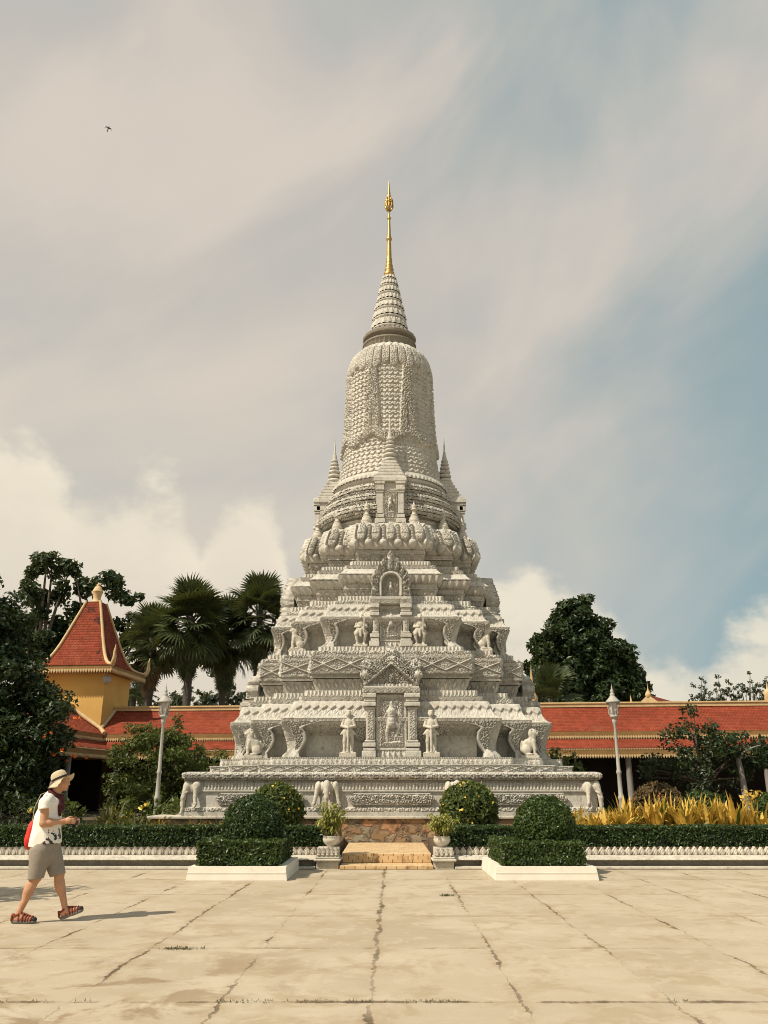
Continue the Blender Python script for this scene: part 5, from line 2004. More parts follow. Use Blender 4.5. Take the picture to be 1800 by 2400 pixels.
def gold_plant(label, x, y, n, h, seed, m='leaf_gold', spread=.55, z=.36, width=.032):
    t = thing('strap_leaf_plant', label, 'plant', (x, y, z), group='golden strap-leaved plants')
    r = np.random.default_rng(seed)
    mb = MB()
    k = max(1, n // 14)
    for q in range(k):
        blades(mb, r.normal() * .14, r.normal() * .12, 0, 14, h, spread * r.uniform(.6, 1.4), width, r, curl=r.uniform(.35, .9))
    mb.build('leaves', M[m], t)
    return t


GP_ = [(4.15, 20.6, .62), (4.55, 21.3, .70), (4.95, 20.5, .66), (5.3, 21.1, .72), (5.65, 20.5, .70), (5.95, 21.3, .92), (6.35, 20.7, .95), (6.75, 21.2, 1.0), (7.15, 20.6, .92), (7.5, 21.2, .98), (7.9, 20.7, .95),
       (8.3, 21.2, .85), (8.65, 20.7, .74), (3.55, 20.9, .6)]
for i, (x, y, h) in enumerate(GP_):
    size = 'tall' if h > .85 else 'short'
    where = ['first and shortest clump beside the right elephant', 'clump under the corner elephant', 'low clump with green blades', 'clump beyond the domed topiary', 'clump below the lamp post',
             'clump left of the brown bush', 'clump before the brown bush', 'clump before the lamp side of the dark tree', 'clump between the two rounded bushes', 'clump before the small green dome',
             'clump below the dark loose tree', 'clump before the leaning white trunk', 'last clump toward the right frame edge', 'clump half hidden by the domed topiary'][i]
    gold_plant('%s golden strap-leaved plant, %s' % (size, where), x, y, 84, h * 1.12 + .12, 60 + i)
for i, (x, y, h, lb) in enumerate(((-4.75, 20.9, .62, 'thin golden strap-leaved plant under the left corner elephant'), (-3.95, 20.8, .55, 'thin golden strap-leaved plant left of the dark dome'),
                                   (-5.25, 22.0, .72, 'single golden strap-leaved plant by the coping slab end'))):
    gold_plant(lb, x, y, 14, h, 90 + i, width=.016)
for i, (x, y, h, lb) in enumerate(((-6.6, 21.2, 1.0, 'tall olive strap-leaved plant behind the hedge, in front of the dark opening'), (-6.0, 20.8, .72, 'shorter olive strap-leaved plant next to the lilies'))):
    t = gold_plant(lb, x, y, 56, h, 95 + i, m='leaf_dry', spread=.62)

gm = MB()
r_ = np.random.default_rng(5)
for k in range(260):
    x = r_.uniform(-9.5, -3.0)
    blades(gm, x, r_.uniform(19.4, 21.6), .36, 7, r_.uniform(.28, .62), .22, .007, r_, fold=False)
for k in range(60):
    blades(gm, r_.uniform(-3.0, -1.4), r_.uniform(19.4, 21.6), .36, 7, r_.uniform(.15, .3), .18, .006, r_, fold=False)
for k in range(120):
    blades(gm, r_.uniform(1.5, 10.5), r_.uniform(19.5, 22), .36, 7, r_.uniform(.15, .3), .2, .006, r_, fold=False)
tag(gm.build('garden_grass', M['leaf_grass']), kind='stuff')

wd = MB()
for k in range(95):
    x = r_.choice([r_.normal(-1.15, .10), r_.normal(-1.0, .15), r_.normal(-.55, .12), r_.normal(-.2, .08), r_.normal(.28, .10), r_.normal(.45, .06), r_.normal(2.2, .05), r_.normal(-2.6, .25)])
    y = 6.98 + r_.normal() * .012
    blades(wd, x, y, .0, 4, r_.uniform(.008, .03), .025, .0018, r_, fold=False)
for k in range(46):
    blades(wd, r_.normal(-2.02, .09), 9.12 + r_.normal() * .02, .0, 4, r_.uniform(.012, .032), .035, .0026, r_, fold=False)
for k in range(26):
    blades(wd, r_.normal(.93, .06), 13.4 + r_.normal() * .03, .0, 4, r_.uniform(.02, .05), .035, .003, r_, fold=False)
tag(wd.build('crack_weeds', M['leaf_dry']), kind='stuff')


# ------------------------------------------------------------------ trees
def leafy(mb, clumps, per, size, seed, mi=0, droop=.2, aspect=1.7, flat=.75):
    """clumps: (x,y,z,radius)"""
    r = np.random.default_rng(seed)
    for (x, y, z, rad) in clumps:
        n = max(8, int(per * rad * rad))
        d = unit(r.normal(size=(n, 3)))
        rr = rad * r.uniform(.15, 1.0, (n, 1)) ** .6
        P = np.array([x, y, z]) + d * rr * np.array([1, 1, flat])
        N = unit(d * .6 + r.normal(size=(n, 3)) * .6 + np.array([0, 0, .5]))
        V, F = leaf_quads(P, N, size, r, droop, aspect)
        mb.add(V, F, mi, False)


def limbs(mb, base, targets, r0, seed, sides=7):
    r = np.random.default_rng(seed)
    for (x, y, z, rad) in targets:
        p1 = np.array([x, y, z - rad * .2])
        p0 = np.array(base)
        mid = p0 + (p1 - p0) * .45 + np.array([0, 0, .10 * np.linalg.norm(p1 - p0)]) + r.normal(size=3) * .12 * np.linalg.norm(p1 - p0) * .5
        pts = [p0 * (1 - u) ** 2 + 2 * mid * u * (1 - u) + p1 * u * u for u in np.linspace(0, 1, 7)]
        mb.tube(pts, np.linspace(r0, r0 * .18, 7), sides)


def crown_clumps(spec, n, rad, seed, hollow=.35):
    """spec: ellipsoids (x,y,z,rx,ry,rz); clumps spread through them, mostly near the outside"""
    r = np.random.default_rng(seed)
    vol = np.array([s[3] * s[4] * s[5] for s in spec]) ** .67
    out = []
    for k in r.choice(len(spec), n, p=vol / vol.sum()):
        s = spec[k]
        d = unit(r.normal(size=3))
        q = (hollow + (1 - hollow) * r.uniform() ** .55)
        out.append((s[0] + d[0] * s[3] * q, s[1] + d[1] * s[4] * q, s[2] + d[2] * s[5] * q, rad * r.uniform(.65, 1.3)))
    return out


def tree(name, label, cat, base, trunk_h, trunk_r, spec, nclump, crad, per, size, m, seed, group=None, lean=(0, 0), nlimb=16, bark='bark', hollow=.35, flowers=None):
    t = thing(name, label, cat, base, group=group)
    cl = crown_clumps(spec, nclump, crad, seed, hollow)
    tr = MB()
    top = (lean[0], lean[1], trunk_h)
    pts = [(lean[0] * u + .06 * math.sin(4 * u + seed), lean[1] * u, trunk_h * u) for u in np.linspace(0, 1, 8)]
    tr.tube(pts, [trunk_r * (1.35 - .25 * min(1, 3 * u)) * (1 - .35 * u) for u in np.linspace(0, 1, 8)], 12)
    limbs(tr, pts[-1], cl[:nlimb], trunk_r * .5, seed)
    limbs(tr, pts[-3], cl[nlimb:nlimb + nlimb // 3], trunk_r * .4, seed + 1)
    tr.build('trunk', M[bark], t)
    mb = MB()
    leafy(mb, cl, per, size, seed)
    mb.build('crown', M[m], t)
    if flowers:
        f = MB()
        r = np.random.default_rng(seed + 9)
        for k in range(flowers[0]):
            p = np.array(flowers[2]) + r.normal(size=3) * np.array(flowers[3])
            for q in range(7):
                d = unit(r.normal(size=3))
                V, F = leaf_quads((p + d * .05)[None], d[None], .075, r, aspect=1.2)
                f.add(V, F)
        f.build('blossoms', M[flowers[1]], t)
    return t


# dark broad-leaved tree at the left edge
tree('leafy_tree', 'big dark leafy tree with orange blossoms filling the left edge', 'tree', (-13.55, 29.0, .3), 2.6, .28,
     [(-.4, 0, 3.5, 2.6, 2.4, 2.6), (-.9, 0, 6.9, 1.5, 1.5, 1.6), (-.2, .3, 6.0, 1.55, 1.6, 1.6), (1.2, -.3, 3.1, 1.55, 1.5, 2.0), (-1.8, 0, 6.5, 1.4, 1.5, 1.7), (1.0, -.4, 1.5, 1.6, 1.3, 1.1), (-1.2, -.5, 1.2, 2.2, 1.5, 1.2)],
     285, .60, 520, .115, 'leaf_dark', 101, flowers=(14, 'flower_orange', (3.2, -.8, 2.55), (.38, .4, .50)), hollow=.25)
# airy tall trees behind the pavilion
tree('tall_tree', 'tall airy tree behind the pavilion, the leftmost crown against the sky', 'tree', (-26.5, 64, 0), 9.0, .45,
     [(0, 0, 17.3, 2.7, 2.4, 2.1), (-2.5, 0, 13.2, 3.0, 2.4, 2.2), (1.8, 0, 12.6, 2.4, 2.2, 2.0), (-1.0, 0, 10.2, 3.6, 2.6, 2.4), (-5.4, 0, 12.0, 2.6, 2.4, 2.6)],
     90, .78, 150, .30, 'leaf_dark', 111, group='tall airy trees behind the pavilion', hollow=.2)
tree('tall_tree', 'tall airy tree just left of the pavilion finial with open gaps', 'tree', (-22.0, 65, 0), 8.5, .45,
     [(-.8, 0, 17.4, 2.5, 2.2, 1.6), (-1.8, 0, 13.6, 2.0, 2.0, 1.8), (1.2, 0, 12.8, 2.0, 2.0, 1.8), (-1.0, 0, 9.8, 3.2, 2.4, 2.6), (2.2, 0, 15.0, 1.5, 1.5, 1.2), (2.6, 0, 10.6, .9, .9, 1.2), (2.7, 0, 12.9, 1.0, 1.0, 1.0)],
     86, .74, 150, .30, 'leaf_dark', 112, group='tall airy trees behind the pavilion', hollow=.2)
# big rounded tree on the right
tree('rounded_tree', 'large dense dome-shaped tree behind the right gallery', 'tree', (14.7, 63, 0), 5.0, .55,
     [(0, 0, 13.4, 1.7, 1.7, 2.3), (-.9, 0, 11.2, 3.0, 2.8, 2.4), (1.0, 0, 10.8, 2.9, 2.8, 2.3), (-2.0, 0, 8.6, 3.0, 2.8, 2.2), (2.2, 0, 8.2, 2.8, 2.6, 2.2), (0, -.5, 8.8, 3.0, 3.0, 2.4), (4.4, 0, 6.9, 1.4, 1.4, 1.3), (-2.6, 0, 6.6, 2.4, 2.2, 1.6), (1.4, 0, 6.2, 3.0, 2.4, 1.2), (-3.4, 0, 6.9, 1.7, 1.6, 1.4), (3.4, 0, 8.6, 1.6, 1.6, 1.8), (-2.4, 0, 10.0, 1.7, 1.6, 1.7), (2.5, 0, 10.4, 1.6, 1.6, 1.6), (-1.2, 0, 12.5, 1.4, 1.4, 1.5), (1.2, 0, 12.6, 1.3, 1.4, 1.4)],
     540, .72, 270, .25, 'leaf_dark', 121, hollow=.40)
# row of thin trees far right
for i, (x, z, lb) in enumerate(((29.3, 8.6, 'thin sparse distant tree standing a little apart at the right'), (31.6, 8.9, 'thin sparse distant tree in the middle of the right row'), (33.6, 8.8, 'thin sparse distant tree second from the frame edge'),
                                (35.4, 8.5, 'thin sparse distant tree cut by the right frame edge'))):
    tree('sparse_tree', lb, 'tree', (x, 78, 0), 5.2, .16, [(-.5, 0, z + .8, .5, .5, 1.9), (.35, 0, z + 1.1, .45, .5, 2.1), (1.0, 0, z + .3, .5, .5, 1.5)], 40, .26, 300, .15, 'leaf_far', 131 + i, group='thin distant trees', nlimb=22, hollow=.1)
# dark loose tree before the right gallery
tree('loose_tree', 'dark loose-leaved small tree in front of the right gallery', 'tree', (12.3, 33.5, .3), 1.4, .12,
     [(-.2, 0, 2.9, 1.1, 1.0, 1.0), (-.9, 0, 2.2, 1.0, .9, .8), (.9, 0, 2.3, 1.2, 1.0, .9), (-.3, 0, 3.95, .30, .4, .55), (.6, 0, 3.4, .5, .5, .5), (0, -.2, 1.6, 1.8, 1.0, .8), (1.7, 0, 2.3, .7, .7, .8), (-1.9, -.2, 1.9, .6, .6, .7)],
     165, .30, 260, .10, 'leaf_dark', 141, hollow=.1, nlimb=30)
tree('slender_tree', 'slender tree with a pale bare leaning trunk at the right', 'tree', (13.75, 32.8, .3), 2.3, .13, [(-.3, 0, 2.7, 1.2, .8, .65), (.5, .2, 2.5, .9, .6, .6)], 44, .32, 230, .13, 'leaf_dark', 142, bark='grey_column', lean=(-.35, 0), nlimb=4)
tree('leafy_shrub', 'yellowish green leafy shrub cut by the right frame edge', 'shrub', (14.3, 30.0, .3), 1.0, .08, [(0, 0, 1.9, .8, .8, 1.0), (.3, 0, 1.0, 1.0, .8, .8)], 46, .32, 260, .13, 'leaf_mid', 143)
tree('leafy_shrub', 'small bright leafy shrub showing behind the platform, right of the stupa', 'shrub', (6.0, 30.0, .3), 1.2, .06, [(0, 0, 2.15, .62, .55, .42), (.3, 0, 1.6, .7, .55, .5)], 34, .26, 280, .11, 'leaf_mid', 144)
tree('leafy_shrub', 'variegated yellow and green shrub at the end of the golden plants', 'shrub', (9.35, 22.6, .36), .3, .04, [(0, 0, .55, .62, .4, .42), (.5, .3, .6, .4, .4, .4)], 30, .2, 420, .085, 'leaf_gold', 145)
# big rounded green bush before the left gallery
tree('rounded_bush', 'wide rounded green bush in front of the left gallery, behind the lamp post', 'bush', (-9.0, 35.2, .3), .7, .12,
     [(-.5, 0, 2.0, 1.8, 1.4, 1.35), (.9, 0, 2.0, 1.5, 1.4, 1.45), (.3, 0, 3.3, .75, .7, .75), (-1.3, 0, 3.1, .7, .7, .6), (-.2, -.2, 1.0, 2.3, 1.4, .9), (1.6, -.2, 1.3, 1.0, 1.0, 1.0), (-.5, 0, 3.0, 1.1, .9, .8)], 200, .36, 520, .095, 'leaf_mid', 151, hollow=.4)
for i, (x, y, w_, h, m, fl, lb) in enumerate(((-6.75, 23.4, .62, .62, 'leaf_mid', 8, 'leafy bush with a few yellow flowers between the lilies and the lamp'), (-5.75, 23.6, .72, .62, 'leaf_mid', 0, 'leafy bush at the foot of the left lamp post'),
                                          (-8.4, 22.6, .60, .70, 'leaf_mid', 5, 'leafy bush right behind the head of the walking person'), (-9.6, 23.2, .8, .75, 'leaf_dark', 0, 'dark bush in the shade at the left frame edge'),
                                          (-4.95, 24.2, .35, .5, 'leaf_mid', 5, 'low flowering bush tucked beside the left corner elephant'))):
    tree('garden_bush', lb, 'bush', (x, y, .36), .25, .03, [(0, 0, h * .72, w_, w_ * .8, h * .62)], 30, .22, 420, .085, m, 161 + i, group='loose garden bushes',
         flowers=(fl, 'flower_yellow', (0, -w_ * .6, h * .9), (w_ * .5, .1, h * .28)) if fl else None, hollow=.45)
# low greenery between palms
for i, (x, z, w_, lb) in enumerate(((-17.6, 5.6, 1.8, 'hazy round tree beyond the gallery, left of the palm trunk'), (-12.0, 5.9, 1.7, 'hazy tree beyond the gallery between the palm trunks'), (-9.3, 5.2, 1.6, 'darker hazy tree beyond the gallery beside the stupa'),
                                (-20.5, 5.5, 1.6, 'hazy tree just right of the pavilion wall'), (-14.8, 5.0, 1.5, 'low hazy tree right behind the palm trunk'))):
    tree('hazy_tree', lb, 'tree', (x * 1.25, 76, 0), 4.0, .2, [(0, 0, z + 3.9, w_, w_, 1.9), (w_ * .7, 0, z + 2.7, w_ * .8, w_, 1.4), (-w_ * .7, 0, z + 2.5, w_ * .8, w_, 1.4)], 40, .55, 120, .26, 'leaf_far', 171 + i, group='hazy trees beyond the gallery', hollow=.1)
# tree out of frame whose shadow falls on the plaza
tree('shade_tree', 'leafy tree standing beyond the left frame edge, shading the plaza', 'tree', (-10.0, 11.2, 0), 2.6, .16, [(.7, .2, 4.2, 1.2, 1.0, .8), (-.6, 0, 4.4, 1.2, 1.2, 1.0)], 50, .45, 200, .14, 'leaf_mid', 181)


# ---- fan palms
def fan_leaf(r, R0, petiole, dead=False):
    """one palmate leaf: local x outwards, z up"""
    mb = MB()
    n = 26
    pts = [(petiole * u, 0, .12 * petiole * math.sin(math.pi * u * .6)) for u in np.linspace(0, 1, 5)]
    mb.tube(pts, [.045, .04, .032, .026, .022], 5)
    hub = np.array(pts[-1])
    for k in range(n):
        a = (k / (n - 1) - .5) * math.pi * 1.42
        L = R0 * (.80 + .20 * math.cos(a * .9)) * r.uniform(.9, 1.06)
        d = np.array([math.cos(a), math.sin(a), 0])
        side = np.array([-math.sin(a), math.cos(a), 0])
        w_ = R0 * .052
        fold = .25 * abs(math.sin(a))
        dr = r.uniform(.12, .34) * (2.2 if dead else 1)
        V = []
        for u, ww in ((.02, .25), (.5, 1.0), (.78, .65), (1.0, .05)):
            p = hub + d * L * u * (1 - .10 * u * dr) + np.array([0, 0, L * (fold * u * .6 - dr * u ** 2.6)])
            V += [p - side * w_ * ww + np.array([0, 0, w_ * .35 * ww]), p, p + side * w_ * ww + np.array([0, 0, w_ * .35 * ww])]
        F = []
        for j in range(3):
            for q in range(2):
                F.append([j * 3 + q, j * 3 + q + 1, (j + 1) * 3 + q + 1, (j + 1) * 3 + q])
        mb.add(V, F)
    return mb


def merged(mb):
    V = np.concatenate(mb.V)
    off = []
    for f in mb.F:
        off.append(f[0])
    return V, off


def fan_palm(label, base, H, tr, n, R0, seed, ndead=16, group='fan palms'):
    t = thing('fan_palm', label, 'palm tree', base, group=group)
    r = np.random.default_rng(seed)
    trk = MB()
    pts = [(.10 * math.sin(3 * u + seed), 0, H * u) for u in np.linspace(0, 1, 24)]
    trk.tube(pts, [tr * (1.25 - .4 * min(1, 4 * u)) * (1 + .05 * (j % 2)) for j, u in enumerate(np.linspace(0, 1, 24))], 12)
    trk.build('trunk', M['palm_bark'], t)
    kinds = [merged(fan_leaf(r, R0, R0 * 1.0)) for _ in range(4)]
    deads = [merged(fan_leaf(r, R0 * .8, R0 * .7, True)) for _ in range(3)]
    live, dead = MB(), MB()

    def place(mb, kind, az, pitch, roll, s, z):
        V, Fs = kind
        cr, sr = math.cos(roll), math.sin(roll)
        W = np.stack([V[:, 0], V[:, 1] * cr - V[:, 2] * sr, V[:, 1] * sr + V[:, 2] * cr], -1) * s
        cp, sp = math.cos(pitch), math.sin(pitch)
        W = np.stack([W[:, 0] * cp - W[:, 2] * sp, W[:, 1], W[:, 0] * sp + W[:, 2] * cp], -1)
        ca, sa = math.cos(az), math.sin(az)
        W = np.stack([W[:, 0] * ca - W[:, 1] * sa + pts[-1][0], W[:, 0] * sa + W[:, 1] * ca, W[:, 2] + z], -1)
        n0 = mb.n
        mb.V.append(W.astype(np.float32))
        mb.n += len(W)
        for f in Fs:
            mb.F.append((f + n0, 0, False, None))
    for k in range(n):
        u = (k + .5) / n
        pitch = R(84) - u * R(140) + r.normal() * .10
        place(live, kinds[k % 4], k * 2.399 + r.normal() * .2, pitch, r.normal() * .45, r.uniform(.80, 1.10), H + r.uniform(-.3, .3) - u * 1.1)
    # old leaves hang down round the stem in a tapering skirt
    for k in range(ndead):
        u = k / ndead
        place(dead, deads[k % 3], k * 2.399 + r.normal() * .2, R(-62) - u * R(24) + r.normal() * .05, r.normal() * .4, (1.05 - .45 * u) * r.uniform(.85, 1.1), H - .7 - u * 2.6)
    live.build('crown', M['leaf_palm'], t)
    if ndead:
        dead.build('hanging_fronds', M['leaf_dead' if seed % 2 else 'leaf_palm'], t)
    return t


fan_palm('tall fan palm with the largest crown, between the pavilion and the stupa', (-13.6, 58, 0), 13.1, .32, 70, 1.65, 202, 70)
fan_palm('fan palm behind the largest one, its crown peeping out at the right', (-11.6, 61, 0), 12.4, .28, 56, 1.5, 204, 44)
fan_palm('tall fan palm standing closest to the stupa', (-9.2, 60, 0), 13.9, .27, 58, 1.5, 206, 56)
fan_palm('fan palm with brown hanging fronds on the pavilion side of the crowns', (-16.7, 60, 0), 12.0, .34, 52, 1.45, 203, 30)
fan_palm('short fan palm in front of the dome-shaped tree', (10.75, 54, 0), 7.0, .25, 36, 1.25, 208, 12)


def feather_palm(label, base, H, n, L, seed):
    t = thing('feather_palm', label, 'palm tree', base, group='feather palms')
    r = np.random.default_rng(seed)
    trk = MB().tube([(0, 0, H * u) for u in np.linspace(0, 1, 8)], [.2] * 8, 9)
    trk.build('trunk', M['palm_bark'], t)
    mb = MB()
    for k in range(n):
        a = k * 2.399
        el_ = R(75) - k / n * R(95)
        pts = []
        for j in range(10):
            u = j / 9
            out = L * u * math.cos(el_)
            pts.append(np.array([math.cos(a) * out, math.sin(a) * out, H + L * (u * math.sin(el_) - .45 * u ** 2.2)]))
        mb.tube(pts, np.linspace(.03, .008, 10), 4)
        side = np.array([-math.sin(a), math.cos(a), 0])
        for j in range(1, 10):
            for q in range(3):
                p = pts[j - 1] + (pts[j] - pts[j - 1]) * (q / 3)
                for s in (-1, 1):
                    ln = .55 * math.sin(math.pi * (.1 + .85 * j / 10)) + .12
                    d = unit(side * s + np.array([math.cos(a) * .5, math.sin(a) * .5, -.35 + r.normal() * .1]))
                    mb.add([p, p + d * ln * .5 + np.array([0, 0, .03]), p + d * ln + np.array([0, 0, -.06]), p + d * ln * .5 - np.array([0, 0, .02])], [[0, 1, 2, 3]])
    mb.build('crown', M['leaf_palm'], t)
    return t


feather_palm('small feather palm peeping over the roof right of the pavilion', (-18.4, 62, 0), 8.0, 22, 2.2, 301)
feather_palm('dark feather palm low beside the stupa, behind the left gallery', (-9.9, 66, 0), 7.3, 26, 2.3, 302)


# ------------------------------------------------------------------ palace galleries and corner pavilion
GRZ = R(-5.5)
GO = (-14.5, 47.97)


def slope(mb, a0, a1, y0, z0, y1, z1, along='x', sag=0.0, n=1, mi=0):
    """roof plane from the eave (y0,z0) up to (y1,z1); tiles run in metres through the UVs"""
    L = math.hypot(y1 - y0, z1 - z0)
    pr = []
    for i in range(n + 1):
        t = i / n
        pr.append((y0 + (y1 - y0) * t, z0 + (z1 - z0) * t - sag * math.sin(math.pi * t), L * t))
    for i in range(n):
        (ya, za, va), (yb, zb, vb) = pr[i], pr[i + 1]
        if along == 'x':
            P = [(a0, ya, za), (a1, ya, za), (a1, yb, zb), (a0, yb, zb)]
            uv = [(a0, va), (a1, va), (a1, vb), (a0, vb)]
        else:
            P = [(ya, a0, za), (ya, a1, za), (yb, a1, zb), (yb, a0, zb)]
            uv = [(a0, va), (a1, va), (a1, vb), (a0, vb)]
        mb.add(P, [[0, 1, 2, 3]], mi, False, uv)


def fringe(mb, a0, a1, off, z, p=.125, h=.15, along='x', th=.03):
    """row of small leaf-shaped pendants under an eave"""
    n = int((a1 - a0) / p)
    ol = [(-.48, 0), (-.30, -.45), (0, -1.0), (.30, -.45), (.48, 0), (.0, .35)]
    for k in range(n):
        c = a0 + (k + .5) * (a1 - a0) / n
        P = [(c + x * p, zz * h + z) for x, zz in ol]
        if along == 'x':
            V = [(x, off, zz) for x, zz in P] + [(x, off + th, zz) for x, zz in P]
        else:
            V = [(off, x, zz) for x, zz in P] + [(off - th, x, zz) for x, zz in P]
        m = len(P)
        mb.add(V, [list(range(m))[::-1] if along == 'x' else list(range(m))])
        mb.add(V, [[i, (i + 1) % m, m + (i + 1) % m, m + i] for i in range(m)])
        mb.add(V, [[i + m for i in (range(m) if along == 'x' else list(range(m))[::-1])]])


def chofa(mb, x, y, z, s, dx=1.0, dy=0.0):
    """upswept flame finial on a roof corner"""
    pts = [(x, y, z), (x + .20 * s * dx, y + .20 * s * dy, z + .10 * s), (x + .30 * s * dx, y + .30 * s * dy, z + .30 * s), (x + .26 * s * dx, y + .26 * s * dy, z + .55 * s), (x + .34 * s * dx, y + .34 * s * dy, z + .85 * s)]
    mb.tube(pts, [.10 * s, .11 * s, .085 * s, .06 * s, .012 * s], 7)
    for k in range(3):
        mb.ball((x + (.22 + .04 * k) * s * dx, y + (.22 + .04 * k) * s * dy, z + (.22 + .16 * k) * s), .07 * s * (1 - .2 * k), 8)


def gallery(name, label, a0, a1, along, c, side, col0, col_step, ext=None):
    """two-stage tiled roof on columns. along: axis of the ridge, c: ridge offset, side: which way the open front faces (-1/+1)"""
    t = thing(name, label, 'gallery', (GO[0], GO[1], 0), GRZ)
    s = side

    def o(d):
        return c + s * d
    rf = MB()
    for sd in (s, -s):
        slope(rf, a0, a1, c + sd * 2.22, 4.27, c, 5.72, along, .06, 4)
        slope(rf, a0, a1, c + sd * 3.40, 3.34, c + sd * 2.02, 3.98, along, .02, 2)
    r = rf.build('roof', M['roof_tile'], t)
    cap = MB()

    def bar(mb, d0, d1, z0, z1, x0=a0, x1=a1):
        lo, hi = min(o(d0), o(d1)), max(o(d0), o(d1))
        if along == 'x':
            mb.box(x0, x1, lo, hi, z0, z1)
        else:
            mb.box(lo, hi, x0, x1, z0, z1)
    bar(cap, -.16, .16, 5.66, 5.92)
    bar(cap, -.21, .21, 5.84, 5.875)
    cap.build('ridge_cap', M['yellow_trim'], r)
    fa, fr = MB(), MB()
    for sd in (1, -1):
        bar(fa, sd * 2.10, sd * 2.24, 4.02, 4.262)
        bar(fa, sd * 3.30, sd * 3.42, 3.06, 3.33)
        bar(fa, sd * 1.9, sd * 2.09, 3.5, 4.25)
    fa.build('fascia', M['ochre'], t)
    fringe(fr, a0, a1, o(2.26), 4.02, along=along)
    fringe(fr, a0, a1, o(3.44), 3.06, along=along)
    fringe(fr, a0, a1, o(3.44), 3.36, .125, .05, along=along)
    fr.build('fringe', M['yellow_trim'], t)
    # ceiling and mural wall at the back, interior shade put into their colour
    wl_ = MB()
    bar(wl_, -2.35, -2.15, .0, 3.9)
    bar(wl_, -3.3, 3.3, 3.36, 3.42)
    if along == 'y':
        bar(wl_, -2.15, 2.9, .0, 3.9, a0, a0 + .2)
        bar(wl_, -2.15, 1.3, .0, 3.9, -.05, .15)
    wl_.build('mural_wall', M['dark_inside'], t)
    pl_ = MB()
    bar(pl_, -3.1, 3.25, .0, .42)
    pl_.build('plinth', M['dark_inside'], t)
    first = None
    x = col0
    while x < a1:
        if x > a0:
            if first is None:
                cm_ = MB().lathe([(.21, .42), (.21, .55), (.17, .6), (.155, .75), (.14, 2.85), (.16, 2.9), (.19, 3.0), (.19, 3.37)], seg=16)
                first = cc = cm_.build('column', M['grey_column'], t)
            else:
                cc = copy_obj(first, t)
            cc.location = (x, o(3.02), 0) if along == 'x' else (o(3.02), x, 0)
        x += col_step
    return t


XW = -2.55
ga = gallery('gallery', 'long red tiled gallery with yellow fringes running behind the stupa', XW, 46.0, 'x', 0.0, -1, .9, 3.25)
orn = MB()
for x, s in ((21.0, .9), (41.0, 1.0)):
    orn.lathe([(.16, 5.9), (.22, 6.0), (.20, 6.2), (.26, 6.35), (.16, 6.45), (.05, 6.55), (.02, 6.8), (0, 6.95)], (x + 14.0, 0, 0), 14)
chofa(orn, 21.2, 0, 5.9, 1.0, -.4)
orn.build('ridge_ornament', M['yellow_trim'], ga)
wg = gallery('gallery_wing', 'red tiled gallery wing coming forward below the yellow pavilion, dark inside', -26.0, 0.0, 'y', XW, 1, -24.4, 5.6)

# a gable of another roof showing over the ridge
gb = thing('distant_gable', 'small yellow gable with a spike showing over the right gallery ridge', 'roof', (16.0, 51.0, 0), R(-35))
m_ = MB()
m_.prism([(-1.1, 0), (1.1, 0), (0, .9)], -.1, .1)
m_.lathe([(.14, .75), (.19, .86), (.17, 1.0), (.09, 1.1), (.045, 1.2), (.05, 1.24), (.02, 1.34), (0, 1.75)], seg=12)
chofa(m_, -1.0, 0, .0, 1.1, -.3)
g_ = m_.build('gable', M['yellow_trim'], gb)
g_.location = (0, 0, 6.0)
m_ = MB()
slope(m_, 0, 6, -1.2, -.05, 0, .9, 'y')
slope(m_, 0, 6, 1.2, -.05, 0, .9, 'y')
m_.box(-1.0, 1.0, .1, 6, -5.5, -.05, 1)
o_ = m_.build('roof', [M['roof_tile'], M['yellow_wall']], gb)
o_.location = (0, .1, 6.0)

gb2 = thing('finial_spire', 'pale flame-shaped roof finial beside the short fan palm', 'finial', (8.9, 50.5, 0))
m_ = MB()
m_.box(-.5, .5, -.5, .5, 0, 5.9)
m_.lathe([(.30, 5.9), (.36, 6.1), (.30, 6.5), (.34, 6.65), (.2, 6.9), (.14, 7.1), (.16, 7.2), (.08, 7.6), (.09, 7.7), (0, 8.7)], seg=14)
m_.build('post', M['yellow_trim'], gb2)

pv = thing('pavilion', 'yellow corner pavilion with a steep red tiled roof and urn finial', 'pavilion', (GO[0], GO[1], 0), GRZ)
b = MB()
b.box(XW - 1.8, XW + 1.8, -1.75, 1.75, 3.0, 7.72)
b.build('tower', M['yellow_wall'], pv)
PR = [(2.48, 7.95), (2.12, 8.02), (1.86, 8.16), (1.66, 8.40), (1.48, 8.75), (1.28, 9.25), (1.05, 9.95), (.80, 10.75), (.56, 11.5), (.42, 11.95)]
rm = MB()
for q in range(4):
    ca, sa = round(math.cos(q * math.pi / 2)), round(math.sin(q * math.pi / 2))
    vv = 0
    for (ra, za), (rb, zb) in zip(PR[:-1], PR[1:]):
        L = math.hypot(rb - ra, zb - za)
        P = [(-ra, -ra, za), (ra, -ra, za), (rb, -rb, zb), (-rb, -rb, zb)]
        P = [(XW + x * ca - y * sa, x * sa + y * ca, z) for x, y, z in P]
        rm.add(P, [[0, 1, 2, 3]], 0, False, [(-ra, vv), (ra, vv), (rb, vv + L), (-rb, vv + L)])
        vv += L
rf = rm.build('roof', M['roof_tile_patched'], pv)
tr = MB()
for sx_, sy_ in ((1, -1), (1, 1), (-1, 1), (-1, -1)):
    pts = [(XW + sx_ * r, sy_ * r, z + .03) for r, z in PR]
    tr.tube(pts, np.linspace(.105, .08, len(pts)), 8)
    chofa(tr, XW + sx_ * 2.35, sy_ * 2.35, 7.98, 1.25, sx_ * .55, sy_ * .55)
tr.build('hip_trim', M['yellow_trim'], rf)
fa = MB()
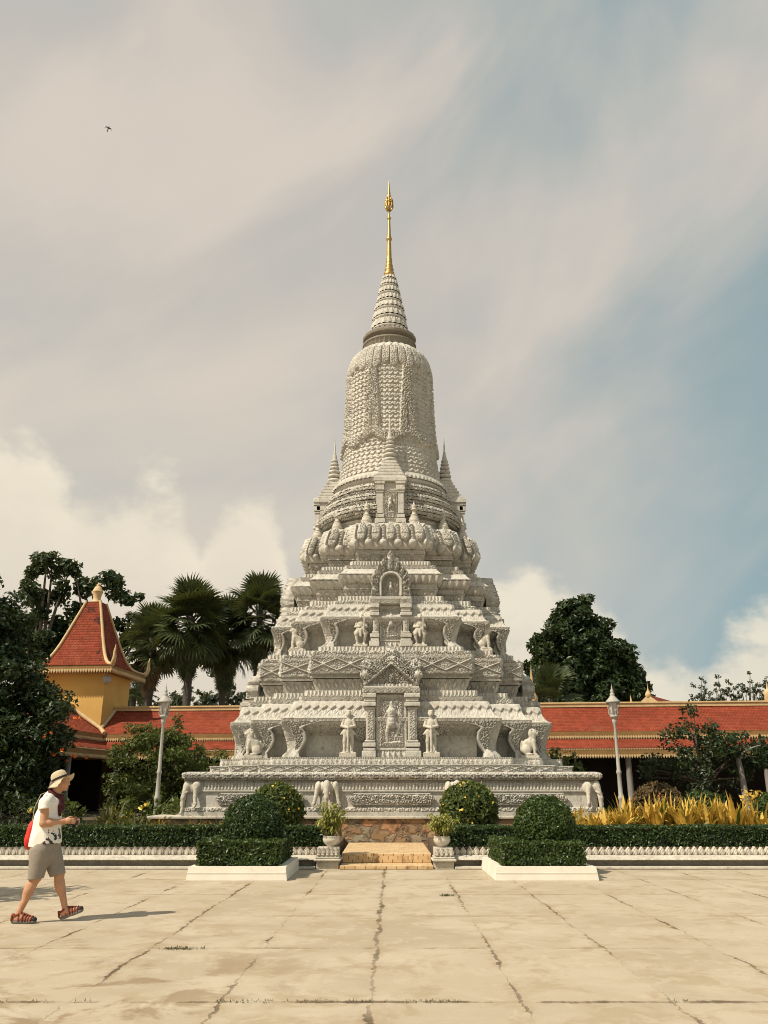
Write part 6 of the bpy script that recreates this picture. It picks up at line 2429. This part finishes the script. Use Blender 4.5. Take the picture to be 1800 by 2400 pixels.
for z0, z1, r in ((7.68, 7.94, 2.44), (7.60, 7.68, 2.30)):
    fa.box(XW - r, XW + r, -r, r, z0, z1)
fa.build('eave_fascia', M['ochre'], pv)
fr = MB()
fringe(fr, XW - 2.44, XW + 2.44, -2.48, 7.70, .15, .19)
fringe(fr, -2.44, 2.44, XW + 2.48, 7.70, .15, .19, 'y')
fr.build('fringe', M['yellow_trim'], pv)
MB().lathe([(r_u * .88, 11.85 + (z_u - 11.85) * .70) for r_u, z_u in [(.46, 11.85), (.47, 11.98), (.34, 12.05), (.25, 12.2), (.24, 12.4), (.29, 12.72), (.35, 12.92), (.37, 12.96), (.34, 13.0), (.29, 13.15), (.20, 13.38), (.09, 13.44), (.13, 13.52), (.12, 13.58), (.03, 13.7), (0, 13.85)]],
           (XW, 0, 0), 24).build('urn_finial', M['yellow_trim'], pv)
# trim where the gallery roofs meet the tower walls
for pts in ([(XW - .05, -1.80, 5.80), (XW + 1.84, -1.80, 4.62), (XW + 2.32, -2.30, 4.32)], [(XW + 1.86, -1.74, 4.62), (XW + 1.86, .0, 5.80)]):
    MB().tube(pts, [.12] * len(pts), 6).build('flashing', M['yellow_trim'], pv)
sp = MB()
sp.lathe([(.001, .12), (.10, .10), (.20, .03), (.24, .0), (.24, -.04), (.10, -.10)], seg=20)
so = sp.build('loudspeaker', M['lamp_paint'], pv)
so.location = (XW + 1.98, -1.92, 7.22)
so.rotation_euler = (R(90), 0, R(25))


# ------------------------------------------------------------------ lamp posts
def lamp(label, x, y):
    t = thing('street_lamp', label, 'street lamp', (x, y, .36), group='white garden lamps')
    MB().lathe([(.16, 0), (.16, .06), (.11, .10), (.075, .20), (.068, .85), (.085, .88), (.085, .93), (.062, .97), (.055, 1.52), (.070, 1.55), (.072, 1.60), (.050, 1.65), (.038, 2.85), (.058, 2.90), (.07, 2.96), (.06, 2.99),
                (.075, 3.04), (.115, 3.06), (.12, 3.10), (.09, 3.12)], seg=18).build('post', M['lamp_paint'], t)
    ln = MB()
    for k in range(6):
        a = k * math.pi / 3
        ca, sa = math.cos(a), math.sin(a)
        ln.tube([(.07 * ca, .07 * sa, 3.11), (.105 * ca, .105 * sa, 3.28), (.15 * ca, .15 * sa, 3.46)], [.013] * 3, 6)
        ln.tube([(.095 * ca, .095 * sa, 3.10), (.15 * ca, .15 * sa, 3.16), (.135 * ca, .135 * sa, 3.25), (.165 * ca, .165 * sa, 3.36), (.19 * ca, .19 * sa, 3.42), (.165 * ca, .165 * sa, 3.45)], [.012] * 6, 5)
    ln.lathe([(.07, 3.10), (.085, 3.11), (.085, 3.13), (.05, 3.135)], seg=18)
    f = ln.build('lantern_frame', M['lamp_paint'], t)
    MB().lathe([(.055, 3.13), (.092, 3.28), (.134, 3.455)], seg=6, smooth=False).build('lantern_glass', M['glass'], f)
    MB().lathe([(.13, 3.45), (.195, 3.455), (.20, 3.49), (.18, 3.52), (.13, 3.57), (.08, 3.63), (.06, 3.66), (.07, 3.68), (.065, 3.71), (.035, 3.74), (.05, 3.77), (.045, 3.81), (.018, 3.85), (.022, 3.88), (.008, 3.93), (0, 4.02)], seg=20).build('lantern_roof', M['lamp_paint'], t)
    return t


lamp('white ornate lamp post by the wide round bush, before the left gallery', -6.22, 24.0)
lamp('white ornate lamp post standing against the dark opening of the right gallery', 6.50, 24.0)


# ------------------------------------------------------------------ the walking person
def plain_mat(name, c, rough=.8, var=.06, vs=9, bump=.15, bs=60):
    return mat(name, c, rough, var, vs, bump, bs)


M['skin'] = plain_mat('skin', (0.50, 0.265, 0.155), .55, .10, 14, .08, 90)
M['shorts'] = plain_mat('grey_brown_cotton', (0.275, 0.240, 0.20), .9, .08, 8, .3, 40)
M['hat'] = plain_mat('khaki_canvas', (0.52, 0.43, 0.30), .9, .07, 9, .2, 60)
M['black_band'] = plain_mat('black_ribbon', (0.02, 0.018, 0.016), .8)
M['scarf'] = plain_mat('maroon_scarf', (0.075, 0.018, 0.022), .9, .3, 30, .5, 40)
M['red_bag'] = plain_mat('red_nylon', (0.62, 0.035, 0.025), .6, .1, 6, .2, 20)
M['sandal_red'] = plain_mat('red_webbing', (0.20, 0.042, 0.028), .7, .15, 20)
M['rubber'] = plain_mat('black_rubber', (0.035, 0.03, 0.027), .7)
M['sole_grey'] = plain_mat('grey_rubber', (0.16, 0.15, 0.135), .8)
M['camera_black'] = plain_mat('black_plastic', (0.02, 0.02, 0.022), .4)
M['hair'] = plain_mat('grey_hair', (0.16, 0.12, 0.09), .7, .2, 30)
M['eye'] = plain_mat('eye', (0.05, 0.04, 0.035), .2)


def shirt_mat():
    m = bpy.data.materials.new('printed_shirt')
    m.use_nodes = True
    n = NT(m.node_tree)
    co = n.coord('Object')
    x, y, z = n.xyz(co)
    wob = n.noise(co, 9.0, 3)
    front = n.ramp(x, -.045, -.040)
    g = n.noise(co, 17.0, 4, .6, .4)
    low = n.ramp(z, 1.10, 1.00)
    thr = n.math('SUBTRACT', .70, n.math('MULTIPLY', low, .20))
    sleeve = n.ramp(n.math('ABSOLUTE', y), .165, .17)
    front = n.math('MULTIPLY', front, n.math('SUBTRACT', 1.0, n.math('MULTIPLY', sleeve, n.ramp(z, 1.20, 1.22))))
    navy = n.ramp(n.math('SUBTRACT', g, thr), .0, .015)
    g2 = n.noise(co, 26, 3)
    col = n.mix(n.math('MULTIPLY', front, navy), (0.80, 0.765, 0.69), n.mix(n.ramp(g2, .45, .55), (0.022, 0.028, 0.050), (0.06, 0.045, 0.06)))
    b = n.new('ShaderNodeBsdfPrincipled')
    n.link(col, b.inputs['Base Color'])
    b.inputs['Roughness'].default_value = .9
    bp = n.new('ShaderNodeBump')
    bp.inputs['Strength'].default_value = .5
    bp.inputs['Distance'].default_value = .02
    n.link(n.noise(n.vmath('MULTIPLY', co, (9, 9, 3.5)), 1.0, 3, .5, .6), bp.inputs['Height'])
    n.link(bp.outputs[0], b.inputs['Normal'])
    o = n.new('ShaderNodeOutputMaterial')
    n.link(b.outputs[0], o.inputs[0])
    return m


pp = thing('person', 'person walking right in khaki sun hat, white shirt, brown shorts and red sandals', 'person', (-4.05, 10.85, 0))
B = []
# head and face, profile towards +x
B += [('e', (.018, 0, 1.600), (.098, .076, .105), .02), ('e', (.055, 0, 1.545), (.060, .060, .068), .03), ('c', (.085, 0, 1.508), (.092, 0, 1.500), .024, .022, .02),
      ('c', (.108, 0, 1.590), (.128, 0, 1.556), .010, .014, .012), ('e', (.105, 0, 1.525), (.016, .022, .008), .006), ('e', (.104, 0, 1.513), (.015, .020, .008), .006),
      ('e', (.095, 0, 1.612), (.025, .055, .014), .012), ('e', (.075, -.040, 1.560), (.03, .025, .028), .02), ('e', (.075, .040, 1.560), (.03, .025, .028), .02),
      ('e', (.005, -.078, 1.575), (.022, .012, .034), .006), ('e', (.005, .078, 1.575), (.022, .012, .034), .006),
      ('c', (.005, 0, 1.53), (-.05, 0, 1.40), .056, .064, .03)]
# trunk
B += [('e', (-.06, 0, 1.30), (.105, .165, .12), .06), ('e', (-.075, 0, 1.12), (.125, .15, .16), .06), ('e', (-.07, 0, .93), (.13, .165, .14), .06)]
for s in (-1, 1):
    B += [('c', (-.06, s * .10, 1.385), (-.065, s * .165, 1.365), .055, .058, .03)]
# near arm (camera side, -y) and far arm, both bent with the hands together in front
arms = {-1: ((-.065, -.172, 1.365), (-.055, -.205, 1.105), (.150, -.115, 1.130)), 1: ((-.055, .172, 1.365), (-.03, .205, 1.115), (.160, .095, 1.120))}
for s, (sh, el, wr) in arms.items():
    B += [('c', sh, el, .054, .044, .03), ('c', el, wr, .045, .027, .012)]
    mid = tuple((np.array(el) * .68 + np.array(wr) * .32))
    B += [('e', mid, (.050, .040, .046), .03)]
    px_, py_, pz_ = wr
    B += [('e', (px_ + .050, py_ - s * .008, pz_ + .002), (.046, .022, .036), .015)]
    for i, dz_ in enumerate((.026, .010, -.006, -.021)):
        k0 = (px_ + .086, py_ - s * .012, pz_ + dz_)
        ln = (.030, .035, .033, .026)[i]
        k1 = (k0[0] + ln, k0[1] - s * .012, k0[2] - .006)
        k2 = (k1[0] + .006, k1[1] - s * .026, k1[2] - .004)
        k3 = (k2[0] - .016, k2[1] - s * .016, k2[2] - .002)
        B += [('c', k0, k1, .0098, .0092, .004), ('c', k1, k2, .0092, .0085, .003), ('c', k2, k3, .0085, .0075, .003)]
    B += [('c', (px_ + .035, py_ - s * .016, pz_ + .030), (px_ + .068, py_ - s * .030, pz_ + .046), .0115, .0105, .008), ('c', (px_ + .068, py_ - s * .030, pz_ + .046), (px_ + .094, py_ - s * .044, pz_ + .040), .0105, .0085, .003)]
# legs: near leg trailing and flat, far leg forward on its heel
legs = (((-.065, -.085, .86), (-.108, -.088, .490), (-.262, -.090, .105)), ((-.05, .085, .86), (.098, .088, .515), (.212, .092, .150)))
for i, (hp, kn, an) in enumerate(legs):
    hp, kn, an = map(np.array, (hp, kn, an))
    B += [('c', hp, kn, .092, .056, .03), ('c', kn, an, .053, .034, .02)]
    d = an - kn
    back = unit(np.cross(d, [0, 1, 0]))
    back = back if back[0] < 0 else -back
    B += [('e', kn + d * .32 + back * .022, (.052, .052, .105), .04, eul(0, math.degrees(math.atan2(d[0], d[2])) + 180, 0)), ('e', kn + np.array([.022, 0, .004]), (.040, .042, .048), .02)]
B += [('c', (-.290, -.09, .050), (-.255, -.09, .055), .036, .040, .02), ('c', (-.25, -.09, .070), (-.12, -.094, .045), .036, .028, .03), ('c', (-.12, -.094, .042), (-.085, -.096, .038), .034, .024, .02)]
B += [('c', (.196, .092, .085), (.226, .092, .090), .036, .040, .02), ('c', (.235, .092, .112), (.350, .096, .125), .036, .028, .03), ('c', (.350, .096, .125), (.385, .098, .135), .032, .024, .02)]
BV, BF = sdf_mesh(B, .0062)
body = MB().add(BV, BF, 0, True).build('body', M['skin'], pp)
for s in (-1, 1):
    MB().ball((.0975, s * .030, 1.588), (.012, .014, .010), 12).build('eye', M['eye'], body)
hv, hf = sdf_mesh([('e', (-.035, 0, 1.56), (.075, .080, .065), .02), ('e', (-.02, -.066, 1.575), (.035, .018, .045), .01), ('e', (-.02, .066, 1.575), (.035, .018, .045), .01), ('e', (-.085, 0, 1.52), (.030, .055, .035), .02)], .008)
MB().add(hv, hf, 0, True).build('hair', M['hair'], pp)

S_ = [('e', (-.062, 0, 1.325), (.128, .185, .110), .06), ('e', (-.085, 0, 1.16), (.155, .188, .16), .07), ('e', (-.085, 0, .97), (.172, .196, .20), .08), ('e', (-.080, 0, .84), (.180, .200, .16), .08),
      ('c', (-.085, 0, 1.40), (-.075, 0, 1.42), .085, .075, .04)]
for s in (-1, 1):
    S_ += [('c', (-.062, s * .120, 1.385), (-.066, s * .190, 1.340), .066, .072, .03), ('c', (-.066, s * .190, 1.340), (-.063, s * .205, 1.275), .073, .074, .02)]
def hem(X, Y, Z):
    fold_ = .004 * np.sin(X * 60 + Y * 40)
    return np.where(X < -.062, .832, .874) + fold_ - Z


def sleeve_end(X, Y, Z):
    return np.where((np.abs(Y) > .195) & (Z < 1.33), 1.272 + .15 * (X + .06) - Z, -1.0)


sv, sf = sdf_mesh(S_, .0078, cuts=(hem, sleeve_end))
MB().add(sv, sf, 0, True).build('shirt', shirt_mat(), pp)

H_ = [('e', (-.075, 0, .86), (.165, .182, .10), .05), ('c', (-.085, -.085, .80), (-.118, -.088, .44), .128, .086, .03), ('c', (-.045, .085, .80), (.108, .088, .46), .128, .084, .03), ('e', (-.09, 0, .76), (.15, .17, .12), .06)]
def leghem(X, Y, Z):
    return np.where(Y < 0, .478 + .10 * (X + .12), .508 + .28 * (X - .10)) - Z


def waist(X, Y, Z):
    return Z - .90


hv, hf = sdf_mesh(H_, .0078, cuts=(leghem, waist))
MB().add(hv, hf, 0, True).build('shorts', M['shorts'], pp)

# hat: canvas crown and a soft brim, tipped back
hb = MB()
na, nr_ = 48, 7
a_ = np.linspace(0, 2 * math.pi, na + 1)[:, None]
q_ = np.linspace(0, 1, nr_ + 1)[None, :]
rr = .095 + q_ * (.073 + .012 * np.cos(a_))
xx = rr * np.cos(a_)
yy = rr * np.sin(a_) * .92
zz = -.050 * q_ ** 1.4 * np.sin(a_) ** 2 + .006 * np.sin(a_ * 5) * q_ - .015 * q_ * (np.cos(a_) < 0) + .020 * q_ ** 2 * (np.cos(a_) > .3)
top_ = np.stack([xx, yy, zz], -1).reshape(-1, 3)
bot_ = top_ - np.array([0, 0, .006])
hb.add(np.concatenate([top_, bot_]), np.concatenate([grid_faces(na, nr_), grid_faces(na, nr_)[:, ::-1] + len(top_)]), 0, True)
crown = [(.100, -.012), (.101, .02), (.099, .05), (.092, .085), (.078, .108), (.055, .122), (.025, .128), (.0, .129)]
cr = MB().lathe(crown, seg=32, sy=.92)
hb.add(cr.V[0], cr.F[0][0], 0, True)
ho = hb.build('hat', M['hat'], pp)
ho.location = (.012, 0, 1.596)
ho.rotation_euler = (0, R(-25), 0)
bd = MB().lathe([(.1035, .014), (.1045, .020), (.1045, .034), (.1025, .040)], seg=32, sy=.92, capped=False).build('hat_band', M['black_band'], ho)

sc_ = []
for k in range(12):
    a = k / 12 * 2 * math.pi
    b2 = (k + 1) / 12 * 2 * math.pi
    sc_.append(('c', (-.028 + .062 * math.cos(a), .070 * math.sin(a), 1.440 - .035 * math.cos(a)), (-.028 + .062 * math.cos(b2), .070 * math.sin(b2), 1.440 - .035 * math.cos(b2)), .026, .026, .02))
sc_ += [('c', (.035, -.03, 1.40), (.060, -.05, 1.30), .030, .034, .02), ('c', (.060, -.05, 1.30), (.074, -.045, 1.20), .030, .020, .02), ('c', (.035, .03, 1.40), (.070, .03, 1.28), .03, .028, .02)]
cv, cf = sdf_mesh(sc_, .0075)
MB().add(cv, cf, 0, True).build('scarf', M['scarf'], pp)


def sandal(label_parent, heel, toe, y, up):
    hx, hz = heel
    tx, tz = toe
    d = np.array([tx - hx, 0, tz - hz])
    L = np.linalg.norm(d)
    d /= L
    ang = math.atan2(d[2], d[0])
    ry = eul(0, -math.degrees(ang), 0)
    nrm = np.array([-d[2], 0, d[0]])

    def at_(u, v, w_):
        return np.array([hx, y, hz]) + d * L * u + np.array([0, v, 0]) + nrm * w_
    so_ = [('e', at_(.14, 0, .0), (.052, .038, .020), .02, ry), ('e', at_(.42, .0, .0), (.07, .036, .018), .03, ry), ('e', at_(.78, .0, .0), (.068, .046, .020), .03, ry), ('e', at_(.93, 0, .004), (.030, .036, .018), .02, ry)]
    V, F = sdf_mesh(so_, .006)
    so2 = MB().add(V, F, 0, True).build('sandal', M['sole_grey'], pp)
    V, F = sdf_mesh([('e', at_(.92, 0, .028), (.038, .042, .026), .01, ry), ('e', at_(.99, 0, .018), (.018, .032, .018), .01, ry)], .006)
    MB().add(V, F, 0, True).build('toe_cap', M['rubber'], so2)
    st_ = MB()
    for u, hgt, wd_ in ((.30, .098, .040), (.45, .084, .040), (.58, .070, .041), (.70, .060, .042), (.82, .052, .043)):
        pts = []
        for k in range(9):
            a = math.pi * k / 8
            pts.append(at_(u + (.05 * math.sin(a) if u > .4 else 0), -wd_ * math.cos(a), .008 + hgt * math.sin(a) ** .75))
        st_.tube(pts, [.0085] * 9, 6)
    st_.tube([at_(.30, -.040, .085), at_(.12, -.040, .070), at_(.0, -.022, .075), at_(-.025, 0, .080), at_(.0, .022, .075), at_(.12, .040, .070), at_(.30, .040, .085)], [.011] * 7, 6)
    st_.tube([at_(.0, -.034, .012), at_(.03, -.040, .075)], [.012] * 2, 6)
    st_.tube([at_(.28, -.012, .105), at_(.60, -.010, .082), at_(.88, 0, .05)], [.010, .010, .008], 6)
    st_.build('straps', M['sandal_red'], so2)


sandal(pp, (-.325, .018), (-.055, .018), -.092, 0)
sandal(pp, (.175, .028), (.425, .118), .094, 1)

bg_ = thing('backpack', 'red drawstring bag hanging on the back of the walking person', 'bag', (-4.05, 10.85, .80))
V, F = sdf_mesh([('e', (-.255, 0, .165), (.060, .115, .155), .03), ('e', (-.245, 0, .26), (.045, .09, .08), .04), ('e', (-.268, 0, .10), (.055, .11, .10), .04)], .008)
MB().add(V, F, 0, True).build('bag_body', M['red_bag'], bg_)
st2 = MB()
for s in (-1, 1):
    st2.tube([(-.235, s * .09, .33), (-.225, s * .11, .48), (-.16, s * .125, .635), (-.075, s * .125, .668)], [.0035] * 4, 6)
st2.build('bag_cord', M['hat'], bg_)

cm2 = thing('camera', 'small black camera held in the hands of the walking person', 'camera', (-3.80, 10.84, 1.105))
MB().box(-.035, .035, -.045, .055, -.030, .030, bev=.006).build('camera_body', M['camera_black'], cm2)
MB().lathe([(.024, 0), (.026, .01), (.024, .03), (.0, .03)], seg=16).build('lens', M['camera_black'], cm2).location = (.0, .0, -.058)
MB().tube([(0, -.04, .025), (-.06, -.05, .10), (-.14, -.05, .20), (-.19, -.04, .28)], [.003] * 4, 5).build('strap', M['black_band'], cm2)

# ------------------------------------------------------------------ bird high up on the left
bt = thing('bird', 'small dark bird flying high in the sky', 'bird', (-16.63, 40.0, 39.27))
BP = [('c', (.03, 0, .07), (-.045, 0, -.06), .032, .022, .015), ('e', (.055, 0, .105), (.024, .024, .026), .015), ('c', (.065, 0, .118), (.085, 0, .135), .010, .003, .004), ('c', (-.045, 0, -.06), (-.085, 0, -.135), .022, .030, .02),
      ('c', (.0, -.01, .05), (-.085, -.03, .115), .034, .026, .015), ('c', (-.085, -.03, .115), (-.185, -.05, .045), .026, .008, .012),
      ('c', (.03, .01, .03), (.13, .03, .02), .034, .026, .015), ('c', (.13, .03, .02), (.150, .05, -.115), .026, .008, .012)]
V, F = sdf_mesh(BP, .008)
MB().add(V, F, 0, True).build('body', mat('bird_feathers', (0.03, 0.038, 0.045), .7), bt)
bt.rotation_euler = (R(38), 0, 0)
